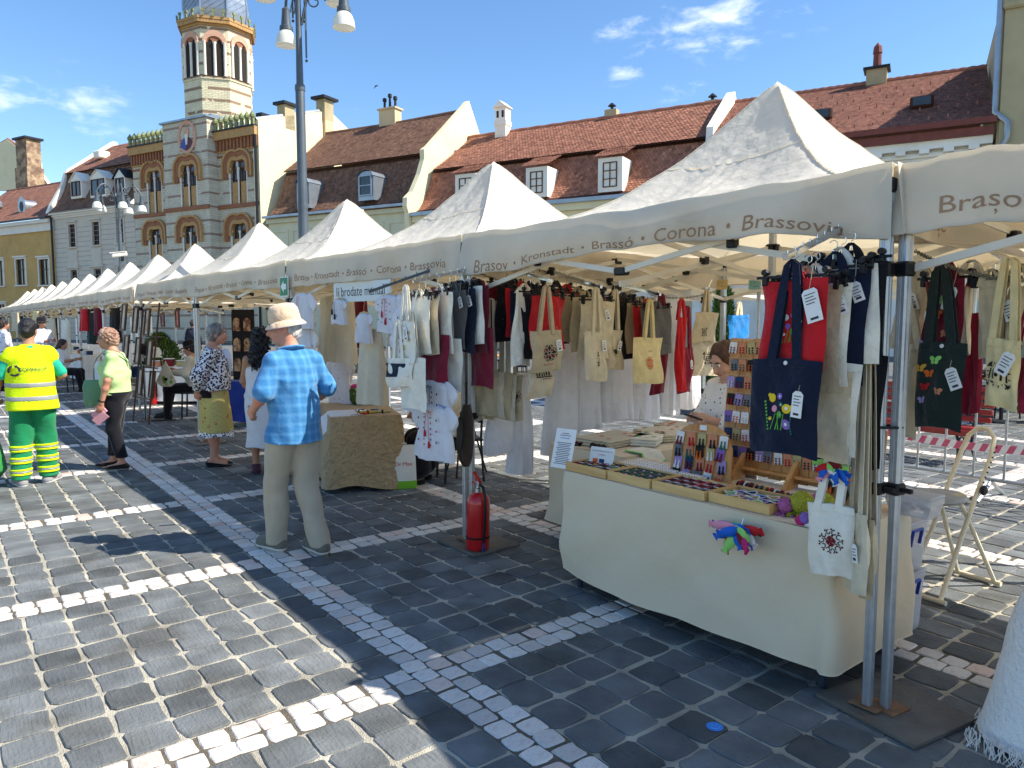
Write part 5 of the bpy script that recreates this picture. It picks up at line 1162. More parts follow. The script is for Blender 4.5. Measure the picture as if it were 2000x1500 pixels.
f0=FA.at(AX(1.80),.18,ZT+.003).rot(.25);f2=Frame(f0.o,f0.m[0],f0.m[1]*math.cos(.3)-f0.m[2]*math.sin(.3),f0.m[2]*math.cos(.3)+f0.m[1]*math.sin(.3))
mb=MB();text_on(mb,'CARDUL',.014,lambda a,b:f2(a,-.0034,.088+b),0,.5);ob('red_word',mb,DYE['red'],ps,kind='stuff')
for k,c_ in enumerate(('orange','petrol')):ob('card_logo',MB().box((-.04+.045*k,-.0036,.055),(.036,.001,.024),f2),DYE[c_],ps)
def tray(u1,u0,y0,d,lb):
 x0,x1=AX(u1),AX(u0);f2=FA.at(0,0,ZT+.002);t=thing('wooden_tray',lb,'tray',f2((x0+x1)/2,y0+d/2,0),'bamboo trays along the table front');h=.052
 ob('tray_base',MB().box(((x0+x1)/2,y0+d/2,.004),(x1-x0-.02,d-.02,.007),f2),m_pine,t)
 for y in(y0+.005,y0+d-.005):ob('tray_side',MB().box(((x0+x1)/2,y,h/2),(x1-x0,.01,h),f2,bev=.002),m_pine,t)
 for x in(x0+.005,x1-.005):ob('tray_side',MB().box((x,y0+d/2,h/2-.0005),(.0099,d-.0205,h-.001),f2,bev=.002),m_pine,t)
 return x0+.012,x1-.012,y0+.012,y0+d-.012
trs=[tray(1.93,1.585,.015,.25,'bamboo tray of dark brooch boxes at the far end of the table'),tray(1.575,1.255,.02,.25,'bamboo tray of green velvet brooch cards'),tray(1.245,.895,.03,.25,'bamboo tray of maroon jewellery boxes with black velvet'),tray(.885,.535,.05,.25,'bamboo tray of coloured thread bracelets')]
def felt_box(x,y,w,d,colr,inner,label,grp,gem=None,lid=True):
 f2=FA.at(x,y,ZT+.012).rot(random.Random(int(x*999+y*77)).uniform(-.06,.06));t=thing('brooch_box',label,'jewellery box',f2(0,0,0),grp)
 ob('box_body',MB().ring([(-w/2,-d/2),(w/2,-d/2),(w/2,d/2),(-w/2,d/2)],[(-w*.36,-d*.36),(w*.36,-d*.36),(w*.36,d*.36),(-w*.36,d*.36)],0,-.034,Frame(f2.o,f2.m[0],-f2.m[2],f2.m[1]),closed=True),colr,t);ob('velvet_pad',MB().box((0,0,.02),(w*.73,d*.73,.012),f2,bev=.003),inner,t)
 if gem is not None:ob('brooch',MB().ball((0,0,.03),(w*.2,d*.16,.006),f2,8,0,4),gem,t,smooth=True)
 if lid:ob('label_strip',MB().box((0,d*.43,.0355),(w*.5,d*.1,.0015),f2),m_paper,t)
vel={k:fabric('velvet_'+k,c,.1)for k,c in dict(green=(24,66,48),maroon=(128,22,34),black=(20,19,22),greyf=(130,128,126)).items()}
cols_={0:[('maroon','green'),('black','green'),('black','black'),('maroon','maroon'),('greyf','black')]}
for ti,(nx_,ny_)in enumerate(((4,3),(5,3),(5,3))):
 x0,x1,y0,y1=trs[ti];w,d=(x1-x0)/nx_,(y1-y0)/ny_
 for i in range(nx_):
  for j in range(ny_):
   if ti==0:o_,n_=cols_[0][(i*2+j*3)%5];g=DYE[['dred','green','gold'][(i+j)%3]]
   elif ti==1:o_,n_='green','green';g=DYE[['gold','pink','olive','terracotta'][(i+2*j)%4]]
   else:o_,n_=('maroon'if j else 'greyf'),'black';g=DYE['black']if(i+j)%4 else DYE['dred']
   nm={'greyf':'grey','maroon':'maroon','green':'green','black':'black'}[o_]
   felt_box(x0+w*(i+.5),y0+d*(j+.5),w*.94,d*.94,vel[o_],vel[n_],'%s jewellery box, %s from the left in the %s row of the %s tray'%(nm,OW[i],['front','middle','back'][j],['far','green','maroon'][ti]),'jewellery boxes in the trays',g,ti!=1)
x0,x1,y0,y1=trs[3]
for i in range(5):
 for j in range(3):
  f2=FA.at(x0+(x1-x0)*(i+.5)/5,y0+(y1-y0)*(j+.5)/3,ZT+.03+.006*((i+j)%2)).rot(rs.uniform(-.6,.6));c_=['blue','lime','purple','gold','terracotta','petrol','white','olive'][(i*3+j)%8]
  t=thing('bracelet','%s thread bracelet, %s from the left in the tray’s %s row'%(c_.replace('petrol','navy').replace('lime','pale-green'),OW[i],['front','middle','back'][j]),'bracelet',f2(0,0,-.015),'thread bracelets in the tray')
  ob('band',MB().tube([f2(.03*math.cos(a),.024*math.sin(a),.004*math.sin(2*a))for a in np.linspace(0,6.283,17)[:-1]],.0075,6,closed=True,flat=.7),DYE[c_],t,smooth=True);ob('stripe',MB().tube([f2(.034*math.cos(a),.028*math.sin(a),.005+.004*math.sin(2*a))for a in np.linspace(0,6.283,17)[:-1]],.003,5,closed=True),DYE['white'if c_!='white'else 'blue'],t)
for i in range(7):
 for j in range(2):
  f2=FA.at(AX(1.72-.085*i),.33+.10*j,ZT+.03).rot(rs.uniform(-.08,.08));tl=Frame(f2.o,f2.m[0],f2.m[1]+f2.m[2]*.25,f2.m[2])
  t=thing('earring_card','white dotted earring card, %s from the far end, %s row behind the trays'%(OW[i],['front','back'][j]),'earrings',f2(0,0,-.03),'white stud cards behind the trays')
  ob('card',MB().box((0,0,0),(.078,.09,.012),tl,bev=.003),m_paper,t);mb=MB()
  for a in range(4):
   for b in range(4):disc(mb,lambda x,y:tl(x,y,.0068),-.027+.018*a,-.033+.022*b,.0042,(a+b)%2,6)
  ob('stud_earrings',mb,[DYE['black'],DYE['dred']],t,kind='stuff')
def card_rows(t_board,fr,W,rows,z0,dz,cols_fn,tag,style):
 """rows of little carded earrings hooked on strings across a board; fr on the board face"""
 for r in range(rows):
  z=z0-dz*r;ob('string',MB().tube([fr(-W/2,-.004,z+.004),fr(0,-.006,z),fr(W/2,-.004,z+.004)],.0012,4),FAB['natural'],t_board)
  for k,x in enumerate(cols_fn(r)):
   c_=['white','terracotta','purple','slategrey','olive','petrol','lilac','terracotta','white','black'][(r*3+k*7+(r*k)%3)%10];d2=['dred','black','white','red','teal','dred','black','orange'][(r+3*k)%8]
   a=rs.uniform(-.16,.16);f2=Frame(fr(x,-.009,z-.004),fr.m[0]*math.cos(a)+fr.m[2]*math.sin(a),fr.m[1],fr.m[2]*math.cos(a)-fr.m[0]*math.sin(a))
   t=thing('earring_card','%s earring card, %s from left in the %s row of the %s'%({'petrol':'navy','slategrey':'grey'}.get(c_,c_),OW[k],OW[r],tag),'earrings',f2(0,0,-.06),'carded earrings on the wooden boards')
   ob('card',MB().prism([(-.026,-.068),(.026,-.068),(.026,-.006),(.02,0),(-.02,0),(-.026,-.006)],0,.0015,f2),DYE[c_],t)
   ea=MB()
   for s in(-1,1):
    if style=='feather':ea.add([f2(s*.011,-.003,-.03),f2(s*.011-.011,-.005,-.06),f2(s*.011,-.004,-.10),f2(s*.011+.011,-.005,-.06)],[(0,1,2,3)])
    elif style=='tassel':ea.tube([f2(s*.011,-.004,-.03),f2(s*.011,-.005,-.055)],.004,5).tube([f2(s*.011,-.006,-.055),f2(s*.012,-.006,-.078)],[.005,.009],6)
    else:
     for q in range(3):ea.ball((s*.011,-.005,-.035-.014*q),.0055,f2,6,0,4)
   ob('earrings',ea,DYE[d2]if style!='feather'else DYE[['orange','black','teal','pink','white','petrol','orange'][(r*2+k)%7]],t)
tb=Frame(FA(AX(.93),.70,ZT),FA.m[0],FA.m[1]*math.cos(.1)-FA.m[2]*math.sin(.1),FA.m[2]*math.cos(.1)+FA.m[1]*math.sin(.1))
bd_=thing('earring_board','tall varnished wooden board covered with carded earrings','display board',tb(0,0,0));W_=.74
for k in range(9):ob('board_plank',MB().box((-W_/2+W_*(k+.5)/9,.008,.42),(W_/9-.002,.014,.80-.01*(k%2)),tb,bev=.002),m_board,bd_)
for s in(-.2,.14):ob('board_foot',MB().prism([(0,0),(-.13,0),(-.12,.02),(0,.15)],-.012,.012,Frame(tb(s,0,0),FA.m[1],FA.m[0],FA.m[2])),m_board,bd_)
ob('board_ledge',MB().box((0,-.03,.06),(W_,.06,.016),tb,bev=.003),m_board,bd_)
card_rows(bd_,tb,W_,7,.80,.103,lambda r:[-W_/2+.032+.059*k+.01*(r%2)for k in range(12)],'tall wooden board','bead')
sb=Frame(FA(AX(1.235),.42,ZT+.002),*FA.rot(.12).m[:2]);sb=Frame(sb.o,sb.m[0],sb.m[1]*math.cos(.14)-sb.m[2]*math.sin(.14),sb.m[2]*math.cos(.14)+sb.m[1]*math.sin(.14))
b2=thing('earring_board','low round-topped wooden board of tasselled earrings','display board',sb(0,0,0))
ob('board_panel',MB().prism([(-.2,0),(.2,0),(.19,.2)]+[(.175*math.cos(a),.22+.11*math.sin(a))for a in np.linspace(.1,3.04,11)]+[(-.19,.2)],0,.014,sb),m_board,b2)
for s in(-.1,.1):ob('board_foot',MB().prism([(0,0),(.12,0),(.02,.14)],-.008,.008,Frame(sb(s,.016,0),FA.m[1],FA.m[0],FA.m[2])),m_board,b2)
ob('price_note',MB().box((.0,-.003,.305),(.045,.002,.03),sb),m_paper,b2)
card_rows(b2,sb,.34,4,.275,.07,lambda r:[-.14+.07*k-.01*(r%2)for k in range(5)],'round-topped board','tassel')
fb2=Frame(FA(AX(.40),.52,ZT),*FA.rot(-.25).m[:2]);fb2=Frame(fb2.o,fb2.m[0],fb2.m[1]*math.cos(.1)-fb2.m[2]*math.sin(.1),fb2.m[2]*math.cos(.1)+fb2.m[1]*math.sin(.1))
b3=thing('earring_board','narrow wooden board of feather earrings at the near end of the table','display board',fb2(0,0,0))
ob('board_panel',MB().box((0,.008,.2),(.34,.014,.4),fb2,bev=.004),m_board,b3);ob('board_foot',MB().prism([(0,0),(.16,0),(.02,.25)],-.01,.01,Frame(fb2(.05,.016,0),FA.m[1],FA.m[0],FA.m[2])),m_board,b3)
card_rows(b3,fb2,.34,4,.375,.085,lambda r:[-.125+.062*k+.012*(r%2)for k in range(5)],'narrow feather board','feather')
f2=FA.at(AX(.72),.33,ZT+.03);t=thing('bangle_roll','black velvet roll strung with bangles behind the bracelet tray','display roll',f2(0,0,-.03))
ob('roll',MB().tube([f2(-.22,.06,0),f2(.24,-.03,0)],.026,12),vel['black'],t,smooth=True)
for k in range(14):p=f2(-.2+.44*k/13,.056-.086*k/13,0);ob('bangle',MB().tube([p+FA.m[1]*.029*math.cos(a)+V3(0,0,.029*math.sin(a))for a in np.linspace(0,6.283,13)[:-1]],.0045,5,closed=True),DYE[['red','white','dred','terracotta','slategrey','gold'][k%6]],t)
def octopus(u,y,c_,s,lb,z=ZT):
 f2=FA.at(AX(u),y,z);t=thing('crochet_octopus',lb,'toy',f2(0,0,0));m_=mat('yarn_'+c_,[0,0,0]if False else MATS['dye_'+c_].node_tree.nodes['Vector Math'].inputs[0].default_value[:3],.9,.25,60,1,90)
 hd=MB();rg=[]
 for i in range(13):
  a=-1.35+2.9*i/12;rg.append([f2(s*math.cos(a)*(1+.05*(j%2))*math.cos(6.283*j/22),s*math.cos(a)*(1+.05*(j%2))*math.sin(6.283*j/22),s*(1.15+math.sin(a))+.004*(i%2))for j in range(22)])
 ob('head',loft(hd,rg),m_,t,smooth=True,ang=80)
 for k in range(8):a=6.283*k/8;ob('tentacle',MB().tube([f2(s*q*math.cos(a+.3*q),s*q*math.sin(a+.3*q),s*(.3-.08*q+.05*math.sin(q*5)))for q in np.linspace(.3,1.5,8)],[s*.22]*7+[s*.12],7),m_,t,smooth=True)
 for s_ in(-1,1):ob('eye',MB().ball((s_*s*.38-s*.3,-s*.8,s*1.3),s*.11,f2,8,0,5),DYE['black'],t)
octopus(.50,.13,'rose',.038,'pink crochet octopus beside the bracelet tray');octopus(.44,.17,'crochet',.055,'olive green crochet octopus on the table edge');octopus(.40,.3,'crochet',.045,'smaller olive crochet octopus behind the big one');octopus(.46,.32,'rose',.036,'pink crochet octopus behind the green ones')
f2=FA.at(AX(.345),.06,ZT);t=thing('fabric_flower','white and magenta fabric flower at the table corner','ornament',f2(0,0,0));mb=MB()
for q in range(7):mb.ball((.025*math.cos(q),-.02+.02*math.sin(q),.01+.012*(q%3)),(.026,.018,.024),f2,7,q%3,5)
ob('petals',mb,[DYE['white'],DYE['magenta'],DYE['purple']],t,smooth=True)
def keyrings(p,s,lb,seed):
 t=thing('key_ring_bunch',lb,'key rings',p);r_=random.Random(seed);cs=['blue','lime','red','white','blue','pink','dred','blue','black','lime','magenta','blue','white','cyan','red','blue','lime','pink','blue']
 ob('wire_hook',MB().tube([np.array(p)+V3(0,0,.0),np.array(p)+FA.m[1]*-.02+V3(0,0,-.03*s/.06)],.002,5),m_chrome,t)
 for k,c_ in enumerate(cs):
  a=r_.uniform(-3.2,.1);d=FA.m[0]*math.cos(a)+V3(0,0,1)*(math.sin(a)*.8+.1)-FA.m[1]*r_.uniform(.0,.5);d=unit(d);q=np.array(p)+V3(0,0,-.045)+FA.m[0]*r_.uniform(-.3,.3)*s-FA.m[1]*r_.uniform(.1,.5)*s;l=s*r_.uniform(.8,1.35);ax=unit(np.cross(d,FA.m[1]+V3(.1,.2,.4)))
  fr_=Frame(q+d*l*.55,ax,np.cross(d,ax),d);sh=ob('felt_fish',MB().ball((0,0,0),(s*.3,s*.15,l*.55),fr_,8,0,6),DYE[c_],t,smooth=True);ob('tail',MB().prism([(-s*.22,l*.62),(s*.22,l*.62),(0,l*.35)],-s*.07,s*.07,fr_),DYE[c_],sh)
 return t
q=pA(1452,1012,-.035);keyrings(FA(*q),.092,'bunch of colourful felt key rings hooked on the tablecloth front',3)
q=pA(1628,885,-.1);keyrings(FA(*q),.062,'blue and green felt key rings hanging beside the natural totes',5)
def arm(p,q,label,pins=6,r=.013,thing_name='chrome_rail',m_=m_chrome):
 t=thing(thing_name,label,'display arm',p);p,q=np.array(p,float),np.array(q,float);ob('tube',MB().bar(p,q,2*r,2*r*.8),m_,t)
 for k in range(pins):c_=p+(q-p)*(k+.7)/pins;ob('stop_pin',MB().tube([c_+V3(0,0,r*.8),c_+V3(0,0,r+.012)],.003,6),m_,t)
 ob('clamp',MB().box((0,0,0),(.05,.05,.06),Frame(p,FA.m[0],FA.m[1]),bev=.008),m_black,t);return t
a0,a1=FA(AX(.20),.06,2.06),FA(AX(.235),-.36,1.90)
arm(a0,a1,'chrome arm sloping out from the near tent corner, full of totes',9)
def hung(frame_top,w,h,fab,label,hang_label,strap=.24,**k):
 """tote clipped to a hanger: frame_top is the hanger bar's middle"""
 hanger(frame_top.at(0,0,.015),w*1.12,hang_label,.12,'clip hangers');return tote(frame_top.at(0,0,0),w,h,fab,label,strap,**k)
DB_=[DYE[x]for x in('yellow','purple','pink','green','teal','white')];DW_=[DYE[x]for x in('white','purple','purple','green','white','red')];DBF=[DYE[x]for x in('lime','gold','orange','red','terracotta','lilac')]
def afr(s,z,back=0):p=a0+(a1-a0)*s;return Frame((p[0],p[1],z),FA.m[0],FA.m[1])
fr_=Frame(FA(*[*pA(1553,547,-.30)[:2],pA(1553,547,-.30)[2]]),FA.m[0],FA.m[1])
hung(fr_,.31,.37,FAB['red'],'red tote with embroidered birds and posy on the near arm','black clip hanger of the red tote',strap=.05,gap=.1,tag=(.085,-.04,.07,.13,.28),emb=[('birds',.066,DW_,(-.03,-.5))],seed=2,th=.018)
fn=fr_.at(-.015,-.03,-.315);tote(fn,.315,.385,FAB['navy'],'navy tote with yellow snails and purple flowers hanging below the red one',.36,.115,.04,emb=[('birds',.09,DB_,(-.02,-.56))],tag=(.085,-.12,.046,.105,-.08),seed=3,button=True,apex=fr_(-.0,-.02,.07))
for k,(f_,z,h,dx,lb)in enumerate((('jute',-.02,.42,.012,'jute tote right behind the red one'),('cream',-.01,.40,.03,'cream tote, second behind the red one'),('sand',-.36,.36,.035,'sand tote hung low behind the navy one'),('cream',-.33,.37,.05,'cream tote hung low, second behind the navy one'),('navy',.04,.46,.055,'navy tote, third behind the red one'),('cream',.06,.40,.075,'pale tote, fourth behind the red one'),('black',.075,.40,.10,'black tote, deepest on the near arm'),('navy',-.34,.42,.07,'dark navy tote hung low at the back of the near arm'),('black',-.3,.46,.085,'black tote hung low at the back of the near arm'))):
 f3=fr_.at(dx,.04+.028*(k+1),z)
 if k<7 and z>-.1:hanger(f3.at(0,0,.015),.33,'black clip hanger of the %s'%lb.split(',')[0],.12,'clip hangers')
 tote(f3,.3,h,FAB[f_],lb,.07 if z>-.1 else.30,.1,.03,seed=10+k,th=.012,tag=(.1,-.05)if k in(1,4)else None)
q=pA(1618,985,-.13);f3=Frame(FA(*q),*FA.rot(.10).m[:2])
tote(f3,.19,.30,FAB['cream'],'small cream tote with a red and black round motif at the near leg',.45,.085,.03,emb=[('ring',.052,[DYE['dred'],DYE['black']],(.05,-.5))],seed=21,apex=FA(AX(.1),-.06,1.42),skew=-.12,cat='tote bag')
q=pA(1676,1000,-.09);f3=Frame(FA(*q),*FA.rot(-.5).m[:2])
tote(f3,.15,.33,FAB['natural'],'natural linen tote behind the small cream one',.5,.07,.03,seed=22,apex=FA(AX(.06),-.05,1.5),tag=(.04,-.12,.04,.075,.2))
q=pA(1698,1010,-.03);f3=Frame(FA(*q),*FA.rot(-.9).m[:2])
tote(f3,.15,.34,FAB['jute'],'jute tote squeezed against the near tent leg',.5,.07,.03,seed=23,apex=FA(AX(.05),-.02,1.5),tag=(.03,-.1,.05,.08,-.4))
SF=Frame((0,0,0),FA.m[1],-FA.m[0])
def side_arm(y,xs_,z0,z1,bags,nm):
 p,q=FA(.04,y,z0),FA(.56,y+.03,z1);arm(p,q,'chrome arm sloping from the far side, %s'%nm,10)
 n=len(bags)
 for i,(f_,h,w,drop)in enumerate(bags):
  s=(i+.6)/n;c_=p+(q-p)*s;f3=Frame(c_+V3(0,0,-.115-.0),SF.m[0],SF.m[1])
  lb='%s tote, %s on the arm %s'%({'natural':'natural canvas','jute':'jute','dgreen':'dark green','taupe':'taupe','sand':'sand coloured','yellowish':'straw yellow'}.get(f_,f_),['first','second','third','fourth','fifth','sixth','seventh','eighth','ninth'][n-1-i]+' from the front',nm)
  if drop<.1:hanger(f3.at(0,0,.012),w*1.1,'clip hanger, %s on the arm %s'%(ORD[n-1-i].replace('nearest','first')+' from the front',nm),.13,'clip hangers')
  tote(f3.at(.0,0,-drop),w,h,FAB[f_],lb,.05 if drop<.1 else drop+.02,.1,.026,seed=i*7+int(y*30),th=.012,tag=(.07,-.06)if i%3==1 else None)
 return p,q
R_=FAB
pq=side_arm(.30,0,2.05,1.93,[('maroon',.36,.33,0),('black',.40,.33,0),('red',.34,.33,0),('navy',.42,.33,0),('black',.46,.33,.0),('red',.36,.33,0)],'nearest the far leg')
pq2=side_arm(.78,0,2.04,1.90,[('black',.44,.33,0),('red',.32,.33,0),('taupe',.36,.33,0),('jute',.40,.33,0),('natural',.42,.33,0)],'in the middle')
pq3=side_arm(1.42,0,1.98,1.86,[('maroon',.38,.33,0),('grey',.3,.33,0),('black',.46,.33,0),('taupe',.40,.33,0),('red',.34,.33,0),('grey',.36,.33,0)],'farthest inside')
BK=[DYE['black'],DYE['dred']]
def front_bag(px0,px1,py0,py1,x,f_,lb,**k):
 a,b=pAx(px0,py0,x),pAx(px1,py0,x);c_=pAx(px0,py1,x);w=abs(b[1]-a[1]);h=a[2]-c_[2]
 f3=Frame(FA(x,(a[1]+b[1])/2,a[2]),SF.m[0],SF.m[1]);return tote(f3,w,h,FAB[f_],lb,**k)
front_bag(1035,1096,646,727,.60,'jute','ribbed jute tote with a black and red star, front of the first arm',strap=.30,gap=.12,emb=[('star',.058,BK,(.03,-.55)),('word',.018,[DYE['red'],'handmade'],(.0,-.84))],tag=(.085,-.06,.045,.08,.2),seed=31)
front_bag(1030,1080,722,778,.52,'sand','sand tote with a black skyline print hanging below the first arm',strap=.36,gap=.12,emb=[('house',.07,BK,(.05,-.22))],seed=32)
front_bag(1142,1186,648,745,.60,'natural','natural tote with a slim black and red diamond motif on the middle arm',strap=.31,gap=.09,emb=[('diamond',.055,BK,(.0,-.55))],tag=(.05,-.06,.04,.08,.1),seed=33)
front_bag(1181,1218,645,722,.5,'sand','sand tote with a dark wreath motif behind the diamond one',strap=.3,gap=.09,emb=[('ring',.04,[DYE['black'],DYE['olive']],(-.05,-.55))],tag=(.04,-.08,.04,.075,-.3),seed=34)
front_bag(1236,1297,660,751,.60,'yellowish','straw yellow tote with a terracotta rosette on the inner arm',strap=.29,gap=.11,emb=[('star',.052,[DYE['terracotta'],DYE['orange']],(-.02,-.55)),('word',.014,[DYE['black'],'handmade'],(.0,-.3))],seed=35)
front_bag(1003,1042,566,715,.42,'cream','tall cream tote at the back of the first arm',strap=.04,seed=36)
ch1=chain('steel_chain',FA(.03,.02,2.03),FA(.05,.55,1.93),.03,'short steel chain at the far tent leg',26)
ch2=chain('steel_chain',FA(.06,1.9,1.88),FA(.06,2.95,1.98),.06,'thin steel chain sagging at the back of the tote stall',44)
for(px0,px1,py0,py1,x,f_,lb,k)in((1352,1405,610,668,.3,'jute','jute tote with a dark snowflake at the back of the stall',dict(emb=[('flake',.04,[DYE['black']],(-.1,-.7))],strap=.2)),(1350,1412,668,736,.25,'sand','wide sand tote with a big black snowflake near the vendor',dict(emb=[('flake',.062,[DYE['black']],(-.05,-.5))],strap=.3)),(1322,1340,620,765,.4,'red','red tote seen edge-on at the back',dict(strap=.15)),(1328,1353,680,768,.36,'bordeaux','bordeaux tote with a pink bow at the back',dict(strap=.35,tag=(.03,-.1,.03,.08,.1))),(1420,1465,615,662,.2,'blue','bright blue tote with cream handles at the back',dict(strap=.12,strapfab=FAB['natural'])),(1278,1305,625,770,.5,'maroon','maroon tote hanging beside the straw one',dict(strap=.2))):
 front_bag(px0,px1,py0,py1,x,f_,lb,seed=px0,gap=.09,**k)
p,q=FA(.10,.03,2.03),FA(.02,-.44,1.92);arm(p,q,'chrome arm outside the far leg with floral and dark totes',9)
for i,(f_,h,dz)in enumerate((('bordeaux',.42,-.3),('maroon',.46,0),('cream',.4,.0),('navy',.44,0),('grey',.40,0),('cream',.36,-.32),('cream',.42,0),('bordeaux',.44,-.28),('natural',.40,0),('cream',.38,0))):
 c_=p+(q-p)*(i+.5)/10.5;f3=Frame(c_+V3(0,0,-.115+dz),FA.m[0],FA.m[1])
 if dz==0:hanger(f3.at(0,0,.012),.35,'clip hanger, %s outwards on the arm outside the far leg'%OW[i],.13,'clip hangers')
 tote(f3.at(.02*(9-i)*.5,0,0),.32,h,FAB[f_],'%s tote, %s outwards on the arm outside the far leg'%(f_,OW[i]),.05 if dz==0 else.32,.1,.026,seed=60+i,th=.012,tag=(.1,-.05)if i in(3,4)else None)
fo=Frame(q+V3(0,0,-.27)+FA.m[1]*-.05,FA.m[0],FA.m[1])
tote(fo.at(-.02,0,0),.31,.27,FAB['cream'],'cream tote with a red floral panel outside the far leg',.24,.11,.035,emb=[('floral',.11,[DYE['dred'],DYE['pink'],DYE['olive']],(0,-.55))],tag=(.06,-.04,.06,.09,.3),seed=71)
tote(fo.at(-.06,-.03,-.25),.30,.20,FAB['cream'],'cream pouch with a broad navy band below the floral tote',.25,.1,.03,emb=[('band',.13,[FAB['navy']],(0,-.4))],seed=72)
tote(fo.at(.03,.02,-.24),.34,.36,FAB['cream'],'plain cream tote hanging lowest outside the far leg',.3,.1,.03,seed=73)
for i in range(5):
 f3=Frame(FA(.10+.02*i,.10+.045*i,1.30-.01*i),*Frame((0,0,0),unit(FA.m[1]*.55+FA.m[0]*.84),unit(FA.m[0]*-.55+FA.m[1]*.84)).m[:2])
 tote(f3,.2,.33,FAB['natural'if i%2 else 'jute'],('natural tote with a red and black rosette right of the far leg'if i==4 else 'long-handled natural tote, %s in the bunch right of the far leg'%OW[i]),.52,.06,.026,seed=80+i,emb=[('ring',.045,BK,(.25,-.45))]if i==4 else None,tag=(-.02,-.06,.045,.085,.3)if i==4 else None,th=.01)
GF=Frame((0,0,0),FA.m[1],-FA.m[0])
for i,(y,zt_,w,h,kind,lb)in enumerate(((.55,1.25,.22,.78,'skirt','long white skirt hanging lowest between the totes'),(.40,1.10,.3,.46,'blouse','white blouse in front of the long white skirt'),(.98,1.55,.36,.98,'skirt','white pleated dress left of the side table'),(1.25,1.5,.4,.75,'skirt','white cotton skirt above the side table'),(1.62,1.5,.4,.70,'skirt','white cotton skirt, second above the side table'),(1.98,1.5,.4,.72,'skirt','white cotton skirt, third above the side table'),(2.30,1.9,.22,1.1,'skirt','long white embroidered dress near the vendor'),(.16,1.92,.26,1.0,'skirt','cream linen dress hanging right of the far leg'),(2.62,1.25,.25,.42,'skirt','short white skirt by the vendor'))):
 f3=Frame(FA(-.06-.02*(i%2),y,zt_),GF.m[0],GF.m[1])
 (skirt if kind=='skirt'else blouse)(f3,w,h,FAB['lace'if i not in(7,)else 'ivory'],lb,seed=i)if kind=='skirt'else blouse(f3,w,h,FAB['lace'],lb,seed=i,sl=.2)
for(px,py,c_,lb)in((1474,556,(150,196,186),'small green handwritten note under the tent roof'),(1410,556,(220,190,130),'small yellow note under the tent roof')):
 p=FA(*pA(px,py,1.6));f3=Frame(p,FA.m[0],FA.m[1]);t=thing('paper_note',lb,'note',p);ob('sheet',MB().box((0,0,0),(.10,.002,.07),f3),mat('paper_%d'%px,srgb(*c_),.8,.05),t);ob('scribble',MB().tube([f3(-.03,-.002,-.01),f3(-.03,-.002,.02),f3(.01,-.002,.02),f3(-.01,-.002,-.015),f3(.03,-.002,-.01)],.0012,4),m_ink,t)
m_red=mat('red_enamel',srgb(190,22,24),.28,.06,4,spec=.5,coat=.4);m_hose=m_black
xf=FA.at(.17,-.02,.022);e_=Frame(xf.o,xf.m[0]*1.2,xf.m[1]*1.2,unit(xf.m[2]+xf.m[0]*.03)*1.02);t=thing('fire_extinguisher','red fire extinguisher standing on the base plate of the far tent leg','fire extinguisher',xf(0,0,0))
ob('cylinder',MB().lathe([(.045,0),(.066,.005),(.07,.02),(.07,.33),(.066,.365),(.05,.392),(.028,.405),(.022,.41)],e_,26),m_red,t,smooth=True,ang=60)
ob('band',MB().lathe([(.0712,.085),(.0718,.09),(.0712,.1)],e_,26,cap=False),m_black,t)
ob('neck',MB().lathe([(.022,.405),(.022,.435),(.016,.44),(.016,.46)],e_,14),m_chrome,t,smooth=True)
v_=ob('valve',MB().box((0,0,.47),(.03,.026,.03),e_,bev=.006),m_chrome,t);ob('squeeze_lever',MB().bar(e_(.02,0,.478),e_(-.05,0,.54),.02,.012),m_red,v_);ob('carry_handle',MB().bar(e_(.02,0,.462),e_(-.06,0,.468),.018,.008),m_red,v_)
ob('hose',MB().tube([e_(.015,0,.465),e_(.06,-.01,.455),e_(.088,-.015,.40),e_(.094,-.015,.3),e_(.088,-.015,.15),e_(.08,-.012,.07)],.011,10),m_hose,t,smooth=True);ob('nozzle',MB().tube([e_(.08,-.012,.075),e_(.075,-.012,.0)],[.009,.012],10),mat('blue_nozzle',srgb(50,60,110),.4),t)
ob('wrist_strap',MB().tube([e_(.072*math.cos(a),.072*math.sin(a),.092)for a in np.linspace(0,6.28,20)[:-1]],.003,5,closed=True),m_black,t)
f3=FA.at(.09,-.06,1.06);t=thing('felt_pouch','brown felt slipper pouch hanging from the far leg','pouch',f3(0,0,-.4));ob('pouch_body',drape(f3,[(0,.03,.5),(-.1,.06,1),(-.28,.075,1.2),(-.38,.05,1),(-.44,.012,.5)],3,20,3,.05,.045),fabric('brown_felt',(70,58,48)),t,smooth=True);ob('opening',MB().prism([(.04*math.cos(a)+.01,-.2+.12*math.sin(a))for a in np.linspace(0,6.28,16)[:-1]],-.062,-.056,f3),m_black,t);ob('cord',MB().tube([f3(0,0,0),f3(.01,0,.16)],.006,5),fabric('brown_felt',(70,58,48)),t)
m_clear=mat('clear_plastic',srgb(224,224,228),.2,.04,3,spec=.5,transl=.35,alpha=.62)
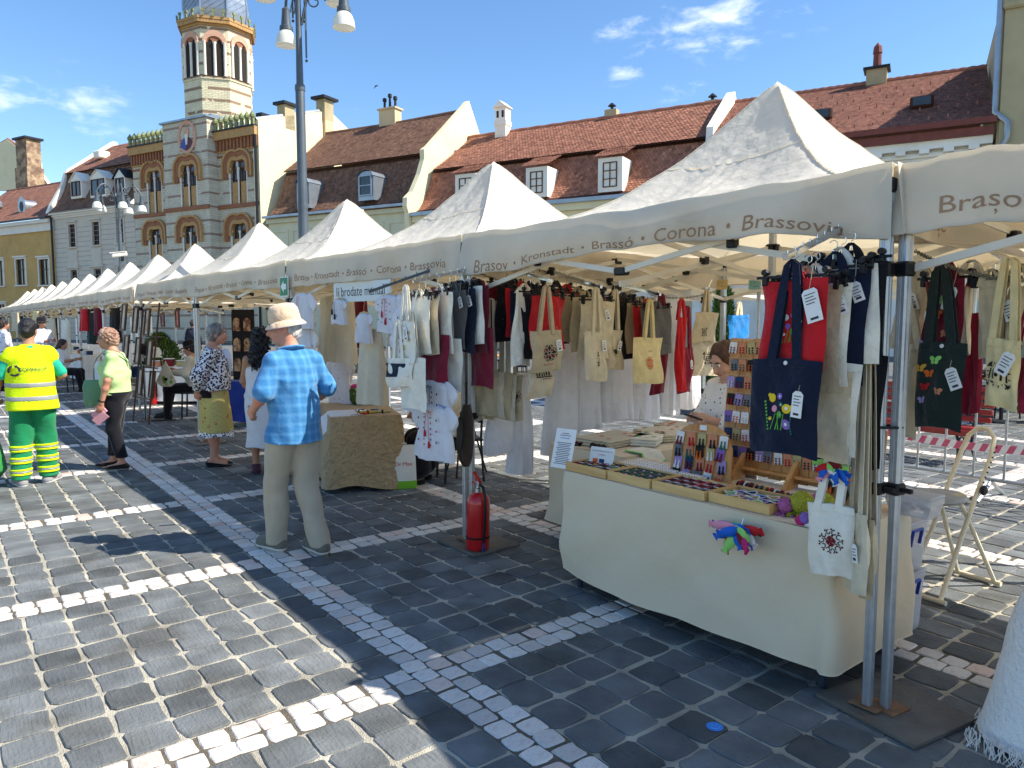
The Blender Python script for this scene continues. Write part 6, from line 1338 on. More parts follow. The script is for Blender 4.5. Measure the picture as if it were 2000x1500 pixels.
def pbox(f2,w,d,h,lb,stuffing=None,clasp=True):
 t=thing('plastic_box',lb,'storage box',f2(0,0,0));rings=[]
 for z,k in((0,.9),(.02,.92),(h-.03,1.0),(h-.025,1.04),(h,1.04)):
  rings.append([f2(x*w/2*k,y*d/2*k,z)for x,y in((-1,-.9),(-.9,-1),(.9,-1),(1,-.9),(1,.9),(.9,1),(-.9,1),(-1,.9))])
 ob('box_body',loft(MB(),rings),m_clear,t);ob('lid',MB().box((0,0,h+.008),(w*1.06,d*1.06,.016),f2,bev=.006),m_clear,t)
 if clasp:ob('clasp',MB().tube([f2(w*.53,-.05,h-.1),f2(w*.58,-.05,h-.02),f2(w*.58,.05,h-.02),f2(w*.53,.05,h-.1)],.009,6),mat('blue_clasp',srgb(40,60,150),.4),t)
 if stuffing:
  for k in range(9):q=random.Random(k);ob('content',MB().ball((q.uniform(-w*.3,w*.3),q.uniform(-d*.3,d*.3),h*q.uniform(.12,.55)),(w*.13,d*.13,h*.12),f2,8,0,5),DYE[stuffing[k%len(stuffing)]],t,smooth=True)
 return t
bx=FA.at(AX(.40),.98,0);pbox(bx,.24,.32,.31,'clear plastic box on the ground behind the near leg',['white','lilac']);pbox(bx.at(0,0,.335),.24,.32,.25,'clear plastic box with green contents stacked on the lower one',['lime','white','lilac','pink'])
pbox(FA.at(AX(.13),.62,ZT+.004),.20,.15,.085,'small clear box of red beads on the table end',['dred','petrol','white','dred','slategrey'],False)
g_=G(1396,1421);f3=Frame((g_[0],g_[1],.004),(1,0,0),(0,1,0));t=thing('floor_sticker','round blue sticker stuck on the paving before the table','sticker',g_)
ob('disc',MB().lathe([(.034,0),(.034,.001)],f3,28),mat('sticker_blue',srgb(50,140,230),.35,.04),t);ob('sticker_face',MB().tube([f3(.018*math.cos(a),.018*math.sin(a),.0015)for a in np.linspace(3.5,6,9)],.0014,4).ball((-.008,.01,.0012),(.003,.003,.001),f3,6,0,4).ball((.008,.01,.0012),(.003,.003,.001),f3,6,0,4),mat('sticker_light',srgb(130,190,245),.4),t,kind='stuff')
# ================= people =================
def nets(F,o,h):
 """surface nets: one vertex per mixed cell, quads across mixed edges"""
 s=F<0;nx,ny,nz=F.shape;cs=(nx-1,ny-1,nz-1)
 sub=lambda A,i,j,k:A[i:i+cs[0],j:j+cs[1],k:k+cs[2]]
 cnt=sum(sub(s,i,j,k).astype(np.int8)for i in(0,1)for j in(0,1)for k in(0,1));act=(cnt>0)&(cnt<8)
 I,J_,K=np.nonzero(act);acc=np.zeros((len(I),3));n=np.zeros(len(I))
 for a,b in[((0,0,0),(1,0,0)),((0,1,0),(1,1,0)),((0,0,1),(1,0,1)),((0,1,1),(1,1,1)),((0,0,0),(0,1,0)),((1,0,0),(1,1,0)),((0,0,1),(0,1,1)),((1,0,1),(1,1,1)),((0,0,0),(0,0,1)),((1,0,0),(1,0,1)),((0,1,0),(0,1,1)),((1,1,0),(1,1,1))]:
  fa,fb=F[I+a[0],J_+a[1],K+a[2]],F[I+b[0],J_+b[1],K+b[2]];m=(fa<0)!=(fb<0);t=np.where(m,fa/np.where(fa==fb,1,fa-fb),0)
  acc+=np.where(m[:,None],np.array(a)+t[:,None]*(np.array(b)-np.array(a)),0);n+=m
 V=(np.stack([I,J_,K],1)+acc/n[:,None])*h+o
 idx=-np.ones(cs,int);idx[I,J_,K]=np.arange(len(I));faces=[]
 for ax in range(3):
  sl0=[slice(None)]*3;sl1=[slice(None)]*3;sl0[ax]=slice(0,-1);sl1[ax]=slice(1,None)
  E=s[tuple(sl0)]!=s[tuple(sl1)];i,j,k=np.nonzero(E);q=np.stack([i,j,k],1);b,c=[(1,2),(2,0),(0,1)][ax]
  ok=(q[:,b]>0)&(q[:,c]>0)&(q[:,b]<cs[b])&(q[:,c]<cs[c]);q=q[ok];neg=s[tuple(sl0)][q[:,0],q[:,1],q[:,2]]
  eb=np.eye(3,dtype=int)[b];ec=np.eye(3,dtype=int)[c];g=lambda p:idx[p[:,0],p[:,1],p[:,2]]
  Q=np.stack([g(q-eb-ec),g(q-ec),g(q),g(q-eb)],1);Q[~neg]=Q[~neg][:,::-1];faces.append(Q)
 return V,np.concatenate(faces)
def rotm(ax,a):
 return np.array(Matrix.Rotation(a,3,Vector(ax)))
class Sdf:
 def __init__(s):s.p=[];s.cuts=[]
 def cone(s,p,q,r1,r2=None,k=.03):s.p.append(('c',np.array(p,float),np.array(q,float),r1,r2 if r2 is not None else r1,k));return s
 def ell(s,c,r,M=None,k=.03):s.p.append(('e',np.array(c,float),np.array(r,float)if hasattr(r,'__len__')else np.array([r]*3,float),M,k));return s
 def skirt(s,c0,r0,c1,r1,k=.03):s.p.append(('s',np.array(c0,float),r0,np.array(c1,float),r1,k));return s
 def cut(s,p,n):s.cuts.append((np.array(p,float),unit(n)));return s
 def minus(s,c,r,k=.01):s.p.append(('m',np.array(c,float),np.array(r,float)if hasattr(r,'__len__')else np.array([r]*3,float),None,k));return s
 def mesh(s,name,material,h=.01,wr=None,seed=1,smooth=True):
  lo,hi=np.array([9.]*3),np.array([-9.]*3)
  for q in s.p:
   if q[0]=='c':a=[(q[1],q[3]),(q[2],q[4])];pts=[(p-r,p+r)for p,r in a]
   elif q[0]=='e':m_=q[2].max();pts=[(q[1]-m_,q[1]+m_)]
   elif q[0]=='s':pts=[(c-np.array([r[0],r[1],0]),c+np.array([r[0],r[1],0]))for c,r in((q[1],q[2]),(q[3],q[4]))]
   else:continue
   for a,b in pts:lo=np.minimum(lo,a);hi=np.maximum(hi,b)
  lo-=3*h+.02;hi+=3*h+.02;N_=np.ceil((hi-lo)/h).astype(int)+1;F=np.full(N_,.3,np.float32)
  X=[lo[i]+h*np.arange(N_[i])for i in range(3)]
  for q in s.p:
   k=q[-1];pad=.06+k
   if q[0]=='c':a=np.minimum(q[1]-q[3],q[2]-q[4])-pad;b=np.maximum(q[1]+q[3],q[2]+q[4])+pad
   elif q[0]in 'em':m_=q[2].max();a=q[1]-m_-pad;b=q[1]+m_+pad
   else:rx=max(q[2][0],q[4][0]);ry=max(q[2][1],q[4][1]);a=np.minimum(q[1],q[3])-np.array([rx,ry,0])-pad;b=np.maximum(q[1],q[3])+np.array([rx,ry,0])+pad
   i0=np.maximum(0,((a-lo)/h).astype(int));i1=np.minimum(N_,((b-lo)/h).astype(int)+2)
   if(i1<=i0).any():continue
   x,y,z=np.meshgrid(X[0][i0[0]:i1[0]],X[1][i0[1]:i1[1]],X[2][i0[2]:i1[2]],indexing='ij',sparse=True);sl=tuple(slice(i0[i],i1[i])for i in range(3));f0=F[sl]
   if q[0]=='c':
    p,d=q[1],q[2]-q[1];L2=max(1e-9,d@d);px,py,pz=x-p[0],y-p[1],z-p[2];t=np.clip((px*d[0]+py*d[1]+pz*d[2])/L2,0,1);d_=np.sqrt((px-t*d[0])**2+(py-t*d[1])**2+(pz-t*d[2])**2)-(q[3]+(q[4]-q[3])*t)
   elif q[0]in 'em':
    c,r,M=q[1],q[2],q[3];px,py,pz=x-c[0],y-c[1],z-c[2]
    if M is not None:px,py,pz=[M[0,i]*px+M[1,i]*py+M[2,i]*pz for i in range(3)]
    u=np.sqrt((px/r[0])**2+(py/r[1])**2+(pz/r[2])**2);w=np.sqrt((px/r[0]**2)**2+(py/r[1]**2)**2+(pz/r[2]**2)**2)+1e-6;d_=u*(u-1)/w
   else:
    c0,r0,c1,r1=q[1:5];t=np.clip((c0[2]-z)/(c0[2]-c1[2]),0,1);rx,ry=r0[0]+(r1[0]-r0[0])*t,r0[1]+(r1[1]-r0[1])*t
    d_=(np.sqrt(((x-c0[0]-(c1[0]-c0[0])*t)/rx)**2+((y-c0[1]-(c1[1]-c0[1])*t)/ry)**2)-1)*np.minimum(rx,ry);d_=np.maximum(d_,np.maximum(z-c0[2],c1[2]-z))
   if q[0]=='m':d_=-d_;hh=np.clip(.5-.5*(d_-f0)/k*-1*-1,0,1);F[sl]=np.maximum(f0,d_)
   else:hh=np.clip(.5+.5*(f0-d_)/k,0,1);F[sl]=f0*(1-hh)+d_*hh-k*hh*(1-hh)
  if wr:
   x,y,z=np.meshgrid(*X,indexing='ij',sparse=True);rs=np.random.RandomState(seed)
   for amp,kx,ky,kz in wr:
    for _ in range(3):a=rs.uniform(.7,1.4,3)*rs.choice([-1,1],3);F+=(amp/2*np.sin(kx*a[0]*x+ky*a[1]*y+kz*a[2]*z+rs.rand()*6+1.3*np.sin(kx*.4*x+kz*.3*z+rs.rand()*6))).astype(np.float32)
  if s.cuts:
   x,y,z=np.meshgrid(*X,indexing='ij',sparse=True)
   for p,n in s.cuts:F=np.maximum(F,(x-p[0])*n[0]+(y-p[1])*n[1]+(z-p[2])*n[2])
  V,Q=nets(F,lo,h);me=bpy.data.meshes.new(name);me.vertices.add(len(V));me.vertices.foreach_set('co',V.ravel())
  me.loops.add(Q.size);me.loops.foreach_set('vertex_index',Q.ravel().astype(np.int32));me.polygons.add(len(Q));me.polygons.foreach_set('loop_start',np.arange(0,Q.size,4,dtype=np.int32))
  me.update(calc_edges=True);me.validate();me.materials.append(material)
  me.polygons.foreach_set('use_smooth',[smooth]*len(me.polygons));return me
def skinmat(n,c):return mat(n,srgb(*c),.55,.06,20,.15,120,spec=.3,col2=srgb(min(255,c[0]+6),c[1]-12,c[2]-12),mix=(.45,.75))
SKIN=dict(fair=skinmat('skin_fair',(206,160,134)),tan=skinmat('skin_tan',(176,128,98)),ruddy=skinmat('skin_ruddy',(198,142,116)))
def hairmat(n,c,c2=None):return mat('hair_'+n,srgb(*c),.45,.3,30,.6,120,spec=.35,stretch=(1,1,.25),col2=srgb(*c2)if c2 else None)
class Person:
 def __init__(s,label,loc,face,Hh=1.7,skin='fair',pose=None,girth=1.0,head=(0,0,0),h=.009,curl=.5,fem=False,cat='person',hands=True):
  """face: world direction (dx,dy) the body points to; head = (yaw left, pitch down, tilt) in radians"""
  f=Hh/1.75;s.f=f;s.h=h;g=girth;s.fem=fem
  J=dict(pel=(0,0,.95),che=(0,0,1.26),neck=(0,-.015,1.47),hed=(0,.015,1.62))
  sw=.155 if fem else.172
  for n,sg in(('L',-1),('R',1)):J.update({'sh'+n:(sg*sw,-.01,1.385),'el'+n:(sg*(sw+.05),-.03,1.13),'wr'+n:(sg*(sw+.05),.06,.88),'hp'+n:(sg*.09,0,.92),'kn'+n:(sg*.1,.015,.5),'an'+n:(sg*.1,-.03,.085),'to'+n:(sg*.125,.14,.03)})
  J.update(pose or{});J={k:np.array(v,float)*f for k,v in J.items()};s.J=J;s.g=g;s.HM=rotm((0,0,1),head[0])@rotm((1,0,0),-head[1])@rotm((0,1,0),head[2])
  b=Sdf();c=lambda*a:np.array(a)*f
  b.ell(J['che']+c(0,0,-.01),c(.15*g,.105*g,.17),k=.05).ell((J['che']+J['pel'])/2,c(.14*g,.105*g,.16),k=.05).ell(J['pel']+c(0,-.01,0),c(.165*g,.125*g,.12),k=.05)
  [b.cone(J['neck']-c(0,0,.04),J['sh'+n],.042*f,.046*f,k=.04)for n in 'LR'];b.cone(J['che']+c(0,0,.08),J['neck'],.085*f,.056*f,k=.06).cone(J['neck'],J['hed']+c(0,-.02,0),.052*f,.05*f,k=.02)
  if fem:
   for sg in(-1,1):b.ell(J['che']+c(sg*.075,.085*g,.0),c(.07,.06,.07),k=.03)
  for n in 'LR':
   b.cone(J['sh'+n],J['el'+n],.052*f*g**.5,.04*f,k=.03).cone(J['el'+n],J['wr'+n],.041*f,.027*f,k=.015).ell(J['el'+n]*.65+J['wr'+n]*.35,.041*f,k=.02)
   b.cone(J['hp'+n],J['kn'+n],.088*f*g**.5,.055*f,k=.03).cone(J['kn'+n],J['an'+n],.054*f,.036*f,k=.015).ell(J['kn'+n]*.62+J['an'+n]*.38+c(0,-.02,0),c(.05,.05,.09),k=.03)
   fd=unit((J['to'+n]-J['an'+n])*V3(1,1,0));hb=J['an'+n]*V3(1,1,0)+V3(0,0,J['to'+n][2])-fd*.04*f;b.cone(J['an'+n],hb+V3(0,0,.015),.034*f,.03*f,k=.02).cone(hb+V3(0,0,.005),J['to'+n]-fd*.03,.03*f,.032*f,k=.02).cone(J['an'+n],J['to'+n]-fd*.05,.03*f,.028*f,k=.03)
   if hands:s.hand(b,n,curl if not isinstance(curl,dict)else curl[n])
  hc=J['hed'];M=s.HM;P=lambda x,y,z:hc+M@(np.array([x,y,z])*f)
  s.P=P;b.ell(P(0,-.012,.035),c(.073,.094,.088),M,k=.02).ell(P(0,.03,-.03),c(.058,.066,.075),M,k=.03).ell(P(0,.055,-.085),c(.032,.03,.026),M,k=.03)
  b.cone(P(0,.088,.02),P(0,.112,-.028),.011*f,.016*f,k=.012).ell(P(0,.083,.042),c(.052,.016,.012),M,k=.015).ell(P(0,.09,-.058),c(.024,.012,.011),M,k=.01)
  for sg in(-1,1):b.ell(P(sg*.075,-.005,-.005),c(.012,.02,.032),M,k=.006).ell(P(sg*.04,.068,-.03),c(.022,.02,.022),M,k=.02).minus(P(sg*.031,.1,.014),c(.014,.012,.009))
  s.b=b;s.loc=np.array([*loc,0.])if len(loc)==2 else np.array(loc,float);s.rz=math.atan2(-face[0],face[1])
  me=b.mesh('person',SKIN[skin],h);o=bpy.data.objects.new('person',me);COL.objects.link(o);o.location=s.loc;o.rotation_euler=(0,0,s.rz);setp(o,label,cat);s.o=o
  e=MB();fr=Frame(hc,M[:,0],M[:,1],M[:,2])
  for sg in(-1,1):s.part('eye',MB().ball((sg*.031*f,.088*f,.014*f),.011*f,fr,8,0,6),DYE['white']);s.part('iris',MB().ball((sg*.031*f,.0965*f,.014*f),.0055*f,fr,6,0,4),DYE['black']);s.part('eyebrow',MB().tube([fr(sg*x*f,(.098-.012*abs(x-.03)*20)*f,z*f)for x,z in((.014,.036),(.032,.042),(.05,.034))],.0045*f,5),m_brow)
  s.part('lips',MB().tube([fr(x*f,(.1-abs(x)*.35)*f,(-.058+.002*math.cos(x*90))*f)for x in(-.022,-.01,0,.01,.022)],.0055*f,5),m_lip)
 def hand(s,b,n,curl):
  J,f=s.J,s.f;sg=-1 if n=='L'else 1;d=unit(J['wr'+n]-J['el'+n]);inw=unit(np.array([-sg,.25,-.1])-d*(np.array([-sg,.25,-.1])@d));up=np.cross(d,inw)*1.0
  w=J['wr'+n];b.ell(w+d*.045*f,np.array([.05,.018,.042])*f,np.stack([d,inw,up],1),k=.015);s.hd=getattr(s,'hd',{});s.hd[n]=(w+d*.085*f+inw*.02*f,d,inw,up)
  fw=up if up[1]>0 else-up
  for i,(o_,l)in enumerate(((.03,.075),(.01,.083),(-.011,.078),(-.03,.06))):
   p=w+d*.085*f+fw*o_*f;a=curl*.7
   for k in range(3):dd=d*math.cos(a)+inw*math.sin(a);q=p+dd*l*f*(.45,.32,.23)[k];b.cone(p,q,.0092*f,.0085*f,k=.004);p=q;a+=curl
  p=w+d*.03*f+fw*.035*f;q=p+unit(d+fw*.8+inw*.3)*.04*f;b.cone(p,q,.012*f,.01*f,k=.01).cone(q,q+unit(d+inw*.6)*.03*f,.0095*f,.0085*f,k=.005)
 def part(s,name,mb,material,smooth=True,ang=60,**k):
  me=mb if isinstance(mb,bpy.types.Mesh)else mb.mesh(name,material,smooth,ang);o=bpy.data.objects.new(name,me);COL.objects.link(o);o.parent=s.o;return setp(o,**k)
 def wear(s,name,sdf,material,wr=None,h=None,seed=1,**k):return s.part(name,sdf.mesh(name,material,h or s.h,wr,seed),material,**k)
 def w2(s,p):c,q=math.cos(s.rz),math.sin(s.rz);return V3(s.loc[0]+c*p[0]-q*p[1],s.loc[1]+q*p[0]+c*p[1],s.loc[2]+p[2])
 def dirw(s,p):c,q=math.cos(s.rz),math.sin(s.rz);return V3(c*p[0]-q*p[1],q*p[0]+c*p[1],p[2])
 def torso(s,e=.02,hem=.86,sleeve=.7,flare=1.0,arms='LR',top=1.0):
  """loose top following the body"""
  J,f,g=s.J,s.f,s.g;c=lambda*a:np.array(a)*f;d=Sdf()
  [d.ell(J['che']+c(sg*.075,.085*g,0),c(.07,.06,.07)+e*.9,k=.05)for sg in((-1,1)if s.fem else())];d.ell(J['che']+c(0,0,-.01),c(.15*g,.108*g,.17)+e,k=.05).skirt(J['che']+c(0,0,-.02),(.15*g*f+e,.11*g*f+e),J['pel']*V3(1,1,0)+V3(0,0,hem*f),(.165*g*f*flare+e,.125*g*f*flare+e),k=.05).ell((J['che']+J['pel'])/2+c(0,.01,0),c(.145*g,.11*g,.15)+e,k=.05)
  [d.cone(J['neck']-c(0,0,.045),J['sh'+n],.04*f+e*.6,.046*f+e*.8,k=.04)for n in 'LR'];d.cone(J['che']+c(0,0,.08),J['neck']-c(0,0,.03),.09*f+e,.058*f+e*.5,k=.06)
  for n in arms:
   a,b_=J['sh'+n],J['el'+n];w_=J['wr'+n]
   if sleeve<=1:q=a+(b_-a)*sleeve;d.cone(a,q,.047*f*g**.5+e*.7,.048*f+e,k=.03)
   else:d.cone(a,b_,.056*f+e,.046*f+e,k=.03).cone(b_,b_+(w_-b_)*(sleeve-1),.046*f+e,.036*f+e,k=.03)
  return d
 def trousers(s,e=.02,top=.98,bottom=.06,leg=1.0):
  J,f,g=s.J,s.f,s.g;c=lambda*a:np.array(a)*f;d=Sdf().ell(J['pel']+c(0,-.01,0),c(.165*g,.125*g,.13)+e*.8,k=.04)
  for n in 'LR':d.cone(J['hp'+n],J['kn'+n],.09*f*g**.5+e,.062*f*leg+e,k=.03).cone(J['kn'+n],J['an'+n]+V3(0,0,bottom-.085*f),.06*f*leg+e,.05*f*leg+e,k=.03)
  return d.cut((0,0,top*f),(0,0,1)).cut((0,0,bottom),(0,0,-1))
 def shoes(s,material,sole,e=.012,name='shoe',high=.1):
  J,f=s.J,s.f
  for n in 'LR':
   fd=unit((J['to'+n]-J['an'+n])*V3(1,1,0));z=J['to'+n][2];hb=J['an'+n]*V3(1,1,0)+V3(0,0,z)-fd*.04*f
   d=Sdf().cone(J['an'+n],hb+V3(0,0,.012),.034*f+e,.034*f+e,k=.02).cone(hb,J['to'+n],.034*f+e,.035*f+e,k=.02).cone(J['an'+n],J['to'+n]-fd*.04,.032*f+e,.03*f+e,k=.03).cut((0,0,z-.012),(0,0,-1)).cut(J['an'+n]+V3(0,0,high*f-.06),unit(V3(0,0,1)+fd*.15))
   o=s.wear(name,d,material,h=.007);d2=Sdf().cone(hb,J['to'+n],.036*f+e,.038*f+e,k=.02).cut((0,0,z-.008),(0,0,1)).cut((0,0,z-.034),(0,0,-1));sm_=s.wear('sole',d2,sole,h=.007);sm_.parent=o
 def hair(s,material,style,e=.014,wr=None,h=.006):
  f,M,P=s.f,s.HM,s.P;c=lambda*a:np.array(a)*f;d=Sdf().ell(P(0,-.014,.04),c(.075,.097,.09)+e,M,k=.02)
  if style=='short':d.ell(P(0,-.05,-.02),c(.062,.06,.07)+e*.8,M,k=.03)
  if style=='bun':d.ell(P(0,-.05,-.02),c(.06,.055,.06)+e*.4,M,k=.03).ell(P(.0,-.115,-.01),c(.045,.03,.045),M,k=.01)
  if style=='long':d.ell(P(0,-.06,-.1),c(.075,.055,.14)+e,M,k=.04).ell(P(0,-.09,-.25),c(.09,.05,.14)+e,M,k=.05)
  if style=='side':d.ell(P(0,-.05,-.05),c(.07,.055,.1)+e*.6,M,k=.03).cone(P(.03,.0,-.1),P(.05,.05,-.32),.045*f,.025*f,k=.04)
  d.cut(P(0,.062 if style!='bun'else.05,.03),M@unit((0,1,-.55)));d.cut(P(0,.06,.0),M@unit((0,1,-.05)))if style in('long','side')else None
  return s.wear('hair',d,material,wr or[(.006,90,90,60)],h)
m_brow=mat('eyebrow_hair',srgb(70,54,44),.8);m_lip=mat('lip',srgb(176,104,96),.5)
def wool(n,c,**k):return mat('cloth_'+n,srgb(*c),.9,.07,8,.4,18,spec=.08,sheen=.2,**k)
def patt_check(m,c2,sc=26,amt=.5):
 t=m.node_tree;b=[n for n in t.nodes if n.type=='BSDF_PRINCIPLED'][0];src=b.inputs['Base Color'].links[0].from_socket;tc_=t.nodes.new('ShaderNodeTexCoord');sp=t.nodes.new('ShaderNodeSeparateXYZ');t.links.new(tc_.outputs['Object'],sp.inputs[0]);acc=None
 for i,k in((0,sc),(2,sc)):
  w=t.nodes.new('ShaderNodeMath');w.operation='MULTIPLY';w.inputs[1].default_value=k;t.links.new(sp.outputs[i],w.inputs[0]);s_=t.nodes.new('ShaderNodeMath');s_.operation='SINE';t.links.new(w.outputs[0],s_.inputs[0])
  mr=t.nodes.new('ShaderNodeMapRange');t.links.new(s_.outputs[0],mr.inputs[0])
  for j,x in enumerate((-.2,1,0,amt)):mr.inputs[1+j].default_value=x
  if acc is None:acc=mr.outputs[0]
  else:a=t.nodes.new('ShaderNodeMath');a.operation='ADD';t.links.new(acc,a.inputs[0]);t.links.new(mr.outputs[0],a.inputs[1]);acc=a.outputs[0]
 mm=t.nodes.new('ShaderNodeMix');mm.data_type='RGBA';t.links.new(acc,mm.inputs[0]);t.links.new(src,mm.inputs[6]);mm.inputs[7].default_value=(*srgb(*c2),1);t.links.new(mm.outputs[2],b.inputs['Base Color']);return m
m_shirt=patt_check(wool('blue_check',(62,124,174)),(112,172,214),95,.28)
P1=Person('man in blue checked shirt and bucket hat walking past the stalls',(-1.55,5.2),(-.78,.62),1.74,'ruddy',dict(elL=(-.26,-.02,1.16),wrL=(-.20,.20,1.03),elR=(.27,-.05,1.16),wrR=(.2,.17,1.04),knL=(-.08,.12,.51),anL=(-.075,.14,.1),toL=(-.09,.3,.035),knR=(.085,.0,.5),anR=(.075,-.17,.1),toR=(.1,-.0,.035),neck=(0,.02,1.47),hed=(-.02,.06,1.61)),1.04,head=(1.0,.12,0),curl=.7)
t_=P1.torso(.02,.80,.92,1.1);t_.cut((0,0,.81*P1.f),(0,.05,-1)).cut(P1.J['neck']+V3(0,0,.015),(0,.25,1))
P1.wear('shirt',t_,m_shirt,[(.008,10,10,12),(.005,34,24,22)],seed=3);f=P1.f
P1.part('collar',MB().tube([P1.J['neck']+V3(.078*math.cos(a),.07*math.sin(a)-.01,.0-.015*math.sin(a))for a in np.linspace(0,6.28,20)[:-1]],.022,8,closed=True,flat=.6),m_shirt)
m_khk=wool('khaki_trousers',(176,164,142));tr_=P1.trousers(.024,.86,.05,1.05);P1.wear('trousers',tr_,m_khk,[(.006,22,22,14)],seed=5)
P1.shoes(wool('grey_shoe',(108,104,92)),mat('pale_rubber',srgb(206,200,188),.7),.014)
P1.hair(hairmat('grey_white',(200,194,184)),'short',.004);M=P1.HM;hp=P1.P(0,-.012,.06);HF=Frame(hp,M[:,0],M[:,1]+M[:,2]*-.06,M[:,2]+M[:,1]*.06)
m_hat=fabric('straw_hat',(222,192,160),.12)
P1.part('hat',MB().lathe([(.086,-.02),(.093,.0),(.087,.07),(.07,.105),(.03,.118),(.0,.119)],Frame(HF.o,HF.m[0],HF.m[1]*1.2,HF.m[2]),26),m_hat)
P1.part('hat_brim',MB().lathe([(.091,.0),(.105,-.02),(.12,-.04),(.121,-.046),(.104,-.03),(.09,-.01)],Frame(HF.o,HF.m[0],HF.m[1]*1.18,HF.m[2]),26),m_hat);P1.part('hat_lining',MB().lathe([(.095,-.02),(.119,-.047),(.121,-.049),(.095,-.025)],Frame(HF.o,HF.m[0],HF.m[1]*1.18,HF.m[2]),26),wool('pale_blue_lining',(196,208,232)))
m_lg=wool('light_green_top',(190,218,148));P2=Person('woman in light green shirt and black trousers holding a pink phone',(-4.42,8.2),(-.98,-.2),1.58,'ruddy',dict(elL=(-.25,.02,1.12),wrL=(-.24,.10,.84),elR=(.22,.06,1.13),wrR=(.19,.24,.98),knL=(-.1,.02,.5),anL=(-.1,-.06,.085),toL=(-.12,.12,.03),knR=(.1,.06,.5),anR=(.1,.1,.085),toR=(.12,.28,.03),neck=(0,.02,1.47),hed=(0,.075,1.61)),1.22,head=(.08,.05,0),fem=True,curl=.8)
t_=P2.torso(.014,.9,.72,1.0);t_.cut((0,0,.93*P2.f),(0,0,-1)).cut(P2.J['neck']+V3(0,0,.0),(0,-.3,1));P2.wear('shirt',t_,m_lg,[(.007,10,10,26)],seed=4)
t_=P2.trousers(.016,.97,.14,1.0);P2.wear('trousers',t_,wool('black_knit',(26,26,32)),[(.005,20,20,16)],seed=6)
m_sand=wool('black_sandal',(40,36,34));P2.shoes(m_sand,mat('grey_rubber',srgb(150,144,136),.8),.004,'sandal',.06)
P2.hair(hairmat('auburn_grey',(150,112,92),(176,144,124)),'short',.015,[(.008,120,110,90)])
P2.part('glasses',MB().tube([P2.P(sg*.033+.024*math.cos(a),.108,.014+.018*math.sin(a))for sg in(-1,)for a in np.linspace(0,6.28,13)[:-1]],.002,4,closed=True).tube([P2.P(.033+.024*math.cos(a),.108,.014+.018*math.sin(a))for a in np.linspace(0,6.28,13)[:-1]],.002,4,closed=True).tube([P2.P(-.056,.1,.016),P2.P(-.078,.0,.02)],.002,4).tube([P2.P(.056,.1,.016),P2.P(.078,.0,.02)],.002,4).tube([P2.P(-.01,.11,.016),P2.P(.01,.11,.016)],.002,4),m_dark)
P2.part('watch',MB().tube([P2.J['wrL']+V3(.03*math.cos(a),.03*math.sin(a),.03+.008*math.sin(a))for a in np.linspace(0,6.28,14)[:-1]],.008,6,closed=True),m_black)
m_gbag=wool('sage_green_bag',(112,150,116));bp=V3(.06,.235,.86)
gb_=thing('shoulder_bag','sage green shoulder bag carried by the woman in light green','bag',P2.w2(bp-V3(0,0,.15)))
W2=lambda p:P2.w2(np.array(p));dF=Frame(P2.w2(bp+V3(0,0,.14)),P2.dirw((0.2,.98,0)),P2.dirw((-.98,.2,0)))
ob('bag_body',drape(dF,[(0,.10,.6),(-.08,.13,1.2),(-.22,.14,1.6),(-.30,.10,1.2)],4,24,4,.06,.055),m_gbag,gb_,smooth=True)
f=P2.f;ob('strap',MB().sheet([[W2(V3(x-.014,y,z)),W2(V3(x+.014,y,z))]for x,y,z in((.06,.24,.95),(.03,.235,1.05),(-.03,.21,1.16),(-.09,.15,1.26),(-.125,.06,1.335),(-.12,-.02,1.345),(-.09,-.1,1.3),(-.02,-.155,1.18),(.08,-.14,1.02),(.15,-.03,.93),(.14,.1,.92),(.08,.22,.93))],.004),wool('strap_green',(96,120,96)),gb_,smooth=True)
hdp,hdd,_,_=P2.hd['L'];c0=P2.w2(hdp+hdd*.03);pf=Frame(c0,unit(P2.dirw((.05,.75,-.6))),unit(P2.dirw((1,0,.1))),unit(P2.dirw((0,.6,.75))));ph_=thing('phone_case','pink flip phone case held by the woman in light green','phone',c0);ob('case_back',MB().box((0,0,0),(.16,.012,.085),pf,bev=.004),mat('pink_case',srgb(224,160,172),.5),ph_);ob('case_flap',MB().box((.03,-.02,-.05),(.15,.006,.09),Frame(pf.o,pf.m[0],unit(pf.m[1]+pf.m[2]*.4),unit(pf.m[2]-pf.m[1]*.4)),bev=.002),mat('pink_case',srgb(224,160,172),.5),ph_);ob('camera_window',MB().box((-.055,-.008,.02),(.03,.006,.04),pf,bev=.002),m_black,ph_)
m_hv=mat('hi_vis_yellow',srgb(214,240,30),.8,.06,6,.3,60,spec=.1);m_refl=mat('reflective_grey',srgb(150,152,150),.4,.05,8,spec=.6);m_gtr=wool('work_green',(30,128,80));m_teal=wool('teal_tee',(40,176,140))
P3=Person('street cleaner in yellow vest and green work trousers seen from behind',(-4.86,7.42),(-.56,.83),1.68,'tan',dict(elL=(-.28,.03,1.14),wrL=(-.30,.18,.95),elR=(.29,.02,1.15),wrR=(.17,.2,1.08),knL=(-.11,.03,.5),anL=(-.13,-.05,.085),toL=(-.17,.11,.03),knR=(.11,.06,.5),anR=(.12,.03,.085),toR=(.2,.17,.03)),1.12,head=(-.25,.05,0),fem=True,curl=.9)
t_=P3.torso(.014,.9,.85,1.0);P3.wear('tee_shirt',t_.cut(P3.J['neck']+V3(0,0,.005),(0,0,1)),m_teal,[(.006,12,12,20)])
t_=P3.torso(.036,.78,.16,1.14);t_.cut((0,0,.80*P3.f),(0,0,-1)).cut(P3.J['neck']+V3(0,0,.01),(0,.1,1));vs_=P3.wear('vest',t_,m_hv,[(.010,16,8,7)],seed=9)
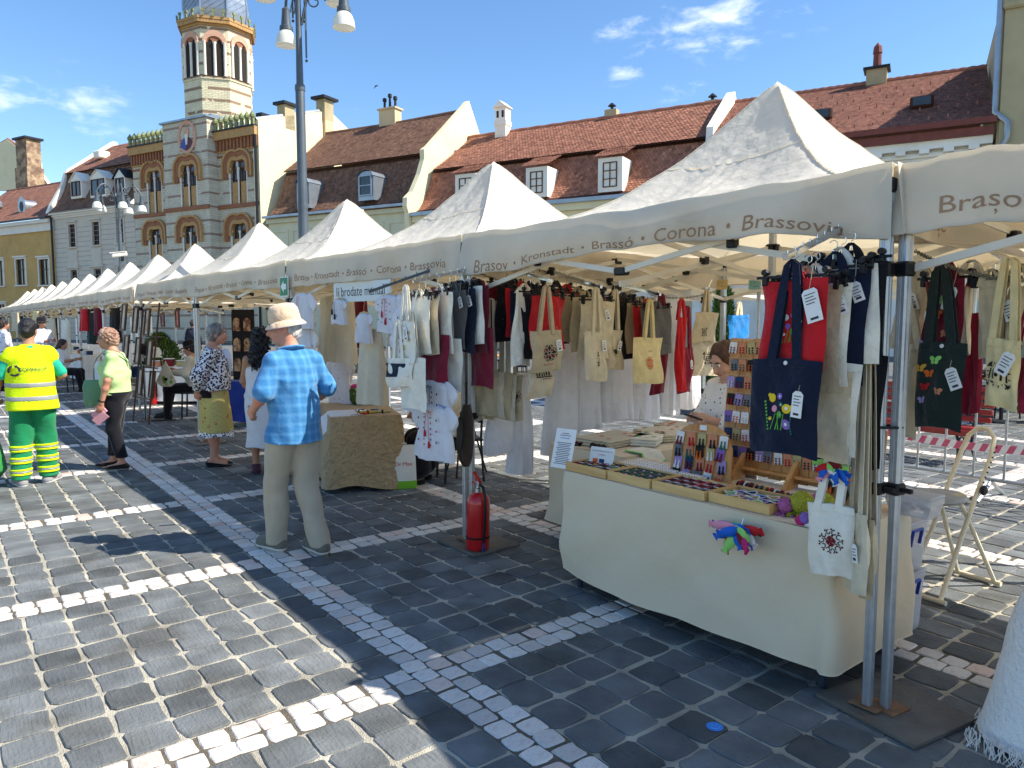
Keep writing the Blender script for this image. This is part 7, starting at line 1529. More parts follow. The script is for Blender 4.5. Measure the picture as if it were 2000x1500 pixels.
def band(P,name,src,z0,z1,material,grow,**k):
 d=Sdf();d.p=[tuple(q)for q in src.p];d.p=[(('e',q[1],q[2]+grow,*q[3:])if q[0]=='e'else('s',q[1],(q[2][0]+grow,q[2][1]+grow),q[3],(q[4][0]+grow,q[4][1]+grow),q[5])if q[0]=='s'else('c',q[1],q[2],q[3]+grow,q[4]+grow,q[5]))for q in src.p]
 d.cut((0,0,z0),(0,0,-1)).cut((0,0,z1),(0,0,1));return P.wear(name,d,material,[(.010,16,8,7)]if k.get('wrinkle')else None,k.get('h',.008),9)
f=P3.f
for z in(.90,1.04):band(P3,'reflective_band',t_,z*f,(z+.045)*f,m_refl,.004,wrinkle=True).parent=vs_
tr_=P3.trousers(.03,.98,.07,1.15);P3.wear('trousers',tr_,m_gtr,[(.007,22,22,12)],seed=8)
for z in(.12,.24,.36):
 for dz,mm_ in((0,m_hv),(.022,m_refl),(.044,m_hv)):band(P3,'leg_band',tr_,(z+dz)*f,(z+dz+.021)*f,mm_,.011,h=.0075)
P3.shoes(wool('grey_trainer',(150,148,146)),mat('white_rubber',srgb(226,226,222),.6),.012);P3.hair(hairmat('black_sleek',(28,26,28)),'bun',.008,[(.002,60,60,60)])
bm=bpy.data.objects[vs_.name];vv=np.array([v.co[:]for v in vs_.data.vertices]);bk=vv[vv[:,1]<-.02]
def on_back(x,z):d=(bk[:,0]-x)**2+(bk[:,2]-z)**2;i=np.argsort(d)[:14];return V3(x,bk[i,1].min()-.009,z)
mb=MB();text_on(mb,'COMPREST',.056,lambda x,y:on_back(x-.105,1.205*f+y),0,0,.25);P3.part('vest_lettering',mb,m_ink,kind='stuff')
for k in range(3):
 a0_=1.9+k*2.09;mb=MB();C_=(-.135,1.215*f);mb.grid([[on_back(C_[0]+r_*math.cos(a),C_[1]+r_*math.sin(a))for r_ in(.038,.056)]for a in np.linspace(a0_,a0_+1.3,5)]);a=a0_+1.3;mb.add([on_back(C_[0]+.03*math.cos(a),C_[1]+.03*math.sin(a)),on_back(C_[0]+.064*math.cos(a),C_[1]+.064*math.sin(a)),on_back(C_[0]+.05*math.cos(a+.5),C_[1]+.05*math.sin(a+.5))],[(0,1,2)]);P3.part('recycling_arrow',mb,m_ink)
gz=P3.w2(V3(-.33,.2,0));t=thing('rubbish_bag','green plastic rubbish bag hanging from the street cleaner’s hand','bag',(gz[0],gz[1],.05));ob('bag_body',drape(Frame((gz[0]-.05,gz[1]-.12,.86),(1,0,0),(0,1,0)),[(0,.03,.5),(-.12,.06,1.4),(-.45,.16,3),(-.7,.2,3.6),(-.82,.1,2.2)],5,30,7,.1,.05),mat('green_plastic',srgb(70,160,90),.3,.1,6,.5,20,spec=.5,transl=.3),t,smooth=True);ob('bag_knot',MB().ball((gz[0]-.05,gz[1]-.12,.87),.03),mat('green_plastic',srgb(70,160,90),.3),t,smooth=True)
def dotted(n,base,dots,sc,thr,sc2=None):
 m=mat(n,srgb(*base),.9,.05,8,.2,120,spec=.08);t=m.node_tree;b=[x for x in t.nodes if x.type=='BSDF_PRINCIPLED'][0];cur=b.inputs['Base Color'].links[0].from_socket;tc_=t.nodes.new('ShaderNodeTexCoord')
 for c_,s_,th in dots:
  v=t.nodes.new('ShaderNodeTexVoronoi');v.inputs['Scale'].default_value=s_;t.links.new(tc_.outputs['Object'],v.inputs['Vector']);l=t.nodes.new('ShaderNodeMath');l.operation='LESS_THAN';l.inputs[1].default_value=th;t.links.new(v.outputs['Distance'],l.inputs[0])
  mm=t.nodes.new('ShaderNodeMix');mm.data_type='RGBA';t.links.new(l.outputs[0],mm.inputs[0]);t.links.new(cur,mm.inputs[6]);mm.inputs[7].default_value=(*srgb(*c_),1);cur=mm.outputs[2]
 t.links.new(cur,b.inputs['Base Color']);return m
m_folk=dotted('embroidered_blouse',(232,228,230),[((48,36,44),42,.52),((232,226,226),60,.28),((120,60,50),70,.2)],40,.4);m_brocade=dotted('brocade_apron',(196,176,108),[((104,88,40),34,.16),((176,76,48),11,.17),((214,196,130),11,.08)],30,.3);m_petti=dotted('petticoat_lace',(236,232,232),[((40,34,40),46,.42)],40,.4)
P4=Person('woman in embroidered blouse and brocade apron standing in profile',(-3.40,8.40),(.98,.2),1.63,'ruddy',dict(elR=(.27,-.12,1.14),wrR=(.16,-.17,.93),elL=(-.26,-.12,1.14),wrL=(-.14,-.17,.93),knL=(-.08,0,.5),knR=(.08,0,.5),anL=(-.08,-.04,.085),anR=(.08,-.03,.085),toL=(-.09,.12,.03),toR=(.09,.14,.03),hed=(0,.05,1.61)),1.2,head=(0,.02,0),fem=True,curl=.8)
f=P4.f;t_=P4.torso(.026,.95,1.75,1.0)
for n in 'LR':t_.cone(P4.J['sh'+n],P4.J['el'+n]+V3(0,0,-.02),.075*f,.088*f,k=.05)
t_.cut(P4.J['neck']+V3(0,0,-.01),(0,.2,1));P4.wear('blouse',t_,m_folk,[(.008,18,18,10)])
P4.wear('shirt_front',Sdf().ell(P4.J['che']+V3(0,.13,.02),(.05,.065,.15)),wool('pale_blue_white',(214,218,236)))
sk_=Sdf().skirt((0,-.01,1.01*f),(.185*f,.155*f),(0,.0,.42*f),(.215*f,.2*f));P4.wear('apron_skirt',sk_,m_brocade,[(.004,12,12,3)])
d=Sdf().skirt((0,-.012,1.02*f),(.19*f,.16*f),(0,-.01,.85*f),(.205*f,.178*f));d.cut((0,-.02,0),(0,1,-.02));P4.wear('black_panel',d,wool('black_wool',(30,26,30)))
P4.wear('belt',Sdf().skirt((0,0,1.05*f),(.188*f,.16*f),(0,0,.985*f),(.195*f,.168*f)),fabric('woven_belt',(96,62,44)));P4.wear('petticoat',Sdf().skirt((0,0,.44*f),(.205*f,.19*f),(0,0,.37*f),(.218*f,.205*f)),m_petti,[(.01,30,30,4)])
P4.shoes(wool('black_clog',(26,24,26)),m_black,.014,'clog',.03);P4.hair(hairmat('salt_pepper',(110,102,96),(160,152,146)),'short',.014,[(.005,110,100,60)])
for n in 'LR':P4.part('cuff',MB().tube([P4.J['wr'+n]*.86+P4.J['el'+n]*.14+V3(.042*math.cos(a),.042*math.sin(a),0)for a in np.linspace(0,6.28,14)[:-1]],.012,6,closed=True),m_folk)
P5=Person('woman with dark curls in white strappy dress seen from behind',(-2.72,7.98),(-.2,.98),1.56,'tan',dict(elL=(-.22,.05,1.13),wrL=(-.16,.2,.98),elR=(.24,.03,1.12),wrR=(.22,.16,.92),knL=(-.09,.02,.5),anL=(-.09,-.02,.085),anR=(.1,-.05,.085),toL=(-.12,.14,.03),toR=(.15,.1,.03)),1.1,head=(-.1,.1,0),fem=True)
f=P5.f;d=Sdf().ell(P5.J['che']+V3(0,0,-.02),np.array((.175,.13,.14))*f*1.06,k=.05).skirt((0,0,1.2*f),(.178*f,.145*f),(0,-.01,.95*f),(.195*f,.165*f)).skirt((0,-.01,.97*f),(.195*f,.165*f),(0,0,.33*f),(.205*f,.175*f)).cut((0,0,1.30*f),(0,.1,1))
P5.wear('dress',d,FAB['lace'],[(.009,18,18,8)])
for sg in(-1,1):P5.part('dress_strap',MB().tube([V3(sg*.09,-.125,1.26)*f,V3(sg*.09,-.105,1.38)*f,V3(sg*.1,-.03,1.485)*f,V3(sg*.09,.07,1.42)*f],.006,6),FAB['lace']if sg>0 else m_black)
P5.shoes(wool('burgundy_trainer',(86,48,62)),mat('dark_sole',srgb(70,50,66),.7),.012);P5.hair(hairmat('black_curls',(30,26,28)),'long',.022,[(.022,60,60,60),(.012,120,120,120)],.007)
v0=FA(AX(1.52),1.12,0);P6=Person('vendor in embroidered white blouse looking down at her phone',(v0[0],v0[1],-.12),(-.93,-.36),1.66,'fair',dict(elL=(-.22,.06,1.15),wrL=(-.08,.25,1.2),elR=(.22,.08,1.14),wrR=(.02,.27,1.16),hed=(0,.07,1.6),neck=(0,.02,1.46)),1.02,head=(.1,.55,0),fem=True,curl=.5)
t_=P6.torso(.03,.85,1.45,1.05);t_.cut(P6.J['neck']+V3(0,0,.0),(0,.3,1));P6.wear('blouse',t_,dotted('dotted_blouse',(238,232,224),[((36,34,40),30,.2)],20,.3),[(.010,14,14,12)])
P6.wear('skirt',Sdf().skirt((0,0,1.0),(.17,.14),(0,0,.13),(.22,.2)),wool('dark_skirt',(60,56,60)));P6.hair(hairmat('chestnut',(84,56,40)),'side',.008,[(.004,60,60,20)]);P6.shoes(m_sand,m_black,.006)
pc=P6.w2((P6.hd['L'][0]+P6.hd['R'][0])/2+V3(0,.02,.03));pf=Frame(pc,P6.dirw((1,0,0)),P6.dirw((0,.85,.3)),P6.dirw((0,-.3,.95)));t=thing('phone','black phone in the hands of the vendor','phone',pc);ob('phone_body',MB().box((0,0,0),(.072,.15,.009),pf,bev=.003),m_black,t);ob('phone_screen',MB().box((0,0,.0052),(.064,.136,.001),pf),m_glass,t)
# ================= right-hand tent =================
FR=TF_R
def pR(px,py,y):return FR.inv(onp(px,py,FR(0,y,0),FR.m[1]))
def rbag(px0,px1,py0,py1,y,f_,lb,**k):
 a,b,c_=pR(px0,py0,y),pR(px1,py0,y),pR(px0,py1,y);f3=Frame(FR((a[0]+b[0])/2,y,a[2]),FR.m[0],FR.m[1]);return tote(f3,abs(b[0]-a[0]),a[2]-c_[2],FAB[f_],lb,**k),f3
a,b=pR(1787,490,.22),pR(2010,548,.22)
chain('steel_chain',FR(*a),FR(*b),.03,'steel chain across the right-hand tent carrying totes',70)
def bug(f3,w,n,lb):hanger(f3.at(0,.01,.01),w,lb,.1,'clip hangers')
rbag(1762,1812,530,745,.34,'sand','sand tote half hidden behind the near tent legs',strap=.05,tag=(.0,-.1),seed=1)
_,f3=rbag(1806,1890,549,680,.26,'maroon','maroon tote with embroidered butterflies on the right chain',strap=.08,gap=.1,emb=[('butterflies',.11,DBF,(-.1,-.6))],tag=(.06,-.03,.05,.1,-.3),seed=2);bug(f3,.26,0,'black clip hanger of the maroon butterfly tote')
rbag(1792,1888,668,832,.2,'dgreen','dark green tote with butterflies and stems below the maroon one',strap=.36,gap=.1,sw=.04,emb=[('butterflies',.1,DBF,(-.12,-.45))],tag=(.06,-.1,.05,.09,.4),seed=3,button=True,apex=FR(*pR(1838,525,.2)))
rbag(1748,1792,672,852,.3,'sand','long sand tote with a dark word stitched down it',strap=.2,emb=[('diamond',.06,[DYE['black'],DYE['black']],(0,-.4))],seed=4)
rbag(1880,1902,560,690,.3,'natural','narrow natural tote beside the maroon butterfly one',strap=.1,seed=5);rbag(1884,1927,610,806,.4,'bordeaux','bordeaux tote hanging behind the jute ones',strap=.14,seed=6)
_,f3=rbag(1914,1966,550,700,.24,'jute','coarse jute tote on the right chain',strap=.04,gap=.08,seed=7);bug(f3,.2,0,'clip hanger of the coarse jute tote');rbag(1966,2010,562,670,.26,'jute','jute tote cut by the right edge',strap=.08,tag=(-.02,-.05),seed=8)
rbag(1926,1998,662,794,.2,'yellowish','golden jute tote with a black snowflake at the right',strap=.3,gap=.08,emb=[('flake',.05,[DYE['black']],(.0,-.52))],tag=(.05,-.05,.05,.09,-.45),seed=9);rbag(1994,2040,700,810,.26,'bordeaux','bordeaux tote at the very right edge',strap=.3,seed=12)
tc_=FR.inv(V3(1.955,2.735,0));wt=FR.at(0,0,0);x0,y0=tc_[0],tc_[1]
table(FR,x0+.02,x0+1.5,y0+.02,y0+.75,.73,'table under the white throw at the right edge',m_navyleg)
def cloth_w():
 t=tablecloth(FR,x0,x0+1.52,y0,y0+.77,.735,lambda x,y:.06+.02*math.sin(9*x),mat('white_woven_throw',srgb(242,237,230),.95,.05,6,.8,50,spec=.06,sheen=.3),'white woven throw with fringe over the table at the right edge',5,.06,(22,.03),flare=.13);fr_=MB();r_=random.Random(8)
 for k in range(420):
  e=k/420;x,y=(x0-.15,y0+.77*(1-e/.33))if e<.33 else(x0-.1+1.4*(e-.33)/.67,y0-.15);p=FR(x+r_.uniform(-.012,.012),y+r_.uniform(-.012,.012),.075);fr_.tube([p,p+V3(r_.uniform(-.012,.012),r_.uniform(-.012,.012),-.03),p+V3(r_.uniform(-.03,.03),r_.uniform(-.03,.03),-.066)],.0022,3)
 ob('fringe',fr_,MATS['white_woven_throw'],t,kind='stuff')
cloth_w()
fs=Frame((2.66,4.42,0),unit((.86,.5,0)),unit((-.5,.86,0)));m_iv=mat('ivory_tube',srgb(222,212,186),.4,.05,6);t=thing('folding_stool','ivory folding stool with grey seat and looped back in the sun','stool',fs(0,0,0))
for s in(-.09,.09):ob('leg',MB().tube([fs(.14,s*1.3,.02),fs(.10,s*1.3,.0+.02),fs(-.02,s,.16),fs(.12,s,.44),fs(.27,s,.72),fs(.345,s*.8,.92),fs(.37,s*.45,.975),fs(.37,0,.985)]if False else[fs(-.26,s*1.4,.02),fs(-.2,s*1.2,.06),fs(.0,s,.36),fs(.14,s,.6),fs(.28,s,.82),fs(.335,s*.85,.93),fs(.35,s*.4,.975),fs(.352,0,.98)],.014,8),m_iv,t,smooth=True)
for s in(-.07,.07):ob('leg',MB().tube([fs(.36,s*1.6,.02),fs(.06,s,.5),fs(-.02,s,.585)],.013,8),m_iv,t,smooth=True)
ob('foot_bar',MB().tube([fs(-.26,-.16,.02),fs(-.26,.16,.02)],.016,8),m_iv,t);ob('foot_bar',MB().tube([fs(.36,-.15,.02),fs(.36,.15,.02)],.016,8),m_iv,t)
ob('seat',MB().lathe([(.02,-.02),(.17,-.018),(.19,0),(.175,.02),(.02,.028)],Frame(fs(-.13,0,.6),fs.m[0],fs.m[1]*.85),26),mat('worn_grey_vinyl',srgb(150,150,146),.6,.15,10,.2,col2=srgb(180,168,120),mix=(.6,.72)),t,smooth=True);ob('knob',MB().ball((.16,-.12,.63),(.032,.02,.032),fs,8),m_black,t)
for k in range(9):ob('adjust_hole',MB().ball((.165+.018*k,-.1045,.645+.029*k),.006,fs,6,0,4),m_black,t)
bp0,bp1=G(1700,900,.18),G(2010,948,.18);bd_=unit((bp1-bp0)*V3(1,1,0));BFm=Frame((bp0[0],bp0[1],0),bd_,(-bd_[1],bd_[0],0));m_galv=mat('galvanised_steel',srgb(168,172,172),.45,.12,10,metal=.6)
for k in range(2):
 f2=BFm.at(-.55+2.15*k,0,0);t=thing('crowd_barrier',['galvanised crowd barrier behind the tote stall','galvanised crowd barrier at the right edge'][k],'barrier',f2(1,0,0),'crowd barriers');ob('barrier_frame',MB().tube([f2(.0,0,.18),f2(0,0,1.02),f2(.06,0,1.08),f2(2.0,0,1.08),f2(2.06,0,1.02),f2(2.06,0,.18)],.02,8,closed=True),m_galv,t)
 for j in range(1,8):ob('barrier_bar',MB().tube([f2(2.06*j/8,0,.18),f2(2.06*j/8,0,1.08)],.011,7),m_galv,t)
 for x in(.35,1.7):ob('barrier_foot',MB().tube([f2(x,-.28,.01),f2(x,-.2,.05),f2(x,0,.17),f2(x,.2,.05),f2(x,.28,.01)],.018,7),m_galv,t)
m_tp=mat('tape_white',srgb(236,232,232),.5,.03);m_tr=mat('tape_red',srgb(206,96,122),.5,.05);t=thing('barrier_tape','red and white striped tape stretched before the red bench','tape',BFm(0,-.05,.5));q0,q1=BFm.inv(onp(1700,838,BFm(0,-.05,0),BFm.m[1])),BFm.inv(onp(2010,882,BFm(0,-.05,0),BFm.m[1]));n=26
for k in range(n):
 e=.075;c_=lambda s,v:BFm(q0[0]+(q1[0]-q0[0])*s,-.05+.01*math.sin(7*s),q0[2]+(q1[2]-q0[2])*s-.03*math.sin(3.14*s)+e*(v-.5));mb=MB();mb.sheet([[c_(k/n-.012,0),c_(k/n+.012,1)],[c_((k+1)/n-.012,0),c_((k+1)/n+.012,1)]],.001);ob('tape_stripe',mb,m_tr if k%2 else m_tp,t)
m_bs=mat('red_bench_paint',srgb(150,40,34),.4,.15,5,.2,spec=.5);be=G(1890,912);BB=Frame((be[0],be[1],0),-bd_,(bd_[1],-bd_[0],0));BB=Frame(BB.o,BB.m[0],V3(-bd_[1],bd_[0],0));t=thing('park_bench','red slatted bench with black iron legs behind the tape','bench',BB(.9,.3,0))
for k in range(5):ob('seat_slat',MB().box((.9,.02+.085*k,.42+.012*math.cos(k)),(1.9,.06,.035),BB,bev=.01),m_bs,t)
ob('seat_slat',MB().box((.9,-.045,.385),(1.9,.035,.07),BB,bev=.01),m_bs,t)
for k in range(5):ob('back_slat',MB().box((.9,.44+.035*k,.5+.085*k),(1.9,.035,.065),BB,bev=.01),m_bs,t)
for x in(.12,1.68):
 ob('iron_leg',MB().tube([BB(x,-.02,0),BB(x,.06,.2),BB(x,-.03,.36),BB(x,.3,.38),BB(x,.44,.45),BB(x,.62,.88)],.018,7).tube([BB(x,.5,0),BB(x,.36,.2),BB(x,.42,.4)],.018,7).tube([BB(x,.1+.1*math.cos(a),.2+.12*math.sin(a))for a in np.linspace(0,6.28,13)[:-1]],.012,5,closed=True),m_dark,t)
 for k in range(5):ob('slat_bolt',MB().ball((x,.44+.035*k-.02,.5+.085*k),.012,BB,6,0,4),m_chrome,t)
 # ================= stall B =================
FB=TF_[1];m_sign=mat('banner_white',srgb(222,226,222),.7,.03)
def pB(px,py,y=0,F=None):F=F or FB;return F.inv(onp(px,py,F(0,y,0),F.m[1]))
def fB(px,py,y=0,rz=0,F=None):F=F or FB;q=pB(px,py,y,F);return Frame(F(*q),*F.rot(rz).m[:2])
a,b=pB(652,566,-.03),pB(764,562,-.03);f3=Frame(FB((a[0]+b[0])/2,-.03,1.99),FB.m[0],FB.m[1]);w=b[0]-a[0];t=thing('banner','white banner reading ii brodate manual under the tent edge','banner',f3(0,0,0));ob('sheet',MB().box((0,0,-.08),(w,.004,.17),f3),m_sign,t);mb=MB();text_on(mb,'Ii brodate manual"',.12,lambda x,y:f3(x,-.0035,-.115+y),0,.5,w*.9);ob('lettering',mb,m_black,t,kind='stuff')
f3=fB(555,560,-.06);t=thing('exit_sign','green sign with white arrow hung at the tent corner','sign',f3(0,0,0));ob('plate',MB().box((0,0,0),(.2,.006,.2),f3),m_paper,t);ob('green_field',MB().box((0,-.004,0),(.18,.003,.18),f3),mat('sign_green',srgb(20,128,84),.5,.04),t);ob('arrow',MB().prism([(-.07,0),(.0,.06),(.0,.028),(.06,.028),(.06,-.028),(.0,-.028),(.0,-.06)],-.0075,-.0055,f3),m_paper,t)
def hang_bl(px,py,w,h,y,lb,F=None,rz=0,**k):return blouse(fB(px,py,y,rz,F),w,h,FAB['lace'],lb,**k)
DE=(DYE['petrol'],DYE['black']);DR=(DYE['red'],DYE['dred'])
for i,(px,py,w,h,y,lb,k)in enumerate(((592,572,.34,.36,.0,'white blouse with red tassels, topmost by the arrow sign',dict(tassel=DYE['red'])),(588,606,.36,.36,.03,'white blouse, second by the arrow sign',dict(tassel=DYE['red'])),(594,640,.36,.4,.06,'white blouse, lowest by the arrow sign',dict(tassel=DYE['dred'])),(663,585,.17,.22,-.06,'tiny white baby shirt with dark stitching left of the banner',dict(emb=DE,tassel=DYE['black'],sl=.08)),(711,612,.18,.25,-.06,'tiny white baby dress under the banner',dict(sl=.09)),(762,576,.30,.30,-.10,'white toddler shirt with red stitching right under the banner',dict(emb=DR,tassel=DYE['red'],sl=.13)),(783,568,.34,.5,.3,'ivory blouse with red bows behind the toddler shirt',dict(emb=DR)))):
 hang_bl(px,py,w,h,y,lb,seed=i,group='embroidered blouses',**k)
for i,(px,py,w,h,y,fb_n,lb)in enumerate(((640,572,.36,.75,.5,'ivory','long ivory dress hanging left inside the blouse stall'),(672,572,.4,.72,.45,'ivory','ivory pleated dress behind the baby shirt'),(724,642,.42,.66,.05,'ivory','long ivory skirt with cord tassels at the stall front'),(790,580,.4,.8,.5,'natural','natural linen dress at the right of the blouse stall'),(702,575,.3,.6,.9,'maroon','dark red woven skirt deep inside the blouse stall'))):skirt(fB(px,py,y),w,h,FAB[fb_n],lb,'dress','hanging dresses',i)
f3=fB(664,690,.75);t=blouse(f3,.42,.72,dotted('yellow_flower_cloth',(228,220,222),[((206,170,60),16,.16),((90,110,60),22,.1)],20,.3),'white dress embroidered with yellow flowers on a chair back','dress',sl=.2,seed=4,flare=1.3)
p,q=FB(2.62,.02,2.05),FB(2.38,-.42,1.87);arm(p,q,'dark chrome arm with pale blouses at the blouse stall',6,m_=mat('dark_chrome',srgb(50,56,66),.15,.05,3,metal=1))
for i,(px,py,w,h,y,lb)in enumerate(((805,596,.34,.36,-.3,'pale blue-white blouse with navy dots on the dark arm'),(800,640,.36,.42,-.26,'pale blue-white blouse hanging below on the dark arm'),(850,742,.34,.36,-.30,'white child blouse with black tassels under the cream totes'),(848,790,.36,.38,-.34,'white child blouse with red tassels, lowest at the far leg'),(820,700,.34,.4,-.2,'white blouse half hidden behind the cream totes'))):hang_bl(px,py,w,h,y,lb,seed=20+i,emb=DE if i%2==0 else DR,tassel=DYE['black']if i==2 else DYE['red'],sl=.15,group='embroidered blouses',hanger_mat=mat('blue_hanger',srgb(150,170,210),.4))
tb_=Frame((-1.76,7.0,0),unit((.95,.31,0)),unit((-.31,.95,0)));table(tb_,.02,.70,.02,1.35,.72,'table under the burlap cloth of the blouse stall',m_navyleg);tablecloth(tb_,0,.72,0,1.37,.73,lambda x,y:.05+.03*math.sin(8*x+5*y),FAB['burlap'],'brown burlap cloth over the table of the blouse stall',6,.05,(16,.02),flare=.07)
f3=tb_.at(.05,.25,.738);t=thing('folded_shirt','white shirt lying over the left corner of the burlap table','shirt',f3(0,0,0));ob('cloth',MB().sheet(np.array([[f3(-.1+.34*a+.0,-.22+.42*b,.012-(.14*max(0,.25-a)*4*(.7+.3*math.sin(6*b))if a<.25 else 0)-(.1*max(0,.18-b)*5))for b in np.linspace(0,1,14)]for a in np.linspace(0,1,14)]),.004),FAB['lace'],t,smooth=True)
for i,(x,y,c_)in enumerate(((.4,.2,'gold'),(.48,.3,'cyan'),(.36,.34,'white'),(.55,.22,'olive'))):f4=tb_.at(x,y,.735).rot(i);t=thing('thread_skein','%s embroidery skein on the burlap table'%dict(gold='yellow',cyan='blue').get(c_,c_),'thread',f4(0,0,0));ob('skein',MB().tube([f4(.07*math.cos(a),.025*math.sin(a),.014)for a in np.linspace(0,6.28,15)[:-1]],.012,6,closed=True),DYE[c_],t,smooth=True);ob('skein_band',MB().box((0,.0,.014),(.02,.08,.03),f4,bev=.004),DYE['black'],t)
f4=tb_.at(.32,.1,.737).rot(.5);t=thing('scissors','red-handled scissors on the burlap table','scissors',f4(0,0,0));ob('blades',MB().bar(f4(0,-.005,.006),f4(-.11,.012,.006),.012,.003).bar(f4(0,.008,.009),f4(-.11,-.006,.009),.012,.003),m_chrome,t)
for s in(-1,1):ob('handle',MB().tube([f4(.045+.026*math.cos(a),s*.02+.016*math.sin(a),.008)for a in np.linspace(0,6.28,12)[:-1]],.005,5,closed=True),DYE['red'],t)
g_=G(786,955);f3=Frame((g_[0],g_[1]+.05,0),unit((.97,.25,0)),unit((-.25,.97,0)));t=thing('carrier_bag','white pharmacy carrier bag with green base on the paving','bag',f3(0,0,0));gl=mat('bag_plastic',srgb(232,226,214),.5,.05,6,.4,14);rg=lambda z,k,d:[f3(x*.125*k,y*d,z)for x,y in((-1,-.8),(-.5,-1),(.5,-1),(1,-.8),(1,.8),(.5,1),(-.5,1),(-1,.8))]
ob('bag_body',loft(MB(),[rg(.08,1.03,.06),rg(.2,1,.055),rg(.3,.98,.04),rg(.40,.96,.022),rg(.43,.95,.012)]),gl,t,smooth=True,ang=50);ob('bag_base',loft(MB(),[rg(.0,1.0,.055),rg(.03,1.05,.065),rg(.08,1.04,.062)]),mat('bag_green',srgb(126,190,50),.5,.05),t,smooth=True,ang=50);mb=MB();text_on(mb,'Dr.Max',.052,lambda x,y:f3(x,-.066,.235+y),0,.5,.17);ob('lettering',mb,DYE['red'],t,kind='stuff');ob('handle',MB().tube([f3(-.045,-.012,.40),f3(-.03,-.014,.45),f3(.03,-.014,.45),f3(.045,-.012,.40)],.006,5),gl,t)
g_=G(905,925);t=thing('tripod','black tripod standing behind the far tent leg','tripod',g_)
for a in(.3,2.4,4.5):ob('tripod_leg',MB().tube([V3(g_[0],g_[1],.9),V3(g_[0]+.26*math.cos(a),g_[1]+.26*math.sin(a),.0)],.011,6),m_black,t)
ob('centre_column',MB().tube([V3(g_[0],g_[1],.8),V3(g_[0],g_[1],1.2)],.012,8),m_black,t)
f3=tb_.at(.5,1.1,.74);t=thing('storage_basket','leaf-patterned green basket of trimmings inside the blouse stall','basket',f3(0,0,0));ob('basket_body',MB().box((0,0,.09),(.36,.24,.18),f3,bev=.03),dotted('leaf_print',(70,84,40),[((140,150,80),18,.3)],20,.3),t,smooth=True)
for i,c_ in enumerate(('magenta','white','pink','white')):ob('trimming',MB().ball((-.12+.08*i,0,.19),(.06,.08,.03),f3,8,0,5),DYE[c_],t,smooth=True)
g_=G(842,930);P7=Person('seated embroiderer in black skirt with one hand on the burlap table',(-.62,7.62,-.02),(-.9,-.3),1.62,'tan',dict(pel=(0,0,.5),che=(0,.03,.82),neck=(0,.04,1.03),hed=(0,.08,1.17),shL=(-.17,.03,.98),shR=(.17,.03,.98),elL=(-.24,.12,.74),wrL=(-.2,.40,.78),elR=(.24,.1,.72),wrR=(.15,.36,.76),hpL=(-.09,.02,.5),hpR=(.09,.02,.5),knL=(-.12,.42,.5),knR=(.12,.4,.5),anL=(-.12,.42,.1),anR=(.1,.3,.1),toL=(-.14,.6,.04),toR=(.12,.48,.04)),1.1,head=(0,.5,0),fem=True,h=.012)
t_=Sdf().ell(P7.J['che'],(.18,.14,.2)).skirt(P7.J['che'],(.17,.14),(0,0,.5),(.2,.16));[t_.cone(P7.J['sh'+n],P7.J['el'+n],.085,.075).cone(P7.J['el'+n],P7.J['wr'+n]*.8+P7.J['el'+n]*.2,.07,.055)for n in 'LR'];P7.wear('blouse',t_,FAB['ivory'],[(.008,20,20,20)])
t_=Sdf().ell(P7.J['pel'],(.2,.17,.12));[t_.cone(P7.J['hp'+n],P7.J['kn'+n],.12,.1).cone(P7.J['kn'+n],P7.J['an'+n]+V3(0,0,.1),.11,.13)for n in 'LR'];P7.wear('skirt',t_,wool('black_wool',(30,26,30)),[(.01,16,16,10)]);P7.shoes(m_sand,m_black,.004,'sandal',.04);P7.hair(hairmat('brown',(70,50,40)),'bun',.01)
def chair(loc,face,lb,m_,sc=1.0,grp=None):
 y=unit((*face,0));f2=Frame((*loc,0),(y[1],-y[0],0),y);t=thing('chair',lb,'chair',f2(0,0,0),grp);ob('seat',MB().box((0,0,.44),(.42,.42,.03),f2,bev=.01),m_,t);ob('backrest',MB().box((0,-.2,.72),(.4,.025,.24),f2,bev=.01),m_,t)
 for x in(-.19,.19):ob('leg',MB().tube([f2(x,.19,0),f2(x,.17,.44)],.014,6),m_,t);ob('leg',MB().tube([f2(x,-.22,0),f2(x,-.19,.44),f2(x,-.21,.84)],.014,6),m_,t)
chair((-.56,7.64),(-.9,-.3),'dark chair under the seated embroiderer',m_dark)
f3=fB(770,712,2.96);t=thing('wall_sign','small red extinguisher pictogram on a rear tent leg','sign',f3(0,0,0));ob('plate',MB().box((0,-.03,0),(.1,.004,.16),f3),m_paper,t);ob('red_field',MB().box((0,-.034,-.01),(.09,.003,.12),f3),DYE['red'],t);ob('pictogram',MB().prism([(-.018,-.055),(.012,-.055),(.012,.0),(.03,.02),(-.01,.03),(-.018,.0)],-.0385,-.0365,f3),m_paper,t)
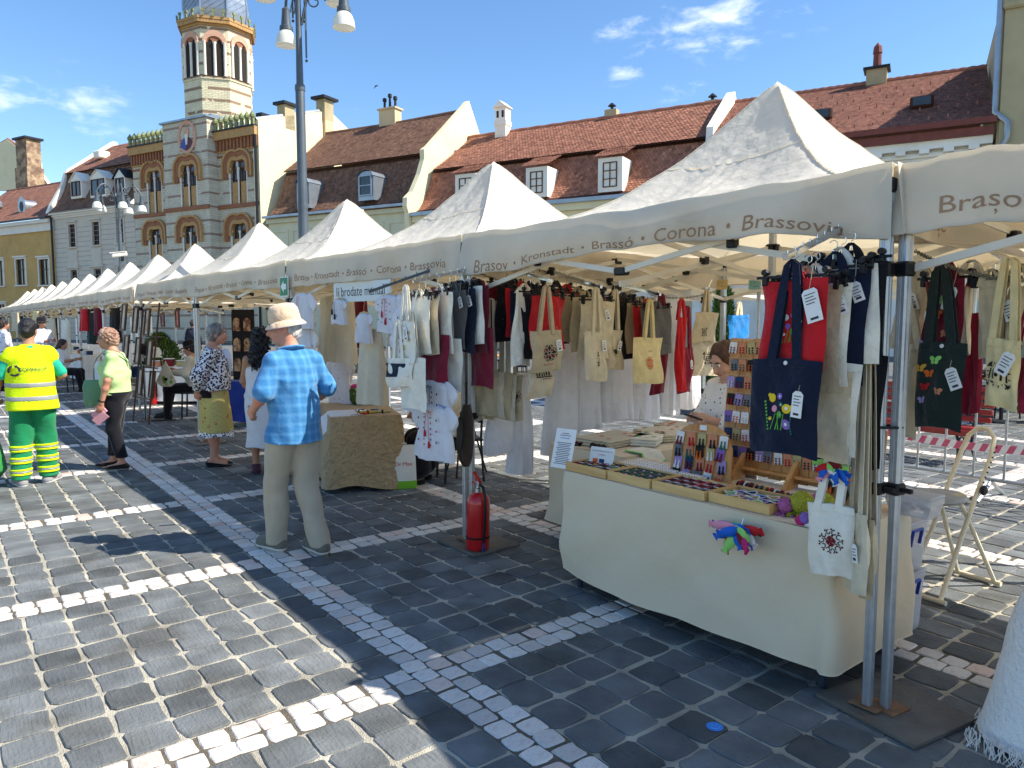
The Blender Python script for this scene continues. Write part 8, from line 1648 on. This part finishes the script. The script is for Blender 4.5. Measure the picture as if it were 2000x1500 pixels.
# ================= icon stall and farther stalls =================
m_frame=mat('dark_frame',srgb(86,54,36),.5,.15,8)
def picture(f3,w,h,lb,c1,c2,grp='framed pictures',cat='picture',fm=None):
 t=thing('framed_picture',lb,cat,f3(0,0,-h/2),grp);b=w*.16;ob('frame',MB().ring([(-w/2,-h/2),(w/2,-h/2),(w/2,h/2),(-w/2,h/2)],[(-w/2+b,-h/2+b),(w/2-b,-h/2+b),(w/2-b,h/2-b),(-w/2+b,h/2-b)],-.02,.01,f3,closed=True),fm or m_frame,t);ob('canvas',MB().box((0,0,0),(w-2*b,.008,h-2*b),f3),mat('canvas_%d_%d_%d'%c1,srgb(*c1),.8,.15,10,col2=srgb(*c2)),t)
F3,F4,F5=TF_[2],TF_[3],TF_[4]
g_=G(458,838);f3=Frame((g_[0],g_[1]+.5,0),unit((.9,-.3,0)),unit((.3,.9,0)));t=thing('icon_stand','tall black stand of carved wooden icons behind the folk costume','display stand',f3(0,0,0));ob('panel',MB().box((0,0,1.28),(.42,.04,1.12),f3,bev=.01),mat('black_felt_panel',srgb(30,27,27),.9),t)
for i in range(6):x,z=-.1+.2*(i%2),1.6-.32*(i//2);ob('icon',MB().prism([(x-.06,z-.1),(x+.06,z-.1),(x+.06,z+.04)]+[(x+.06*math.cos(a),z+.04+.07*math.sin(a))for a in np.linspace(.2,2.94,7)]+[(x-.06,z+.04)],-.045,-.02,f3),mat('carved_icon',srgb(176,140,104),.6,.3,25,.4,40,col2=srgb(110,60,44)),t)
tablecloth(f3.at(0,0,0),-.3,.55,-.3,.4,.72,lambda x,y:.1,fabric('royal_blue',(30,52,130)),'royal blue tablecloth under the icon stand',2,.05,(14,.015));table(f3,-.26,.5,-.26,.36,.715,'small table under the royal blue cloth',m_navyleg)
for i,(px,py,y,w,h,c1,lb)in enumerate(((347,622,1.2,.24,.36,(206,136,140),'framed pink picture hanging in the fourth tent'),(458,628,1.5,.2,.32,(190,130,110),'small brown picture hanging above the icon stand'),(318,625,2.2,.34,.36,(170,150,180),'lilac embroidered panel hanging deep in the fourth tent'),(288,628,2.6,.4,.4,(160,104,48),'brown panel hanging beside the lilac one'))):picture(fB(px,py,y,0,F4 if i!=1 else F3),w,h,lb,c1,(c1[0]-40,c1[1]-50,c1[2]-40))
r0_=G(252,830);f3=Frame((r0_[0],r0_[1],0),unit((.75,-.66,0)),unit((.66,.75,0)))
for i in range(9):
 c_,r_=i%3,i//3;fq=f3.at(-.32+.2*c_+.04*r_,.1*c_+.12,1.72-.5*r_-.04*c_);picture(Frame(fq.o,fq.m[0],unit(fq.m[1]-fq.m[2]*.12),unit(fq.m[2]+fq.m[1]*.12)),.18,.44,'dark framed embroidery strip, %s from left in the %s tier of the rack'%(OW[c_],['top','middle','bottom'][r_]),(214,200,176),(180,160,130),'framed embroidery on the rack')
t=thing('display_rack','leaning rack holding the framed embroidery strips','rack',f3(0,.3,0));[ob('upright',MB().tube([f3(x,.22,0),f3(x+.05,.45,1.95)],.014,6),m_frame,t)for x in(-.4,.2)];[ob('crossbar',MB().bar(f3(-.4,.28+.1*k,.4+.5*k),f3(.24,.28+.1*k,.4+.5*k),.02),m_frame,t)for k in range(4)]
g_=G(303,822);f3=Frame((g_[0],g_[1],0),(1,0,0),(0,1,0));t=thing('wire_stand','black wire stand with caps beside the fourth tent','display stand',g_)
for x in(-.16,.16):ob('upright',MB().tube([f3(x,0,.02),f3(x,0,.85),f3(x*.6,0,1.25)],.009,6),m_black,t)
ob('base',MB().bar(f3(-.24,-.1,.01),f3(.3,.1,.01),.1,.015),m_black,t);ob('hoop',MB().tube([f3(.2+.1*math.cos(a),0,1.33+.1*math.sin(a))for a in np.linspace(-.6,4.4,14)],.008,6),m_black,t);ob('crossbar',MB().tube([f3(-.3,0,.82),f3(.3,0,.82)],.008,6),m_black,t)
for i,(x,z,c_,lb)in enumerate(((-.12,1.15,'black','black embroidered cap on the wire stand'),(.06,1.1,'white','white embroidered cap on the wire stand'),(-.26,.78,'petrol','blue cap low on the wire stand'))):
 q=f3.at(x,-.06,z);t=thing('cap',lb,'cap',q(0,0,0));ob('crown',MB().lathe([(.11,0),(.108,.06),(.08,.12),(.0,.14)],q,18),DYE[c_],t,smooth=True);ob('peak',MB().lathe([(.11,.002),(.17,-.03),(.168,-.036),(.11,-.006)],q,14,a0=-2.8,a1=-.3),DYE[c_],t,smooth=True)
q=f3.at(.24,-.06,1.0);t=thing('kerchief','white triangular kerchief with green flowers on the wire stand','kerchief',q(0,0,-.3));ob('cloth',MB().prism([(0,0),(.17,-.34),(.08,-.42),(-.08,-.42),(-.17,-.34)],-.01,.01,q),FAB['ivory'],t);mb=MB();[disc(mb,lambda x,y:q(x,-.013,y),.05*math.cos(k*2.4)*(k%3),-.3+.05*math.sin(k*2.4)*(k%3)*.8,.03,k%2,7)for k in range(9)];ob('embroidery',mb,[DYE['olive'],DYE['green']],t,kind='stuff')
for i,(px,py,w,d,lb)in enumerate(((150,745,1.6,.7,'long white tablecloth in the sixth tent'),(128,728,1.6,.7,'long white tablecloth in the seventh tent'),(190,770,.5,.5,'white cloth over a small table in the fifth tent'),(345,790,1.3,.7,'white cloth over the seated man’s table'))):
 g_=G(px,py);d_=TF_[5].m[0]if i<3 else V3(1,0,0);f3=Frame((g_[0],g_[1],0),d_,(-d_[1],d_[0],0));tablecloth(f3,-w/2,w/2,0,d,.74,lambda x,y:.08,FAB['white'],lb,i,.05,(14,.02));table(f3,-w/2+.03,w/2-.03,.03,d-.03,.735,'table under the %s'%lb.replace('white','plain white'),m_navyleg)
 for k in range(5):q=f3.at(-w*.35+w*.17*k,.2+.06*(k%3),.75);c_=['terracotta','dred','olive','white','petrol'][k];t=thing('craft_box','%s craft box, %s from the left on the %s'%(dict(dred='dark red',petrol='navy').get(c_,c_),OW[k],lb.split(' in ')[0].split(' over ')[-1]if i>1 else lb.split('white ')[1]),'box',q(0,0,0),'craft boxes on the far tables');ob('box',MB().box((0,0,.05+.02*(k%2)),(.16,.14,.1+.04*(k%2)),q,bev=.01),DYE[c_],t);ob('lid',MB().box((0,0,.112+.04*(k%2)),(.17,.15,.012),q),DYE['white'],t)
for i,(px,py,z,w,h,f_,lb)in enumerate(((100,640,20,.5,.9,'ivory','ivory dress hanging in the eighth tent'),(128,645,18.5,.4,.85,'cream','cream dress hanging in the seventh tent'),(165,625,17,.3,.5,'red','red scarf hanging in the sixth tent'),(180,625,17,.35,.8,'dgreen','dark green coat hanging in the sixth tent'),(70,610,22,.35,.5,'yellowish','yellow-green towel hanging in the ninth tent'),(192,620,16.5,.3,.6,'maroon','maroon shawl hanging at the sixth tent leg'),(30,620,24,.5,.6,'sand','sand rug hanging in the tenth tent'),(225,625,15.6,.4,.7,'black','black shawl hanging in the fifth tent'))):
 p=D(px,py,z);p[2]=min(1.95,p[2]+.25);skirt(Frame(p,unit((.8,-.6,0)),unit((.6,.8,0))),w,h,FAB[f_],lb,'clothing','clothes in the far tents',i,.45,'hanging_cloth')
g_=G(300,790);t=thing('fire_extinguisher','small red fire extinguisher by the fifth tent','fire extinguisher',g_);q=Frame(g_,(1,0,0),(0,1,0));ob('cylinder',MB().lathe([(.06,0),(.075,.02),(.075,.4),(.05,.45),(.02,.47)],q,16),m_red,t,smooth=True);ob('valve',MB().box((0,0,.5),(.04,.03,.06),q,bev=.006),m_black,t);ob('hose',MB().tube([q(.02,-.02,.5),q(.09,-.03,.42),q(.09,-.03,.15)],.01,6),m_black,t)
# ================= people farther off =================
def far_person(lb,loc,face,H_,top,bot,hairc,skin='tan',hat=None,sit=False,sleeve=1.7,hs='short',pose=None):
 po=dict(pose or{});h0=.36
 if sit:po.update(pel=(0,0,.55),che=(0,.03,.87),neck=(0,.04,1.08),hed=(0,.07,1.22),shL=(-.18,.03,1.03),shR=(.18,.03,1.03),elL=(-.25,.1,.78),elR=(.25,.1,.78),wrL=(-.15,.36,.84),wrR=(.15,.36,.84),hpL=(-.1,.02,.53),hpR=(.1,.02,.53),knL=(-.12,.42,.52),knR=(.12,.42,.52),anL=(-.12,.45,.09),anR=(.12,.5,.09),toL=(-.13,.62,.03),toR=(.13,.67,.03))
 P=Person(lb,loc,face,H_,skin,po,1.05,h=.016,head=(0,.3 if sit else.1,0),hands=True);J=P.J
 if sit:t_=Sdf().ell(J['che'],(.18,.14,.22)).skirt(J['che'],(.17,.13),J['pel'],(.19,.15));[t_.cone(J['sh'+n],J['el'+n],.07,.065).cone(J['el'+n],J['el'+n]+(J['wr'+n]-J['el'+n])*max(.05,sleeve-1),.065,.05)for n in 'LR']
 else:t_=P.torso(.025,.85,sleeve)
 P.wear('shirt',t_,top,[(.008,16,16,16)]);t_=Sdf().ell(J['pel'],(.18,.15,.12));[t_.cone(J['hp'+n],J['kn'+n],.1,.08).cone(J['kn'+n],J['an'+n],.078,.06)for n in 'LR'];P.wear('trousers',t_,bot);P.shoes(m_sand,m_black,.01);P.hair(hairmat(*hairc),hs,.012,h=.01)
 if hat is not None:q=P.P(0,-.012,.055);f2=Frame(q,P.HM[:,0],P.HM[:,1],P.HM[:,2]);P.part('hat',MB().lathe([(.15,-.02),(.152,-.01),(.1,.0),(.095,.08),(.07,.1),(.0,.1)],f2,18),hat)
 return P
blk=wool('black_wool',(30,26,30));wht=wool('white_shirt',(220,220,228))
q=D(82,660,17.5);far_person('man in white shirt and black hat standing by the far tents',q[:2],(.85,-.4),1.74,wht,blk,('dark',(50,40,36)),hat=blk,hs='long',pose=dict(wrR=(.1,.3,1.2),wrL=(-.1,.3,1.22)))
q=D(8,660,17.5);far_person('man in dotted shirt at the left edge',q[:2],(.5,.8),1.7,dotted('dotted_shirt',(210,210,220),[((70,74,90),12,.22)],10,.2),blk,('dark',(50,40,36)),sleeve=.9)
q=D(118,700,17.2);far_person('girl in white T-shirt sitting at a far stall',q[:2],(.9,.2),1.6,wht,blk,('darkbrown',(60,44,36)),sit=True,sleeve=1.0,hs='long');chair(q[:2],(.9,.2),'chair under the girl in white T-shirt',m_dark)
q=G(372,815);far_person('seated man in dark hat and pale jacket behind the folk costume',(q[0]+.1,q[1]),(-.95,-.2),1.7,wool('pale_jacket',(206,196,176)),blk,('dark',(50,40,36)),hat=blk,sit=True,skin='ruddy');chair((q[0]+.1,q[1]),(-.95,-.2),'chair under the seated man in dark hat',m_dark)
q=D(377,640,24);far_person('distant person in dark clothes near the white parasol',q[:2],(.2,1),1.7,wool('dark_blue_top',(40,46,70)),blk,('dark',(50,40,36)))
# ================= cafe behind the stalls =================
m_par=mat('parasol_canvas',srgb(236,232,222),.85,.04,2,.2,10,transl=.3,tcol=srgb(240,226,190));m_can=mat('dark_seat',srgb(34,36,44),.7)
def parasol(loc,s,z,lb,w='VINO'):
 f2=Frame((*loc,0),*BF.m[:2]);t=thing('cafe_parasol',lb,'parasol',f2(0,0,0),'cafe parasols');n=12;u=np.linspace(-1,1,n+1);X,Y=np.meshgrid(u,u,indexing='ij');Q=np.maximum(abs(X),abs(Y));Z=z+.7*(1-Q)-.06*np.sin(Q*3.14)
 ob('canopy',MB().sheet(np.array([[f2(X[i,j]*s,Y[i,j]*s,Z[i,j])for j in range(n+1)]for i in range(n+1)]),.005),m_par,t);ob('pole',MB().tube([f2(0,0,0),f2(0,0,z+.6)],.04,8),m_alu,t);ob('foot',MB().box((0,0,.04),(.7,.7,.08),f2,bev=.01),m_steel,t)
 va=ob('valance',MB().grid([[f2(x*s,y*s,z),f2(x*s*1.003,y*s*1.003,z-.25)]for x,y in((-1,-1),(1,-1),(1,1),(-1,1),(-1,-1))]),m_par,t);mb=MB();text_on(mb,w,.16,lambda x,y:f2(x,-s*1.003-.01,z-.2+y),0,.5);ob('lettering',mb,m_ink,va,kind='stuff')
for i,(px,Y_,s,z)in enumerate(((1480,15,1.9,2.5),(1900,13,1.9,2.5),(1330,20,1.9,2.5),(1150,22,2,2.5),(980,24,2,2.5),(1640,22,2,2.6),(430,21,1.9,2.4),(540,23,1.9,2.4),(760,25,2,2.5),(2080,17,2,2.5))):
 q=D(px,640,Y_);parasol(q[:2],s,z,'white cafe parasol, %s of those seen beyond the stalls, from the right'%OW[sorted([1480,1900,1330,1150,980,1640,430,540,760,2080],reverse=True).index(px)])
ci=0
for(px,Y_)in((1900,12.3),(1965,12),(1930,13.5),(1990,14),(1460,15.5),(1380,19),(1180,21),(1010,23),(1060,21),(960,20),(640,22),(770,24)):
 q=D(px,640,Y_)
 for k in range(2):chair((q[0]+.75*(1-2*k),q[1]+.1*k),(-(1-2*k),.1),'dark cafe chair on the %s of the %s cafe table'%(['right','left'][k],OW[ci]),m_can,grp='cafe chairs')
 f2=Frame((q[0],q[1],0),(1,0,0),(0,1,0));t=thing('cafe_table','small dark cafe table, %s of the tables beyond the stalls'%OW[ci],'table',f2(0,0,0),'cafe tables');ob('table_top',MB().box((0,0,.73),(.75,.75,.03),f2,bev=.006),m_board if ci%2 else m_can,t);ob('pedestal',MB().lathe([(.22,0),(.2,.03),(.03,.05),(.03,.72)],f2,10),m_dark,t);ci+=1
m_leaf=mat('thuja_green',srgb(84,112,44),.7,.3,9,.4,30,tint=.4);m_leaf2=mat('hedge_green',srgb(60,88,40),.7,.3,9,.4,30,tint=.4)
def bush(px,Y_,z0,hh,w,lb,m_,n=1500):
 q=D(px,640,Y_);f2=Frame((q[0],q[1],0),(1,0,0),(0,1,0));t=thing('potted_tree'if hh>1.2 else 'planter',lb,'plant',f2(0,0,0));r_=random.Random(px);ob('pot',MB().lathe([(w*.55,0),(w*.75,z0),(w*.7,z0),(w*.6,z0-.05)],f2,12),m_steel,t);ob('trunk',MB().tube([f2(0,0,z0-.1),f2(0,0,z0+hh*.9)],[.035,.008],6),m_wood,t);mb=MB()
 for k in range(n):
  h=r_.random()**1.1;r=w*(1-h)**.6*(.75+.35*r_.random())*(.8+.2*math.sin(9*h+5*r_.random()));a=r_.random()*6.28;p=f2(r*math.cos(a),r*math.sin(a),z0+hh*h);d=V3(math.cos(a)*.6,math.sin(a)*.6,.8)*.09*r_.uniform(.6,1.3);e=unit(np.cross(d,V3(r_.random()-.5,r_.random()-.5,.3)))*.018;mb.add([p-e,p+e,p+d+e*.4,p+d*1.2,p+d-e*.4],[(0,1,2,3,4)],0,r_.gauss(0,.5))
 ob('crown',mb,m_,t,kind='stuff')
bush(1412,13.5,.45,2.0,.32,'potted thuja beyond the vendor',m_leaf,2600);bush(1195,17,.5,.8,.5,'dark planter beyond the white skirts',m_leaf2);bush(660,18,.5,.9,.5,'leafy planter beyond the blouse stall',m_leaf2);bush(310,20,.5,.8,.7,'flowering bush beyond the fourth tent',m_leaf,2200)
bd0=D(735,168,30);bF=Frame(bd0,unit((.8,.2,.5)),unit((-.3,.9,0)),unit((-.5,-.1,.85)));t=thing('bird','small dark bird flying above the tents','bird',bd0);ob('body',MB().ball((0,0,0),(.09,.025,.022),bF,8),m_dark,t,smooth=True)
for s in(-1,1):ob('wing',MB().prism([(.03,0),(-.02,0),(-.1,s*.2),(-.07,s*.2)],-.004,.004,Frame(bd0,bF.m[0],bF.m[2],bF.m[1])),m_dark,t)
